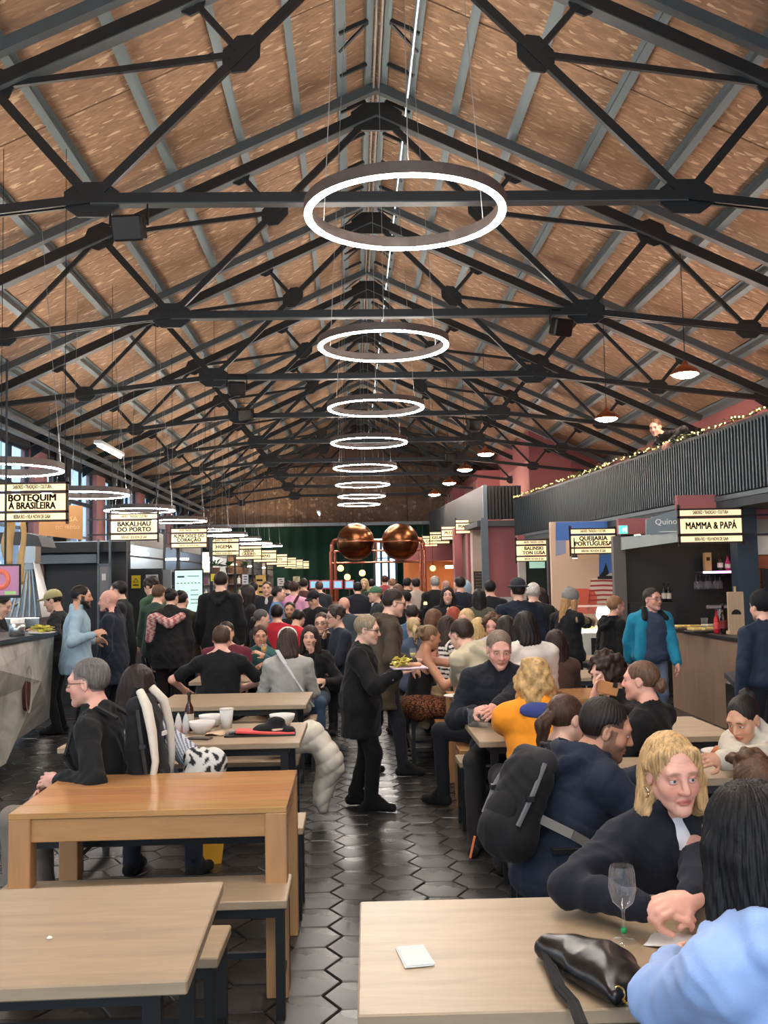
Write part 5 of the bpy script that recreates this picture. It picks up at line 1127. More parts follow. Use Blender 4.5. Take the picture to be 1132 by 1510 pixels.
        local('hair', pr + [ell((0, .112, -.004), (.063, .080, .108), None, .010, sub=True), ell((.086, .006, -.020), (.020, .024, .036), None, .008, sub=True)], hm, .0028, .0016, 52)
    elif hair == 'short': local('hair', [ell((0, -.014, .038), (.0825, .1015, .091), None, .01)] + face_cut + ears_cut + nape, hm, hst * (.8 if lod == 'near' else 1), .0013, 31)
    elif hair == 'buzz': local('hair', [ell((0, -.014, .034), (.0795, .099, .088), None, .01)] + face_cut + ears_cut + nape, hm, hst, .001, 26)
    elif hair == 'balding': local('hair', [ell((0, -.02, .020), (.081, .098, .080), None, .01), ell((0, .06, .07), (.062, .085, .075), None, .02, sub=True)] + face_cut + ears_cut + nape, hm, hst, .0015, 26)
    elif hair == 'fluffy': local('hair', [ell((0, -.012, .048), (.096, .112, .098), None, .01)] + face_cut + ears_cut + nape, hm, hst, .006, -75)
    elif hair == 'curly': local('hair', [ell((0, -.02, .035), (.112, .122, .112), None, .01)] + face_cut + [ell((0, .06, -.15), (.09, .10, .06), None, .012, sub=True)], hm, hst, .008, -85)
    elif hair == 'curlylong': local('hair', dome + [ell((0, -.05, -.02), (.118, .088, .125), None, .04), cap((.075, -.02, -.06), (.085, -.03, -.18), .045, .04, .03), cap((-.075, -.02, -.06), (-.085, -.03, -.18), .045, .04, .03), cap((0, -.07, -.08), (0, -.085, -.20), .07, .06, .03), ell((0, .115, -.045), (.062, .075, .115), None, .012, sub=True)], hm, hst, .0075, -62)
    elif hair in ('bob', 'long', 'wavy'):
        e = {'bob': -.135, 'wavy': -.20, 'long': -.36}[hair] if not hair_len else -hair_len
        pr = dome + [ell((0, -.02, .01), (.094, .100, .105), None, .03), cap((.078, .012, .0), (.088, .0, max(e, -.15)), .030, .034, .025), cap((-.078, .012, .0), (-.088, .0, max(e, -.15)), .030, .034, .025), cap((.05, -.06, -.03), (.055, -.075, e), .052, .05, .03), cap((-.05, -.06, -.03), (-.055, -.075, e), .052, .05, .03), cap((0, -.075, -.02), (0, -.085, e), .05, .05, .03),
              ell((0, .108, -.035), (.062, .078, .118), None, .012, sub=True)]
        local('hair', pr, hm, hst * (.7 if lod == 'near' else 1), .0024, 34 if lod == 'near' else 22)
    elif hair in ('bun', 'ponytail', 'updo', 'lowbun'):
        pr = [ell((0, -.018, .034), (.081, .100, .089), None, .01)] + face_cut + ears_cut + nape
        hx = local('hair', pr, hm, hst, .0004, 24)
        if hair == 'bun': local('hair_bun', [ell((0, -.085, .085), (.045, .042, .042), None, .01)], hm, hst, .004, -90, hx)
        if hair == 'lowbun': local('hair_bun', [ell((0, -.118, -.025), (.045, .038, .042), None, .01)], hm, hst, .004, -90, hx)
        if hair == 'updo': local('hair_bun', [ell((0, -.085, .05), (.062, .06, .06), None, .01), cap((0, -.1, .06), (.03, -.16, -.02), .03, .012, .02), cap((0, -.1, .05), (-.03, -.14, -.04), .03, .01, .02)], hm, hst, .006, -80, hx)
        if hair == 'ponytail': local('ponytail', [cap((0, -.10, .02), (0, -.155, -.03), .03, .035, .02), cap((0, -.155, -.03), (0, -.15, -.16), .036, .02, .02)], hm, hst, .004, 20, hx)
    elif hair == 'cap':
        local('hair', [ell((0, -.014, .034), (.081, .1, .088), None, .01)] + face_cut + ears_cut + nape, hm, hst, .0015, 26)
        local('cap', [ell((0, -.012, .045), (.090, .106, .092), None, .01), ell((0, 0, -.06), (.2, .2, .095), None, .006, sub=True), ell((0, .115, .045), (.062, .065, .012), None, .008)], fabric(toptone or (60, 64, 70)), hst)
    elif hair in ('beanie', 'beanielong'):
        if hair == 'beanielong': local('hair', [cap((.07, .0, -.02), (.085, -.01, -.25), .03, .035, .02), cap((-.07, .0, -.02), (-.085, -.01, -.25), .03, .035, .02), cap((0, -.07, -.02), (0, -.09, -.28), .06, .06, .03)], hm, hst, .003, 22)
        else: local('hair', [ell((0, -.014, .030), (.081, .1, .09), None, .01)] + face_cut + ears_cut + nape, hm, hst, .0015, 26)
        local('beanie', [ell((0, -.02, .052), (.094, .110, .098), None, .01), ell((0, 0, -.075), (.22, .22, .085), None, .006, sub=True), cap((0, -.05, .13), (0, -.06, .15), .02, .015, .02)], fabric(toptone or (90, 92, 90)), hst, .002, 40)
    elif hair == 'hat':
        local('hair', [ell((0, -.014, .030), (.081, .1, .09), None, .01)] + face_cut + ears_cut + nape, hm, hst, .0015, 26)
        local('hat', [ell((0, -.012, .085), (.088, .102, .075), None, .012), ell((0, -.012, .055), (.135, .15, .012), None, .015)], fabric(toptone or (44, 46, 50)), hst)
    if beard > .8:
        local('beard', [cap((q * .062, .02, -.055), (q * .02, .075, -.105), .020, .022, .02) for q in (1, -1)] + [ell((0, .076, -.108), (.028, .022, .022), None, .02), ell((0, .12, -.058), (.03, .05, .014), None, .008, sub=True)], hairmat(tuple(hc), True), hst, .0015, 30)
    if glasses is not None:
        m = MB(); gl = lambda p: Vector(L((Hc + HR @ (np.array(p) * hs))[None])[0])
        for sd in (1, -1):
            m.tube([gl((sd * .031 + .022 * math.cos(t), .098 - .004 * abs(math.cos(t)), .003 + .016 * math.sin(t))) for t in [2 * PI * i / 14 for i in range(15)]], .0018 if lod == 'near' else .0028, 5)
            m.tube([gl((sd * .053, .094, .006)), gl((sd * .074, .07, .008)), gl((sd * .082, -.01, .006))], .0018 if lod == 'near' else .0026, 5)
        m.tube([gl((.009, .1, .006)), gl((-.009, .1, .006))], .0018, 5)
        m.build('glasses', plain(glasses, .3), root)
    root['_n'] = 0; del root['_n']
    return dict(root=root, L=L, A=A, Hc=Hc, HR=HR, Nb=Nb, Pc=Pc, SH=SH, EL=EL, WR=WR, KN=KN, AN=AN, TR=TR, sp=sp, tf=tf, trt=trt, base=base, Cc=Cc, garment=garment, local=local, st=st, hs=hs)
# ================================================================ tables and benches
LAM = wood((168, 147, 120), .74, 'X', .40, 8.0); OAK = wood((190, 142, 92), .70, 'X', .22, 7.0); OAKV = wood((190, 142, 96), .74, 'Z', .34, 7.0)
FRM = plain((18, 18, 19), .45)
def metal_table(x0, x1, y0, y1, lab, rz=0.0, z=.75, group='wood topped tables on black frames'):
    L, D = x1 - x0, y1 - y0; r = empty('dining_table', ((x0 + x1) / 2, (y0 + y1) / 2, 0), rz, lab, 'table', group)
    MB().box((0, 0, z - .0175), (L, D, .035), None, .004).build('tabletop', LAM, r)
    for sy in (-1, 1): MB().box((0, sy * (D / 2 - .10), z - .06), (L - .16, .05, .05)).build('apron_rail', FRM, r)
    for sx in (-1, 1):
        MB().box((sx * (L / 2 - .10), 0, z - .06), (.05, D - .2, .05)).build('end_rail', FRM, r)
        for sy in (-1, 1): MB().box((sx * (L / 2 - .10), sy * (D / 2 - .10), (z - .06) / 2), (.045, .045, z - .06)).build('leg', FRM, r)
        MB().box((sx * (L / 2 - .10), 0, .10), (.03, D - .2, .03)).build('stretcher', FRM, r)
    MB().beam((-(L / 2 - .12), 0, .62), (-(L / 2 - .45), 0, z - .06), .015, .015).build('brace', FRM, r); MB().beam((L / 2 - .12, 0, .62), (L / 2 - .45, 0, z - .06), .015, .015).build('brace', FRM, r)
    return r
def bench(x0, x1, y0, y1, lab, rz=0.0, z=.46):
    L, D = x1 - x0, y1 - y0; r = empty('bench', ((x0 + x1) / 2, (y0 + y1) / 2, 0), rz, lab, 'bench', 'wood topped benches on black frames')
    MB().box((0, 0, z - .0175), (L, D, .035), None, .004).build('seat', LAM if L > D else wood((168, 147, 120), .74, 'Y', .40, 8.0), r)
    a = (L, D) if L > D else (D, L)
    for s1 in (-1, 1):
        for s2 in (-1, 1): MB().box((s1 * (L / 2 - .03), s2 * (D / 2 - .03), (z - .035) / 2), (.036, .036, z - .035)).build('leg', FRM, r)
    for s2 in (-1, 1): MB().box((0, s2 * (D / 2 - .03), z - .053), (L - .06, .03, .036)).build('seat_rail', FRM, r)
    for s1 in (-1, 1): MB().box((s1 * (L / 2 - .03), 0, z - .053), (.03, D - .06, .036)).build('end_rail', FRM, r); MB().box((s1 * (L / 2 - .03), 0, .14), (.024, D - .06, .024)).build('end_stretcher', FRM, r)
    MB().box((0, (D / 2 - .03) if L > D else 0, .14), (L - .06, .024, .024)).build('stretcher', FRM, r)
    return r
def oak_table(x0, x1, y0, y1, lab, z=.77):
    L, D = x1 - x0, y1 - y0; r = empty('oak_table', ((x0 + x1) / 2, (y0 + y1) / 2, 0), 0, lab, 'table')
    n = 5
    for i in range(n): MB().box((0, -D / 2 + D * (i + .5) / n, z - .0125), (L, D / n - .0015, .025), None, .002).build('tabletop_plank', wood((190 + 5 * (i % 2), 143 - 4 * (i % 3), 90 + 3 * (i % 2)), .68, 'X', .16, 7.0), r)
    for sy in (-1, 1): MB().box((0, sy * (D / 2 - .03), z - .075), (L - .16, .03, .095), None, .003).build('apron', OAK, r)
    for sx in (-1, 1):
        MB().box((sx * (L / 2 - .03), 0, z - .075), (.03, D - .16, .095)).build('end_apron', wood((206, 154, 102), .72, 'Y', .3, 7.0), r)
        for sy in (-1, 1): MB().box((sx * (L / 2 - .045), sy * (D / 2 - .045), (z - .025) / 2), (.09, .09, z - .025), None, .004).build('leg', OAKV, r)
    return r
def oak_bench(x0, x1, y0, y1, lab, z=.46):
    L, D = x1 - x0, y1 - y0; r = empty('oak_bench', ((x0 + x1) / 2, (y0 + y1) / 2, 0), 0, lab, 'bench')
    MB().box((0, 0, z - .02), (L, D, .04), None, .004).build('seat', OAK, r)
    for sx in (-1, 1):
        for sy in (-1, 1): MB().box((sx * (L / 2 - .035), sy * (D / 2 - .05), (z - .04) / 2), (.07, .09, z - .04), None, .004).build('leg', OAKV, r)
    MB().box((0, 0, z - .075), (L - .14, .03, .07)).build('rail', OAK, r)
    return r
metal_table(-1.85, -.42, 2.385, 3.15, 'pale wood topped table in the front left corner with crumbs', .02)
bench(-1.75, -.465, 3.32, 3.63, 'pale wood bench poking out behind the front left table', -.02)
bench(-1.47, -.277, 3.87, 4.21, 'pale wood bench on black legs in front of the solid oak table')
oak_table(-1.43, -.29, 4.08, 4.86, 'solid honey oak table with square legs, empty and glossy')
bench(-1.70, -.27, 4.97, 5.30, 'pale wood bench behind the solid oak table, with the backpack man on it')
metal_table(-1.75, -.325, 5.80, 6.62, 'pale wood topped table laden with white bowls and a beer bottle', -.01)
bench(-1.60, -.40, 6.80, 7.16, 'pale wood bench with the cream quilted coat over its end')
metal_table(-1.56, -.365, 7.56, 8.42, 'empty pale wood topped table behind the man in the black tee', -.02)
bench(-1.55, -.35, 8.78, 9.12, 'bench carrying the black tee man and the grey sweater woman')
metal_table(-1.6, -.35, 9.45, 10.2, 'pale wood topped table where the woman in teal sits'); bench(-1.6, -.35, 10.32, 10.64, 'bench under the woman in teal')
metal_table(-1.9, -.5, 11.2, 11.9, 'pale wood topped table beside the two people in red')
metal_table(0.0, 1.55, 2.17, 2.92, 'pale wood topped table in the front right corner with a black handbag', -.015)
bench(.30, 1.75, 3.20, 3.50, 'bench under the blonde woman in navy'); bench(.30, 1.75, 1.55, 1.87, 'bench under the woman in the light blue hoodie')
bench(.68, 2.15, 3.98, 4.32, 'bench under the man wearing the black backpack')
metal_table(1.12, 2.55, 4.50, 5.08, 'pale wood topped table beyond the man wearing the black backpack')
bench(.80, 2.40, 5.20, 5.50, 'bench shared by the orange jacket woman and the girl with a bun')
metal_table(.72, 2.25, 5.66, 6.46, 'pale wood topped table between the orange jacket woman and the balding man'); bench(.70, 2.3, 6.58, 6.88, 'bench under the balding man in the black puffer')
oak_bench(.75, 2.2, 7.05, 7.33, 'oak bench with block legs at the aisle, nearest of two'); oak_table(.77, 2.2, 7.52, 8.22, 'solid oak table at the right of the aisle', .75); oak_bench(.70, 2.1, 8.36, 8.62, 'oak bench with block legs behind the aisle side oak table')
bench(.50, .82, 8.85, 9.9, 'narrow black legged bench in the aisle under the woman in the tank top')
metal_table(1.0, 2.5, 9.05, 9.8, 'pale wood topped table before the woman in the striped sweater'); metal_table(1.2, 2.9, 10.9, 11.6, 'pale wood topped table among the far right crowd')
hb = empty('high_table', (.1, 16.7, 0), 0, 'long high table with a pale top across the middle of the hall', 'table')
MB().box((0, 0, 1.09), (2.1, .6, .04), None, .004).build('tabletop', LAM, hb); MB().box((0, .1, .53), (1.9, .06, 1.06)).build('modesty_panel', plain((22, 22, 24), .6), hb)
for sx in (-1, 1):
    for sy in (-1, 1): MB().box((sx * .95, sy * .24, .535), (.05, .05, 1.07)).build('leg', FRM, hb)
for i in range(4): wineglass('wine_glass', (.35 + .11 * i, 16.55, 1.11), 'stemmed glass standing in a row on the high table', 'row of glasses on the high table', 1.0, False, 12, None, plain((196, 200, 204), .1))
# ---------------------------------------------------------------- things on the tables
ZT_ = .75
def on(px, py, z=ZT_): return at(px, py, z=z)
WHT = plain((216, 212, 206), .35, 0, .04)
def bowl(px, py, lab, R=.085):
    r = empty('bowl', on(px, py), 0, lab, 'bowl'); MB().lathe((0, 0, 0), [(.04, .0), (.05, .006), (.078, .045), (R, .075), (R - .004, .075), (.072, .046), (.03, .014)], 28).build('bowl_body', WHT, r, True); MB().lathe((0, 0, .035), [(.060, 0), (.064, .012)], 20).build('soup', plain((150, 110, 70), .4), r)
bowl(298, 1081, 'white bowl nearest the edge of the laden table'); bowl(312, 1071, 'white bowl behind the nearest bowl, beside the plastic cup'); bowl(416, 1070, 'white bowl at the right end of the laden table')
bottle(on(279, 1078), 'brown beer bottle on the laden table beside the bowls', (58, 30, 14), .86, (200, 190, 176))
for px, lab in ((263, 'left of the two small pointed glass cruets by the beer bottle'), (274, 'right of the two small pointed glass cruets by the beer bottle')):
    r = empty('cruet', on(px, 1082), 0, lab, 'cruet'); MB().lathe((0, 0, 0), [(.022, 0), (.024, .06), (.016, .10), (.006, .125)], 14).build('glass', plain((196, 200, 196), .1), r, True); MB().lathe((0, 0, .12), [(.007, 0), (.005, .014)], 8).build('stopper', STL, r)
r = empty('plastic_cup', on(334, 1074), 0, 'clear plastic cup standing between the bowls', 'cup'); MB().lathe((0, 0, 0), [(.034, 0), (.046, .125), (.044, .125), (.032, .006)], 20).build('cup_wall', plain((214, 214, 210), .2), r, True); MB().lathe((0, 0, .122), [(.0475, 0), (.0475, .008)], 20).build('rim', WHT, r)
r = empty('serving_tray', on(384, 1084), .03, 'black tray lined with coral red paper on the laden table', 'tray'); MB().box((0, 0, .006), (.44, .14, .012), None, .004).build('tray', BLACK, r)
MB().box((.03, .0, .02), (.36, .13, .016), Matrix.Rotation(.06, 3, 'Y'), .004).build('coral_paper', plain((222, 84, 78), .7), r); MB().box((.12, .02, .036), (.14, .10, .010), Matrix.Rotation(.5, 3, 'Z')).build('napkin', plain((226, 200, 180), .8), r); MB().cyl((-.20, -.02, .02), (-.12, .03, .022), .012, 8).build('cutlery_roll', STL, r)
r = empty('paper_tray', on(253, 1083), 0, 'coral red paper sheet beside the cruets', 'paper'); MB().box((0, 0, .004), (.14, .16, .008), Matrix.Rotation(.1, 3, 'Z')).build('sheet', plain((222, 84, 78), .7), r)
r = empty('paper_napkin', on(317, 1084), 0, 'crumpled beige napkin between the bowl and the tray', 'napkin'); m = MB(); m.grid([[(-.06 + .024 * i, -.05 + .02 * j, .012 + .014 * math.sin(i * 2.1 + j) * math.cos(j * 1.7 + i)) for j in range(6)] for i in range(6)]); m.build('folds', plain((206, 178, 146), .8), r, True, solid=.003)
r = empty('mobile_phone', on(294, 1090), .1, 'dark phone lying on the laden table in front of the bowl', 'phone'); MB().box((0, 0, .005), (.075, .15, .009), Matrix.Rotation(1.2, 3, 'Z'), .003).build('case', plain((58, 54, 50), .3), r); MB().box((0, 0, .0098), (.066, .135, .001), Matrix.Rotation(1.2, 3, 'Z')).build('screen', plain((22, 24, 28), .1), r)
def blob(name, lab, cat, prims, mat, step=.012, amp=.008, part='cloth', tone=None, seed=1.0):
    lo = np.min([pbox(p)[0] for p in prims], 0); hi = np.max([pbox(p)[1] for p in prims], 0); c = V3((lo[0] + hi[0]) / 2, (lo[1] + hi[1]) / 2, lo[2])
    r = empty(name, tuple(c), 0, lab, cat); V, Q = sdf_mesh(prims, step); N = vnormals(V, Q); V = V + N * (amp * fold_noise(V, 1.3, seed))[:, None]
    t = tone(V) if tone else None
    to_obj(part, V - c, Q, mat, r, t); return r
def W(px, py, Y=None, z=None): return np.array(at(px, py, Y=Y, z=z))
a = W(395, 1076, z=.78); blob('black_bag', 'slouched black cloth bag on the laden table', 'bag', [ell(a, V3(.10, .06, .04)), ell(a + V3(.05, .01, .04), V3(.06, .04, .045)), ell(a + V3(.12, 0, -.005), V3(.05, .05, .03))], fabric((26, 26, 28)))
# cream quilted coat draped on the bench end
a = V3(-.31, 6.95, .46); pr = [cap(a + V3(-.25, .0, .09), a + V3(.0, .0, .14), .09, .10, .05), cap(a + V3(.02, .0, .13), a + V3(.13, -.02, -.02), .10, .12, .06, V3(.9, 0, .44), .62), cap(a + V3(.13, -.02, -.02), a + V3(.06, -.0, -.30), .13, .10, .06, V3(.98, 0, .2), .55), cap(a + V3(-.7, .05, .13), a + V3(-.2, .05, .14), .07, .08, .05)]
def quilt(V): return None
r = blob('quilted_coat', 'cream quilted coat draped over the bench end beside the aisle', 'coat', pr, fabric((206, 200, 184)), .011, .006)
o = r.children[0]; co = np.array([v.co for v in o.data.vertices]); 
for v in o.data.vertices: v.co += v.normal * (.012 * abs(math.sin((v.co.z - v.co.x * .6) / .10 * PI)) ** .5 - .006)
# printed bag and navy jacket on the bench beside the backpack man
a = V3(-.80, 5.14, .46); PRT = np.array(srgb(224, 222, 214)), np.array(srgb(40, 40, 42))
blob('printed_bag', 'white bag with black leaf print on the bench beside the backpack man', 'bag', [ell(a + V3(0, 0, .19), V3(.11, .09, .18)), ell(a + V3(.06, 0, .30), V3(.07, .07, .09)), ell(a + V3(-.03, 0, .33), V3(.07, .06, .06))], vcol(.8), .008, .007, 'cloth', lambda V: np.where(((np.sin(V[:, 0] * 60 + 40 * V[:, 2] + 2.5 * np.sin(V[:, 2] * 45)) * np.sin(V[:, 2] * 55 - 30 * V[:, 0] + 2 * np.sin(V[:, 0] * 60))) > .25)[:, None], PRT[1][None], PRT[0][None]))
a = V3(-1.02, 5.14, .46); blob('folded_jacket', 'dark navy jacket heaped beside the printed bag', 'jacket', [ell(a + V3(0, 0, .10), V3(.13, .12, .11)), ell(a + V3(.02, .02, .20), V3(.09, .09, .12))], fabric((34, 40, 54)))
r = empty('paper_bag', at(312, 1271, z=0.0), .2, 'yellow paper bag standing on the floor under the oak table', 'bag'); MB().prism([(-.06, -.05, 0), (.055, -.05, 0), (.085, -.05, .22), (-.055, -.05, .22)], (0, .1, 0)).build('body', plain((214, 160, 40), .7), r); MB().box((.015, 0, .225), (.15, .08, .02)).build('folded_top', plain((196, 142, 30), .7), r)
# beige jacket on the aisle bench
a = V3(.72, 9.02, .46); blob('folded_coat', 'olive beige coat folded on the aisle bench beside the leopard skirt', 'coat', [cap(a + V3(-.05, -.04, .17), a + V3(.12, .05, .20), .07, .06, .05), cap(a + V3(-.06, -.12, .16), a + V3(-.09, -.20, -.06), .07, .06, .04, V3(0, 1, 0), .6), cap(a + V3(.06, -.1, .10), a + V3(.10, -.12, .03), .08, .08, .05)], fabric((146, 128, 98)), .011, .010)
# front right table
P0 = at(582, 1399, z=ZT_ + .002); r = empty('paper_note', on(610, 1412), 0, 'small white folded paper lying alone on the front right table', 'paper')
q = [at(583, 1399, z=.752), at(622, 1396, z=.752), at(640, 1424, z=.752), at(597, 1428, z=.752)]; c0 = Vector(r.location)
for k, nm in enumerate(('lower_sheet', 'upper_sheet')): m = MB(); m.prism([p - c0 + Vector((.003 * k, .003 * k, .0025 * k)) for p in q], (0, 0, .0022)); m.build(nm, plain((214, 214, 212), .8), r)
GG = wineglass('wine_glass', on(920, 1388), 'empty stemmed wine glass with a green ring on the front right table', None, .96, False, 40); MB().lathe((0, 0, .022), [(.0075, 0), (.009, .005), (.0075, .012)], 12).build('green_charm', plain((30, 150, 80), .3), GG, True)
r = empty('paper_napkin', on(990, 1392), .9, 'white napkin half hidden by the light blue sleeve', 'napkin'); m = MB(); m.grid([[(-.055 + .0275 * i, -.055 + .0275 * j, .006 + .006 * math.sin(i * 1.7 + j)) for j in range(5)] for i in range(5)]); m.build('sheet', plain((224, 222, 218), .8), r, True, solid=.002)
# handbag
LEA = NT('leather'); LEA.base(srgb(15, 15, 16)); LEA.set(Roughness=.30, Specular_IOR_Level=.4); _n = LEA.n('TexNoise', Scale=7.0, Detail=3.0); LEA.l(LEA.coords(), _n.inputs['Vector']); LEA.bump(_n.outputs['Fac'], .35, .02); LEA = LEA.m
GOLD = plain((200, 168, 100), .25, .9)
hc_ = (W(800, 1412, z=.76) + W(905, 1472, z=.76)) / 2
L0, L1, TP = W(803, 1408, z=.765), W(905, 1478, z=.765), W(880, 1398, z=.80)
HL = np.linalg.norm(L1 - L0); HD = (L1 - L0) / HL; HP = V3(-HD[1], HD[0], 0); HP = HP if HP[1] > 0 else -HP; HRm = np.stack([HD, np.cross(V3(0, 0, 1), HD), V3(0, 0, 1)], 1)
hbg = blob('handbag', 'black leather half moon handbag on the front right table', 'handbag', [cap(L0 + V3(.0, .0, .012), L1 + V3(0, .0, .012), .020, .020, .03), ell((L0 + L1) / 2 + HP * .045 + V3(0, 0, .020), V3(HL * .50, .060, .040), HRm, .04), ell((L0 + L1) / 2 + HP * .075 + HD * .035 + V3(0, 0, .016), V3(HL * .40, .052, .032), HRm, .04), cap(L0 + HP * .02 + V3(0, 0, .02), L0 * .45 + L1 * .55 + HP * .125 + V3(0, 0, .02), .018, .022, .05)], LEA, .006, .0045, 'bag_body', None, 2.3)
b0 = Vector(hbg.location)
LC = lambda p: Vector(p) - b0
pts = [LC(L0 + V3(0, 0, .02)), LC(W(812, 1424, z=.775)), LC(W(825, 1455, z=.772)), LC(W(845, 1478, z=.77)), LC(W(858, 1512, z=.77)), LC(W(866, 1560, z=.74))]
m = MB()
for i in range(len(pts) - 1): m.beam(pts[i], pts[i + 1], .026, .007)
m.tube(pts, .006, 6); m.build('strap', fabric((20, 20, 21)), hbg)
for k, e in enumerate((L0 + V3(-.005, .0, .025), L1 + V3(.01, -.005, .02))):
    m = MB(); c = LC(e); m.tube([c + Vector((.013 * math.cos(t), .006 * math.sin(t), .013 * math.sin(t))) for t in [2 * PI * i / 14 for i in range(15)]], .0028, 6); m.build('ring', GOLD, hbg)
    for j in range(4 if k else 2): MB().tube([LC(e) + Vector((.006 + .005 * j, -.010 - .013 * j, -.008 - .002 * j)), LC(e) + Vector((.008 + .005 * j, -.022 - .013 * j, -.010 - .002 * j))], .0032, 6).build('chain_link', GOLD, hbg)
m = MB(); m.tube([LC(L0 + (L1 - L0) * t + V3(-.006, -.012, .028)) for t in (.05, .3, .6, .95)], .003, 5); m.build('zip', plain((60, 58, 54), .3, .7), hbg)
# crumbs and small things
cr = empty('crumb', at(73, 1385, z=.752), 0, 'white crumb of bread on the front left table', 'crumb'); MB().lathe((0, 0, 0), [(.004, 0), (.008, .004), (.004, .008)], 7).build('bread', plain((230, 226, 216), .9), cr)
# right hand tables: tumblers, plates
for px, py, lab in [(698, 1071, 'clear tumbler at the left of the pair by the orange sleeve'), (712, 1072, 'clear tumbler at the right of the pair by the orange sleeve')]: tumbler(on(px, py), lab, 1.15)
r = empty('plate', on(672, 1028), 0, 'white paper plate on the aisle side oak table', 'plate'); MB().lathe((0, 0, 0), [(.06, 0), (.10, .014), (.098, .017), (.058, .006)], 24).build('plate_body', WHT, r, True); MB().box((.01, 0, .014), (.07, .05, .012), None, .004).build('food', plain((200, 150, 90), .7), r)
r = empty('pink_flower', on(908, 1128), 0, 'pink paper napkin beside the bearded man', 'napkin'); m = MB()
for k in range(7): a = k * .9; m.add([(0, 0, .01), (.03 * math.cos(a), .03 * math.sin(a), .05), (.035 * math.cos(a + .5), .035 * math.sin(a + .5), .03)], [(0, 1, 2)])
m.build('paper_folds', plain((226, 110, 140), .8), r)
r = empty('plate', on(1068, 1112), 0, 'white plate with noodles in front of the woman in the cream jacket', 'plate'); MB().lathe((0, 0, 0), [(.07, 0), (.12, .016), (.118, .019), (.068, .006)], 24).build('plate_body', WHT, r, True); MB().lathe((0, 0, .008), [(.07, 0), (.05, .03), (.02, .04)], 14).build('noodles', plain((190, 110, 60), .6), r, True)
# things on the stone counter
q = at(62, 934, Y=9.6); r = empty('salad_plate', (q.x, 9.6, 1.235), 0, 'plate of yellow green salad on the stone counter', 'plate'); MB().lathe((0, 0, 0), [(.08, 0), (.13, .014), (.128, .018)], 24).build('plate_body', WHT, r, True)
m = MB(); rr = random.Random(5)
for k in range(40): m.box((rr.uniform(-.08, .08), rr.uniform(-.08, .08), rr.uniform(.02, .08)), (.05, .03, .006), Matrix.Rotation(rr.uniform(0, 3), 3, 'Z') @ Matrix.Rotation(rr.uniform(-.8, .8), 3, 'X'))
tag(m.build('leaves', plain((190, 180, 70), .6, 0, .3), r), kind='stuff')
q = at(25, 930, Y=9.3); r = empty('cup_stack', (q.x, 9.3, 1.235), 0, 'steel pot of paper cups on the stone counter', 'pot'); MB().lathe((0, 0, 0), [(.07, 0), (.075, .12), (.072, .12), (.068, .01)], 20).build('pot', STL, r, True)
for k in range(3): MB().lathe(((k - 1) * .035, .01 * k, .05), [(.022, 0), (.03, .11), (.028, .11)], 12).build('paper_cup', WHT, r, True)
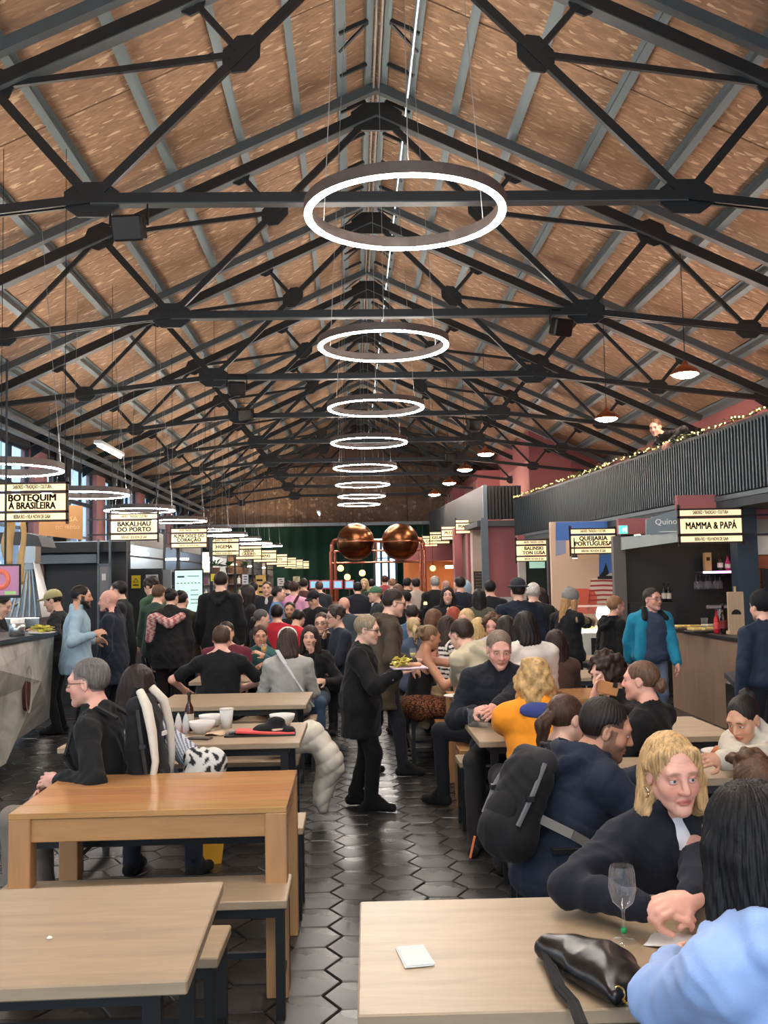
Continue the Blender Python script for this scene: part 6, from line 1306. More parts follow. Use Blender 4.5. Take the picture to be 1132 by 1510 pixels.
# ================================================================ the people
H = PI / 2
def hd(px, py, Y): return at(px, py, Y=Y)
def backpack(p, lab, rgb, trim, w=.15, h=.24, d=.11, dz=.18, slant=.0, straps=True, tcol=(150, 150, 150), piping=None):
    c = p['Nb'] - p['sp'] * dz - p['tf'] * (.155 + d); TR = p['TR']; r = empty('backpack', tuple(c), 0, lab, 'backpack')
    q = lambda x, y, z: c + TR @ V3(x, y, z)
    st = .009
    pr = [cap(q(-w * .45, 0, -h * .6), q(w * .45, 0, -h * .6), d, d, .05), cap(q(-w * .4, 0, h * .5), q(w * .4, 0, h * .5), d * .75, d * .75, .05), ell(q(0, 0, 0), V3(w, d * 1.0, h), TR, .05), cap(q(-w * .3, -d * .8, -h * .5), q(w * .3, -d * .8, -h * .45), d * .45, d * .45, .04)]
    V, Q = sdf_mesh(pr, st); N = vnormals(V, Q); V = V + N * (.005 * fold_noise(V, 1.4, 2))[:, None]; to_obj('pack_body', V - c, Q, fabric(rgb), r)
    pc = [ell(q(0, -d * .75, -h * .28), V3(w * .75, d * .42, h * .42), TR, .03)]; V, Q = sdf_mesh(pc, st); to_obj('front_pocket', V - c, Q, fabric(tuple(int(k * .8) for k in rgb)), r)
    pc = [cap(q(-w * .5, d * .1, h * .78), q(w * .5, d * .1, h * .78), d * .62, d * .62, .03)]; V, Q = sdf_mesh(pc, st); to_obj('lid_flap', V - c, Q, fabric(trim), r)
    lq = lambda x, y, z: Vector(q(x, y, z) - c)
    for sx in (-1, 1):
        m = MB(); pts = [lq(sx * w * .85, -d * .2, h * .75), lq(sx * w * 1.0, -d * .45, h * .2), lq(sx * w * .95, -d * .6, -h * .4)]
        m.tube(pts, .010, 6); m.build('side_strap', plain(tcol, .6), r); MB().box(lq(sx * w * .98, -d * .5, h * .1), (.028, .028, .02)).build('buckle', BLACK, r)
        if straps:
            s_ = p['SH'][0 if sx > 0 else 1]; L = lambda v: Vector(v - c); sx_ = p['trt'] * sx
            m = MB(); pp = [L(p['Nb'] + sx_ * .075 - p['tf'] * .13 - p['sp'] * .04), L(p['Nb'] + sx_ * .085 + p['sp'] * .022 - p['tf'] * .03), L(p['Nb'] + sx_ * .095 - p['sp'] * .05 + p['tf'] * .085), L(p['Nb'] + sx_ * .12 - p['sp'] * .20 + p['tf'] * .125), L(p['Nb'] + sx_ * .165 - p['sp'] * .32 + p['tf'] * .02), L(p['Nb'] + sx_ * .13 - p['sp'] * .38 - p['tf'] * .12)]
            for i in range(len(pp) - 1): m.beam(pp[i], pp[i + 1], .04, .014)
            m.tube(pp, .009, 6); m.build('shoulder_strap', fabric(rgb), r)
    if piping:
        for sx in (-1, 1):
            pp = [lq(sx * w * .55, -d * .2, h * 1.08), lq(sx * w * .80, -d * .75, h * .80), lq(sx * w * .86, -d * 1.02, h * .35), lq(sx * w * .80, -d * 1.1, -h * .2), lq(sx * w * .95, -d * .8, -h * .75)]
            m = MB(); m.tube(pp, [.020, .026, .024, .018, .016], 8); m.build('edge_piping', fabric(piping), r, True)
        MB().box(lq(0, -d * 1.22, h * .25), (.05, .012, .02), Matrix(TR.tolist())).build('white_label', plain((220, 220, 216), .7), r)
    m = MB(); m.tube([lq(-.03, .05, h * .95), lq(-.02, .03, h * 1.12), lq(.02, .03, h * 1.12), lq(.03, .05, h * .95)], .009, 6); m.build('grab_loop', fabric(trim), r)
    return r
# ---- front right table
PB = person('blonde woman in a dark navy zip top sitting at the front right table, hands clasped', hd(991, 1140, 2.93), face=PI + .42, look=-.34, nod=-.13, tilt=.05, lean=.22, lod='near', sex='f', skin='pink', hair='bobback', hc=(192, 156, 108), brow=(150, 116, 84), age=1.0, top=(25, 28, 38), topk='jacket', inner=(226, 228, 232), vcut=.17, collar=.055, legs=(30, 34, 46), rh=at(950, 1340, z=.825), lh=at(1016, 1330, z=.84), rhd=(.85, -.30, .08), lhd=(-.85, -.35, .02), rhn=(.25, .55, -.8), lhn=(-.25, .45, -.85), curl=.72, elb=(-1, .0, -.22), elbl=(1, .1, -.3))
for sd in (-1, 1):
    c = PB['L']((PB['Hc'] + PB['HR'] @ V3(sd * .083, -.004, -.052) )[None])[0]; m = MB(); m.tube([Vector(c) + Vector((.002 * sd, .013 * math.cos(t), .015 * math.sin(t))) for t in [2 * PI * i / 16 for i in range(17)]], .0034, 6); m.build('earring', plain((200, 180, 150), .2, .9), PB['root'], True)
PH = person('person in a light blue hoodie with long black hair, back to the camera', hd(1104, 1243, 1.92), face=.30, look=.05, nod=-.10, lean=.10, lod='near', sex='f', hair='long', hc=(15, 13, 14), top=(150, 178, 226), topk='hoodie', hood='down', hair_len=.235, legs=(60, 70, 90), rh=at(1120, 1400, z=.84), lh=at(990, 1420, z=.80), fat=.96, elbl=(-.8, -.2, -.7))
person('person with messy brown hair bowing low, head showing above the long black hair', hd(1114, 1166, 3.14), face=PI + .15, nod=-.75, lean=.42, lod='near', sex='f', hair='updo', hc=(84, 58, 42), top=(40, 36, 36), s=.86, rh=(1.25, 2.80, .80), lh=(1.48, 2.80, .80))
# ---- bearded man with the pack
PN = person('bearded man in a navy puffer jacket wearing a black backpack, leaning right', hd(893, 1076, 3.86), face=-H + .42, look=-.50, nod=-.30, lean=.44, lod='near', hair='short', hc=(34, 28, 25), beard=.5, skin='tan', top=(32, 38, 54), topk='jacket', puff=.007, hood='down', legs=(48, 66, 96), rh=at(985, 1168, z=.84), lh=at(960, 1140, z=.86), elb=(.2, -.7, -.7), collar=.05, feetback=.10, legdir=-.15)
backpack(PN, 'black outdoor backpack with grey straps on the bearded man', (24, 24, 26), (44, 42, 44), .125, .215, .085, .26, tcol=(96, 96, 98))
pk = [o for o in COL.objects if o.name == 'backpack'][-1]; kb_ = np.array(pk.location); n_, t_, f_, u_ = PN['Pc'], PN['trt'], PN['tf'], PN['sp']
m = MB(); pp = [Vector(n_ + u_ * .17 - f_ * .19 + t_ * .10 - kb_), Vector(n_ + u_ * .16 - f_ * .10 + t_ * .185 - kb_), Vector(n_ + u_ * .145 + f_ * .03 + t_ * .200 - kb_), Vector(n_ + u_ * .13 + f_ * .14 + t_ * .13 - kb_)]
for i in range(3): m.beam(pp[i], pp[i + 1], .012, .034, tuple(u_))
m.build('hip_belt', plain((112, 110, 106), .7), pk)
m = MB(); q0 = Vector(PN['Nb'] - u_ * .44 - f_ * .30 - t_ * .11 - kb_); m.beam(q0, q0 + Vector((-.02, 0, -.08)), .012, .006); m.build('orange_pull', plain((206, 110, 60), .6), pk)
person('woman with brown ponytail behind the bearded man', hd(836, 1060, 4.55), face=-H + .5, nod=-.1, lean=.15, sex='f', hair='ponytail', hc=(70, 48, 36), top=(36, 34, 36), lod='mid')
PO = person('woman with curly blonde hair in a bright orange jacket, back to the camera', hd(790, 1000, 5.32), face=-.12, look=-.25, nod=-.1, lean=.10, sex='f', hair='curlylong', hc=(186, 150, 98), top=(236, 146, 36), topk='jacket', puff=.005, hood=None, collar=.04, legs=(40, 40, 46), lod='mid', lh=at(752, 1064, z=.84), rh=at(835, 1060, z=.86), elbl=(-1, -.3, -.45), elb=(1, -.2, -.6), fat=1.1)
PO['garment']('blue_collar', [ell(PO['Nb'] - PO['tf'] * .10 - PO['sp'] * .035, V3(.095, .035, .045), PO['TR'], .02)], fabric((62, 74, 130)), .010, .004)
person('girl with low bun in a black top, face turned left', hd(944, 1004, 5.28), face=H - .75, look=.2, nod=-.02, lean=.04, sex='f', hair='lowbun', hc=(98, 72, 54), top=(20, 20, 22), topk='sweater', legs=(26, 26, 30), s=.94, lod='mid', skin='pink', inner=None)
PP = person('person with dark curly hair in black holding up a phone', hd(893, 994, 6.10), face=H + .35, look=.1, nod=-.25, lean=.10, hair='curly', hc=(48, 34, 28), top=(22, 22, 24), topk='jacket', lod='mid', lh=at(876, 1030, Y=5.72), lhd=(.05, -.2, .95), lhn=(.9, -.3, 0), rh=at(905, 1045, Y=5.8), curl=.35, s=.95)
q = at(893, 1014, Y=5.70); r = empty('mobile_phone', q, 0, 'gold backed phone held up by the curly haired person', 'phone'); R3 = Matrix.Rotation(.25, 3, 'Y'); MB().box((0, 0, 0), (.15, .010, .075), R3, .004).build('case', plain((206, 150, 96), .35), r); MB().box((.055, -.006, .012), (.028, .004, .028), R3).build('camera_lens', plain((40, 36, 34), .2), r)
PW = person('woman in a cream quilted jacket with dark bun bending over her noodles', hd(1096, 1060, 4.86), face=H + .55, look=.10, nod=-.42, lean=.35, sex='f', hair='bun', hc=(30, 24, 22), skin='olive', top=(196, 188, 172), topk='jacket', puff=.006, collar=.07, legs=(40, 40, 44), lod='near', lh=at(1045, 1122, z=.84), rh=at(1090, 1118, z=.84))
PG = person('balding man in a black quilted jacket looking down, at the middle right table', hd(736, 958, 6.42), face=PI - .10, look=.12, nod=-.30, lean=.10, hair='short', hc=(122, 106, 90), skin='pink', top=(26, 29, 36), topk='jacket', puff=.006, collar=.05, inner=(24, 26, 30), vcut=.10, legs=(44, 42, 42), lod='near', age=.8, fat=1.10, lh=at(722, 1052, z=.87), rh=at(700, 1050, z=.84), brow=(120, 96, 80))
person('dark haired person in a beige hooded jacket bending over, face hidden', hd(680, 937, 7.45), face=.75, nod=-.35, lean=.42, hair='short', hc=(52, 38, 30), hood='down', top=(196, 184, 156), topk='hoodie', lod='mid', lh=at(672, 1012, z=.83), fat=1.1)
person('person in a black and white striped sweater with long dark hair', hd(660, 926, 9.7), face=-.7, nod=-.25, lean=.22, sex='f', hair='wavy', hc=(52, 36, 28), top=(30, 30, 32), stripes=((226, 222, 214), (28, 28, 30), .045, .6, 'along'), topk='sweater', lod='mid')
PT = person('woman in a black tank top and leopard skirt on the aisle bench', hd(634, 940, 8.85), face=-H + .25, look=.1, nod=-.12, lean=.18, sex='f', hair='updo', hc=(122, 96, 70), skin='tan', top=(22, 22, 24), topk='tank', skirt=((146, 92, 60), (58, 36, 28)), lod='mid', rh=at(692, 992, Y=8.5), lh=at(700, 975, Y=8.9), elb=(.1, -.5, -.9), shoe=(206, 204, 198))
person('woman resting her head on her hand behind the tank top woman', hd(641, 914, 10.7), face=-H + .3, look=.2, nod=-.1, lean=.12, sex='f', hair='bob', hc=(104, 72, 52), top=(40, 38, 42), lod='far', rh=at(658, 918, Y=10.55))
person('woman with blonde ponytail behind the bench in the aisle', hd(609, 926, 10.4), face=.1, sex='f', hair='ponytail', hc=(186, 160, 116), top=(70, 82, 100), lod='far')
PC = person('man in a brown coat and glasses walking behind the aisle crowd', hd(581, 889, 8.55), face=-H + .25, look=-.1, nod=-.2, lean=.13, pose='stand', hair='short', hc=(46, 36, 30), glasses=(24, 22, 22), top=(72, 62, 50), topk='coat', hood='down', legs=(34, 36, 44), lod='mid', rh=at(606, 985, Y=8.4), lh=at(612, 975, Y=8.7), step=.3, fat=1.06)
PD = person('short haired woman in a long black coat walking with a food tray', hd(541, 929, 7.32), face=-H - .10, look=-.12, nod=-.12, lean=.02, pose='stand', sex='f', hair='short', hc=(140, 126, 100), glasses=(40, 34, 30), top=(17, 17, 19), topk='coat', hemz=.52, legs=(15, 15, 17), shoe=(14, 14, 15), lod='mid', rh=at(589, 992, Y=7.15), lh=at(585, 990, Y=7.35), rhd=(.9, 0, .1), lhd=(.9, -.1, .1), rhn=(0, 0, 1), lhn=(0, 0, 1), curl=.25, step=.14, fat=1.05, skin='light', s=.94, elb=(-.4, -.7, -.8))
for k in (0, 1):
    w0, e0 = PD['WR'][k], PD['EL'][k]; PD['garment']('shirt_cuff', [cap(w0 - unit(w0 - e0) * .10, w0 + unit(w0 - e0) * .0, .046, .036, .02)], fabric((176, 192, 222)), .009, .003)
q = at(606, 984, Y=7.22); r = empty('food_tray', q, .1, 'small tray of salad carried by the woman in the black coat', 'tray'); MB().box((-.02, 0, 0), (.26, .22, .014), None, .005).build('tray', plain((206, 180, 190), .5), r)
m = MB(); rr = random.Random(2)
for k in range(34): m.box((rr.uniform(-.13, -.02), rr.uniform(-.08, .08), rr.uniform(.02, .075)), (.045, .03, .006), Matrix.Rotation(rr.uniform(0, 3), 3, 'Z') @ Matrix.Rotation(rr.uniform(-.8, .8), 3, 'Y'))
tag(m.build('salad', plain((206, 190, 90), .6, 0, .3), r), kind='stuff'); MB().box((.03, .02, .02), (.09, .10, .022), None, .006).build('bread_slice', plain((206, 150, 110), .7), r)
wineglass('wine_glass', tuple(at(607, 983, Y=7.16) + Vector((.01, -.0, .012))), 'stemless glass of white wine on the carried tray', None, .62, False, 16, plain((226, 214, 140), .1))
# ---- left side
PM = person('grey haired man in black with glasses, backpack on, at the oak table bench', hd(130, 1007, 5.02), face=H - .15, look=.05, nod=-.08, lean=.05, hair='short', hc=(104, 100, 96), glasses=(24, 26, 30), skin='pink', top=(24, 25, 26), topk='jacket', collar=.03, legs=(120, 112, 102), lod='near', rh=at(88, 1160, Y=5.0), lh=at(84, 1150, Y=4.8), fat=1.05, legfwd=.40, knees=.06)
backpack(PM, 'black backpack with cream edging worn by the grey haired man', (22, 22, 24), (34, 34, 36), .15, .27, .085, .20, tcol=(40, 40, 42), piping=(214, 206, 190))
person('woman with dark curly hair in a blue striped shirt, back to the camera', hd(205, 1012, 5.48), face=-.25, look=-.1, nod=-.15, lean=.10, sex='f', hair='wavy', hc=(44, 32, 28), top=(180, 190, 210), stripes=((196, 200, 208), (96, 106, 128), .014, .6, 'diag'), topk='shirt', legs=(40, 44, 56), lod='mid', rh=at(262, 1090, z=.84), elb=(.8, -.4, -.6))
person('man in a black tee seen from behind at the middle left table', hd(327, 942, 8.95), face=-.02, nod=-.10, lean=.06, hair='short', hc=(72, 52, 38), top=(20, 21, 23), topk='tee_shirt', sleeve=.75, legs=(40, 42, 50), lod='mid', fat=1.15, lh=at(272, 1018, Y=9.1), rh=at(364, 1012, Y=9.2), elbl=(-1, -.2, -.4), elb=(1, -.2, -.4), skin='pink')
PS = person('woman with dark wavy hair in a grey sweater, back to the camera, pale headband', hd(424, 946, 8.85), face=.10, nod=-.12, lean=.08, sex='f', hair='bob', hc=(58, 42, 36), top=(164, 162, 156), topk='sweater', legs=(50, 60, 84), lod='mid', fat=1.12)
PS['local']('headband', [ell((0, -.006, .052), (.100, .036, .092), None, .004), ell((0, 0, -.08), (.2, .2, .11), None, .004, sub=True)], fabric((214, 206, 198)), .009)
m = MB(); L = PS['L']; lp = lambda v: Vector(L(v[None])[0]); n_, t_, f_, u_ = PS['Nb'], PS['trt'], PS['tf'], PS['sp']
pp = [lp(n_ - t_ * .10 + u_ * .055 - f_ * .06), lp(n_ - t_ * .03 - u_ * .07 - f_ * .175), lp(n_ + t_ * .05 - u_ * .20 - f_ * .19), lp(n_ + t_ * .14 - u_ * .34 - f_ * .165), lp(n_ + t_ * .21 - u_ * .45 - f_ * .09)]
for i in range(4): m.beam(pp[i], pp[i + 1], .035, .012)
m.build('bag_strap', fabric((206, 206, 206)), PS['root'])
person('person in burgundy half hidden behind the man in the black tee', hd(333, 934, 10.15), face=PI, hair='short', hc=(50, 40, 34), top=(98, 36, 52), topk='sweater', lod='far', fat=1.2)
person('woman with short brown hair in a teal top holding a yellow drink', hd(384, 938, 10.35), face=PI - .35, look=.5, nod=-.1, lean=.08, sex='f', hair='short', hc=(70, 44, 34), top=(58, 96, 92), topk='sweater', lod='mid', lh=at(389, 968, Y=10.05), rh=at(380, 985, Y=10.1), skin='olive')
r = tumbler(tuple(at(389, 963, Y=9.98)), 'small cup of yellow drink held by the woman in teal', .9, None, plain((230, 170, 40), .3))
person('dark haired woman facing the camera in a black jacket, hand to her mouth', hd(457, 940, 9.6), face=PI - .25, look=.15, nod=-.05, lean=.05, sex='f', hair='long', hc=(46, 32, 28), top=(26, 26, 28), topk='jacket', legs=(60, 80, 106), lod='mid', rh=at(459, 962, Y=9.42), lh=at(478, 1005, Y=9.35), rhd=(.1, -.1, .95), shoe=(206, 200, 184))
person('man in black resting his chin on his fist, facing the camera', hd(474, 919, 11.2), face=PI - .2, nod=-.05, lean=.08, hair='short', hc=(60, 44, 36), top=(28, 28, 30), topk='jacket', lod='far', rh=at(478, 940, Y=11.0), glasses=(26, 24, 24))
person('man with dark hair and glasses in a navy jacket, face to the left', hd(494, 910, 10.9), face=H + .3, look=.1, nod=-.08, lean=.08, hair='fluffy', hc=(62, 52, 46), glasses=(40, 36, 34), top=(36, 42, 54), topk='jacket', lod='far', fat=1.1)
person('person with grey streaked hair tied back, near the red jackets', hd(386, 912, 12.0), face=-H + .4, nod=-.1, hair='lowbun', hc=(84, 80, 78), sex='f', top=(38, 42, 50), lod='far')
person('person in a red sweater seen from behind, left of two in red', hd(408, 905, 12.6), face=.1, hair='short', hc=(34, 28, 26), top=(190, 44, 60), topk='sweater', lod='far', fat=1.1)
person('person in a red jacket bending down, right of two in red', hd(440, 913, 13.2), face=-.5, nod=-.5, lean=.25, hair='short', hc=(28, 24, 24), top=(196, 46, 58), topk='jacket', lod='far')
person('bearded man looking up between the two people in red', hd(427, 900, 14.2), face=PI, hair='short', hc=(36, 28, 26), beard=.8, skin='olive', top=(40, 40, 44), lod='far')
# ---- standing, left
person('man with cropped dark hair and beard in a pale denim jacket', hd(120, 880, 10.1), face=-H + .35, look=-.1, nod=-.05, pose='stand', hair='buzz', hc=(30, 24, 22), beard=.9, skin='olive', top=(150, 176, 190), topk='jacket', collar=.05, hemz=None, legs=(20, 20, 23), shoe=(200, 198, 194), lod='mid', rh=at(139, 935, Y=9.9), lh=at(140, 945, Y=10.3), fat=1.1)
person('bald man in a dark navy jacket, face to the left', hd(160, 886, 10.7), face=H - .1, look=.1, nod=-.05, pose='stand', hair='none', hc=(120, 100, 90), skin='pink', top=(34, 40, 52), topk='jacket', collar=.06, legs=(24, 26, 34), lod='mid', fat=1.15, hemz=.62)
person('tall dark haired person in black behind the bald man', hd(174, 872, 11.7), face=H, nod=-.1, pose='stand', hair='short', hc=(24, 20, 20), top=(28, 30, 34), topk='coat', hemz=.55, legs=(20, 20, 24), lod='far', fat=1.1)
person('cook in a khaki cap working behind the stone counter', hd(78, 886, 11.4), face=H, nod=-.25, lean=.05, pose='stand', hair='cap', hc=(40, 32, 28), toptone=(166, 158, 112), top=(26, 27, 30), lod='mid', rh=at(52, 932, Y=11.2), lh=at(50, 935, Y=11.0))
person('person with dark hair at the left photo edge behind the counter', hd(3, 893, 10.9), face=-H, nod=-.35, lean=.06, pose='stand', hair='short', hc=(26, 22, 22), top=(28, 28, 30), lod='mid', rh=at(40, 935, Y=10.6))
person('young person with fluffy dark hair in a green top at the booth', hd(223, 866, 12.6), face=H - .6, nod=-.3, pose='stand', hair='fluffy', hc=(52, 42, 36), top=(58, 88, 66), topk='hoodie', hood='down', legs=(28, 34, 46), lod='far')
person('person with brown hair between the fluffy haired youth and the scarf wearer', hd(235, 877, 12.2), face=-.5, nod=-.2, pose='stand', hair='short', hc=(92, 66, 48), top=(46, 66, 56), lod='far')
PF = person('person in black with a patterned pink scarf and dark bun, back to the camera', hd(253, 882, 11.5), face=.1, look=-.4, nod=-.05, pose='stand', sex='f', hair='bun', hc=(34, 26, 26), top=(30, 29, 31), topk='coat', hemz=.70, legs=(40, 28, 30), lod='mid', fat=1.15)
PKa, PKb = np.array(srgb(170, 92, 96)), np.array(srgb(206, 176, 164))
PF['garment']('scarf', [cap(PF['Nb'] - PF['tf'] * .10 + PF['trt'] * k * .14 - PF['sp'] * .08, PF['Nb'] - PF['tf'] * .17 - PF['sp'] * .16, .05, .055, .03) for k in (-1, 1)] + [cap(PF['Nb'] - PF['trt'] * .20 - PF['sp'] * .10 - PF['tf'] * .08, PF['Nb'] - PF['trt'] * .23 - PF['sp'] * .34 - PF['tf'] * .05, .06, .055, .03)], vcol(.8), .012, .006, 0, 0, lambda V, a, b, lv: np.where((np.sin(lv[:, 0] * 90 + 2 * np.sin(lv[:, 2] * 60)) * np.sin(lv[:, 2] * 80) > 0)[:, None], PKa[None], PKb[None]))
PX = person('person in an olive coat and dark hair right of the scarf wearer', hd(268, 885, 12.0), face=-.25, pose='stand', hair='bun', hc=(34, 28, 26), top=(62, 60, 44), topk='coat', hemz=.60, legs=(36, 36, 42), lod='far', fat=1.15)
backpack(PX, 'olive green backpack on the person in the olive coat', (56, 56, 42), (64, 62, 48), .14, .22, .09, .22)
person('tall man in a black hooded coat seen from behind, near the yellow poster', hd(326, 858, 11.8), face=-.08, nod=-.05, pose='stand', hair='short', hc=(40, 32, 28), top=(22, 23, 25), topk='coat', hood='down', hemz=.85, legs=(30, 34, 44), lod='mid', fat=1.18)
person('woman with long dark hair in black, looking left past the tall man', hd(362, 876, 12.4), face=H + .2, pose='stand', sex='f', hair='long', hc=(34, 26, 26), top=(30, 30, 32), topk='jacket', legs=(30, 30, 36), lod='far')
person('man in a dark suit jacket and pale shirt facing the camera, far left', hd(393, 868, 16.5), face=PI, pose='stand', hair='short', hc=(80, 60, 48), top=(36, 38, 44), inner=(190, 190, 190), vcut=.16, lod='far')
person('person in a blue jacket and dark hair, sideways, far left', hd(411, 876, 15.4), face=-H, pose='stand', hair='short', hc=(30, 26, 26), top=(88, 132, 176), topk='jacket', lod='far')
PI_ = person('person in a pink shirt with a dark shoulder strap, back to the camera', hd(434, 868, 15.6), face=-.3, pose='stand', hair='short', hc=(60, 40, 34), top=(222, 160, 190), topk='shirt', lod='far', fat=1.15)
m = MB(); lp = lambda v: Vector(PI_['L'](v[None])[0]); n_, t_, f_, u_ = PI_['Nb'], PI_['trt'], PI_['tf'], PI_['sp']
pp = [lp(n_ + t_ * .12 + u_ * .03 - f_ * .10), lp(n_ + t_ * .02 - u_ * .18 - f_ * .19), lp(n_ - t_ * .12 - u_ * .42 - f_ * .18)]
for i in range(2): m.beam(pp[i], pp[i + 1], .07, .02)
m.build('shoulder_strap', fabric((86, 40, 40)), PI_['root'])
person('person in a black cap and black jacket by the bar screens', hd(462, 884, 14.2), face=PI - .6, nod=-.35, pose='stand', hair='cap', hc=(30, 26, 26), toptone=(28, 28, 32), top=(24, 25, 28), lod='far', fat=1.15)
person('person in dark navy seen from behind in front of the bar', hd(527, 868, 17.6), face=.1, pose='stand', hair='short', hc=(24, 22, 24), top=(30, 34, 44), topk='coat', lod='far', fat=1.15)
person('woman with long blonde hair standing at the bar', hd(537, 861, 21), face=PI - .2, pose='stand', sex='f', hair='long', hc=(190, 166, 120), top=(60, 66, 60), lod='far')
person('person in a green cap with blonde hair behind the walking man', hd(553, 877, 14.2), face=H, pose='stand', sex='f', hair='cap', hc=(190, 160, 116), toptone=(72, 112, 84), top=(50, 54, 58), lod='far')
person('bald man in grey seen from behind at the high table', hd(507, 893, 13.2), face=.2, pose='stand', hair='none', hc=(90, 80, 70), skin='pink', top=(60, 72, 78), lod='far', s=.93)
for i, (px, py, Y, fc, hr, hcc, tp, lab) in enumerate([
    (567, 856, 23, .1, 'short', (70, 40, 36), (150, 70, 76), 'person in dusty red far off before the bright doorway'), (578, 861, 21, .4, 'short', (150, 110, 90), (170, 120, 112), 'small person in pale pink before the bright doorway'), (548, 862, 22, -.2, 'short', (30, 28, 32), (34, 40, 52), 'person in navy far off, left of the bright doorway'),
    (586, 872, 17, .3, 'bob', (96, 70, 56), (190, 170, 150), 'person with brown hair and pale top in the far crowd'), (601, 861, 19, -.5, 'short', (28, 26, 28), (34, 34, 38), 'person in black far off, right of the bright doorway'), (612, 862, 18, .5, 'short', (30, 26, 24), (180, 170, 160), 'person in black and white far off beside the copper pipe'),
    (598, 884, 14.6, .0, 'cap', (26, 26, 28), (22, 23, 25), 'staff member in black cap and printed black shirt, back turned'), (641, 860, 16.5, .1, 'short', (150, 146, 144), (24, 25, 28), 'grey haired man in black seen from behind, right of the pipe'), (657, 866, 18, .3, 'short', (170, 130, 120), (90, 70, 76), 'far off person in plum between two dark coats'),
    (677, 862, 14.6, .5, 'short', (30, 26, 26), (34, 40, 54), 'dark haired man in navy turned to the right, by the pillar'), (686, 868, 15.4, -.2, 'none', (150, 160, 170), (150, 172, 190), 'person in a pale blue hooded top by the pillar'), (722, 868, 14.0, .1, 'short', (26, 24, 26), (34, 38, 46), 'dark haired person in black before the pink panel'),
    (797, 880, 13.2, -.4, 'bob', (40, 30, 28), (70, 66, 62), 'dark haired woman partly hidden beside the white haired man'), (373, 868, 17.5, .3, 'short', (40, 34, 30), (44, 48, 52), 'person in dark grey beyond the long haired woman on the left'), (424, 866, 18, .2, 'short', (44, 36, 32), (60, 70, 84), 'person in slate blue beyond the pink shirt'),
    (448, 862, 19, -.2, 'short', (40, 36, 34), (90, 60, 60), 'person in dark red far off beyond the pink shirt'), (470, 866, 19.5, .3, 'short', (90, 70, 60), (46, 50, 58), 'person in grey beside the bar screens')]):
    person(lab, hd(px, py, Y), face=fc, pose='stand', hair=hr, hc=hcc, top=tp, lod='far', hood='up' if 'pale blue hooded' in lab else None, toptone=(22, 22, 24), fat=1.08, topk='jacket')
person('man in blue facing right with hand at his chin, behind the tank top woman', hd(607, 905, 11.6), face=-H + .6, look=.9, nod=-.05, hair='short', hc=(56, 44, 40), top=(70, 96, 124), lod='far', skin='pink', rh=at(614, 915, Y=11.4), pose='stand', s=.9)
person('woman facing the camera with dark hair and a cream patterned scarf', hd(660, 878, 12.8), face=PI - .1, pose='stand', sex='f', hair='long', hc=(34, 26, 26), top=(26, 27, 30), topk='jacket', inner=(206, 186, 140), vcut=.12, lod='far', fat=1.1)
person('woman with very long straight dark hair in an olive jacket, back turned', hd(706, 881, 12.9), face=.0, pose='stand', sex='f', hair='long', hc=(28, 24, 24), top=(86, 88, 72), topk='jacket', lod='far')
person('person in a brimmed hat and wide navy coat, back turned', hd(763, 872, 10.9), face=.15, pose='stand', hair='hat', hc=(44, 36, 32), toptone=(48, 50, 56), top=(30, 36, 50), topk='coat', hemz=.8, lod='mid', fat=1.3)
person('white haired person in a black jacket, back turned', hd(786, 874, 11.8), face=-.1, pose='stand', hair='short', hc=(206, 202, 196), top=(34, 38, 40), topk='jacket', lod='far', fat=1.1)
person('person with big dark hair in a cream white jacket, back turned', hd(773, 924, 7.9), face=.2, look=.1, nod=-.1, lean=.02, sex='f', hair='bob', hc=(30, 24, 22), top=(214, 204, 194), topk='jacket', puff=.006, lod='mid', fat=1.2, s=1.08)
person('long brown haired person sitting right of the cream jacket', hd(818, 948, 8.6), face=.3, sex='f', hair='long', hc=(50, 36, 30), top=(80, 60, 50), lod='far')
for px, py, Y, fc, hr, hcc, tp, lab in [(726, 924, 9.5, PI - .3, 'curly', (96, 68, 52), (190, 190, 190), 'curly brown haired woman facing the camera, in pale grey'), (745, 927, 8.9, .2, 'bob', (40, 30, 28), (60, 56, 54), 'dark haired person seen from behind beside the curly haired woman'), (705, 927, 10.2, .1, 'bob', (196, 164, 112), (200, 200, 200), 'blonde woman seen from behind in the right crowd'),
    (687, 913, 10.9, PI - .6, 'bob', (206, 176, 130), (190, 170, 160), 'short blonde haired woman laughing in the right crowd'), (668, 909, 11.6, .2, 'bob', (150, 66, 44), (80, 60, 60), 'person with red hair seen from behind'), (632, 962, 8.0 + 1.3, -H, 'short', (60, 46, 40), (40, 40, 44), 'person low behind the arm of the tank top woman')]:
    person(lab, hd(px, py, Y), face=fc, sex='f', hair=hr, hc=hcc, top=tp, lod='far', skin='pink', lean=.08, nod=-.1, s=.95 if Y > 9 else 1)
PBN = person('person in a grey beanie and black coat reaching over the cheese counter', hd(842, 885, 10.8), face=-H + .6, look=-.2, nod=-.15, lean=.06, pose='stand', sex='f', hair='beanielong', hc=(176, 134, 86), toptone=(136, 136, 130), top=(24, 25, 27), topk='coat', hemz=.75, legs=(24, 24, 28), lod='mid', rh=at(880, 918, Y=11.3), fat=1.1, elb=(0, -.3, -.9))
PBN['garment']('beige_sleeve', [cap(PBN['SH'][0], PBN['EL'][0], .07, .062, .02), cap(PBN['EL'][0], PBN['WR'][0], .064, .05, .02)], fabric((150, 132, 100)), .014, .006)
person('young man in a black hoodie looking right, beside the man in turquoise', hd(908, 894, 11.2), face=-H + .4, look=-.1, nod=-.05, pose='stand', hair='short', hc=(150, 110, 80), skin='pink', top=(24, 24, 26), topk='hoodie', hood='down', legs=(30, 32, 40), lod='mid')
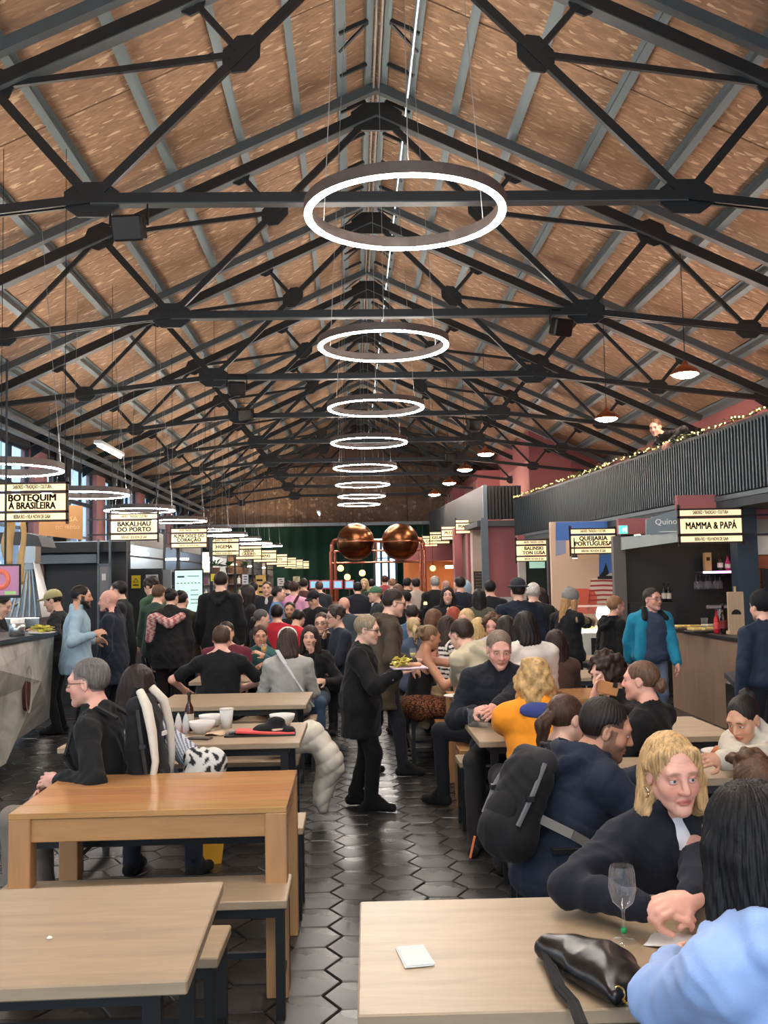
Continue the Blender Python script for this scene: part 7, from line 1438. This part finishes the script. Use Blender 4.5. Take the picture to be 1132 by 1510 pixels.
PQ = person('man in an open turquoise jacket and blue sweater standing at the counter', hd(962, 884, 10.35), face=PI + .25, look=.25, nod=.0, pose='stand', hair='short', hc=(58, 52, 50), glasses=(70, 64, 62), skin='pink', top=(62, 74, 96), topk='sweater', legs=(112, 126, 146), lod='near', fat=1.15, lh=at(1000, 985, Y=10.15), rh=at(925, 990, Y=10.7), elb=(-.9, .5, 0), step=.15)
tq = []
for i, sd in ((0, 1), (1, -1)):
    S0, E0, W0 = PQ['SH'][i], PQ['EL'][i], PQ['WR'][i]; n_, t_, f_, u_ = PQ['Nb'], PQ['trt'], PQ['tf'], PQ['sp']
    tq += [cap(S0, E0, .080, .070, .02), cap(E0, W0 - unit(W0 - E0) * .02, .070, .055, .02), cap(n_ + t_ * sd * .05 + u_ * .01, S0, .055, .065, .03), cap(n_ + t_ * sd * .14 - u_ * .12 + f_ * .06, PQ['Pc'] + t_ * sd * .17 + f_ * .05, .075, .070, .03, PQ['tf'], .8), cap(n_ + t_ * sd * .10 - u_ * .1 - f_ * .06, PQ['Pc'] + t_ * sd * .08 - f_ * .09, .09, .10, .05)]
PQ['garment']('jacket', tq, fabric((40, 140, 172)), .0125, .008)
PQ['garment']('black_lining', [cap(PQ['Nb'] + PQ['trt'] * sd * .075 + PQ['sp'] * .03, PQ['Nb'] + PQ['trt'] * sd * .13 - PQ['sp'] * .06 + PQ['tf'] * .10, .042, .032, .02) for sd in (1, -1)], fabric((30, 32, 36)), .010, .003)
person('person in a navy sweater and black beanie at the right photo edge, back turned', hd(1122, 895, 8.0), face=.25, pose='stand', hair='beanie', hc=(26, 24, 24), toptone=(26, 27, 30), top=(40, 50, 68), topk='sweater', legs=(30, 34, 42), lod='mid', fat=1.2)
# person leaning on the gallery rail
q = hd(966, 630, 14.35); pm = person('person in black leaning over the gallery rail, looking down', (q.x, q.y, q.z - ZB), face=H + .1, look=.75, nod=-.35, lean=1.04, hipz=.80, pose='stand', hair='short', hc=(96, 70, 52), skin='pink', top=(20, 20, 22), topk='jacket', collar=.05, lod='mid', s=1.1, fat=1.3, rh=(q.x + .10, q.y + .34, ZT - ZB + .05), lh=(q.x + .08, q.y - .38, ZT - ZB + .05), elb=(.3, 1, .2), elbl=(.3, -1, .2)); pm['root'].location.z += ZB
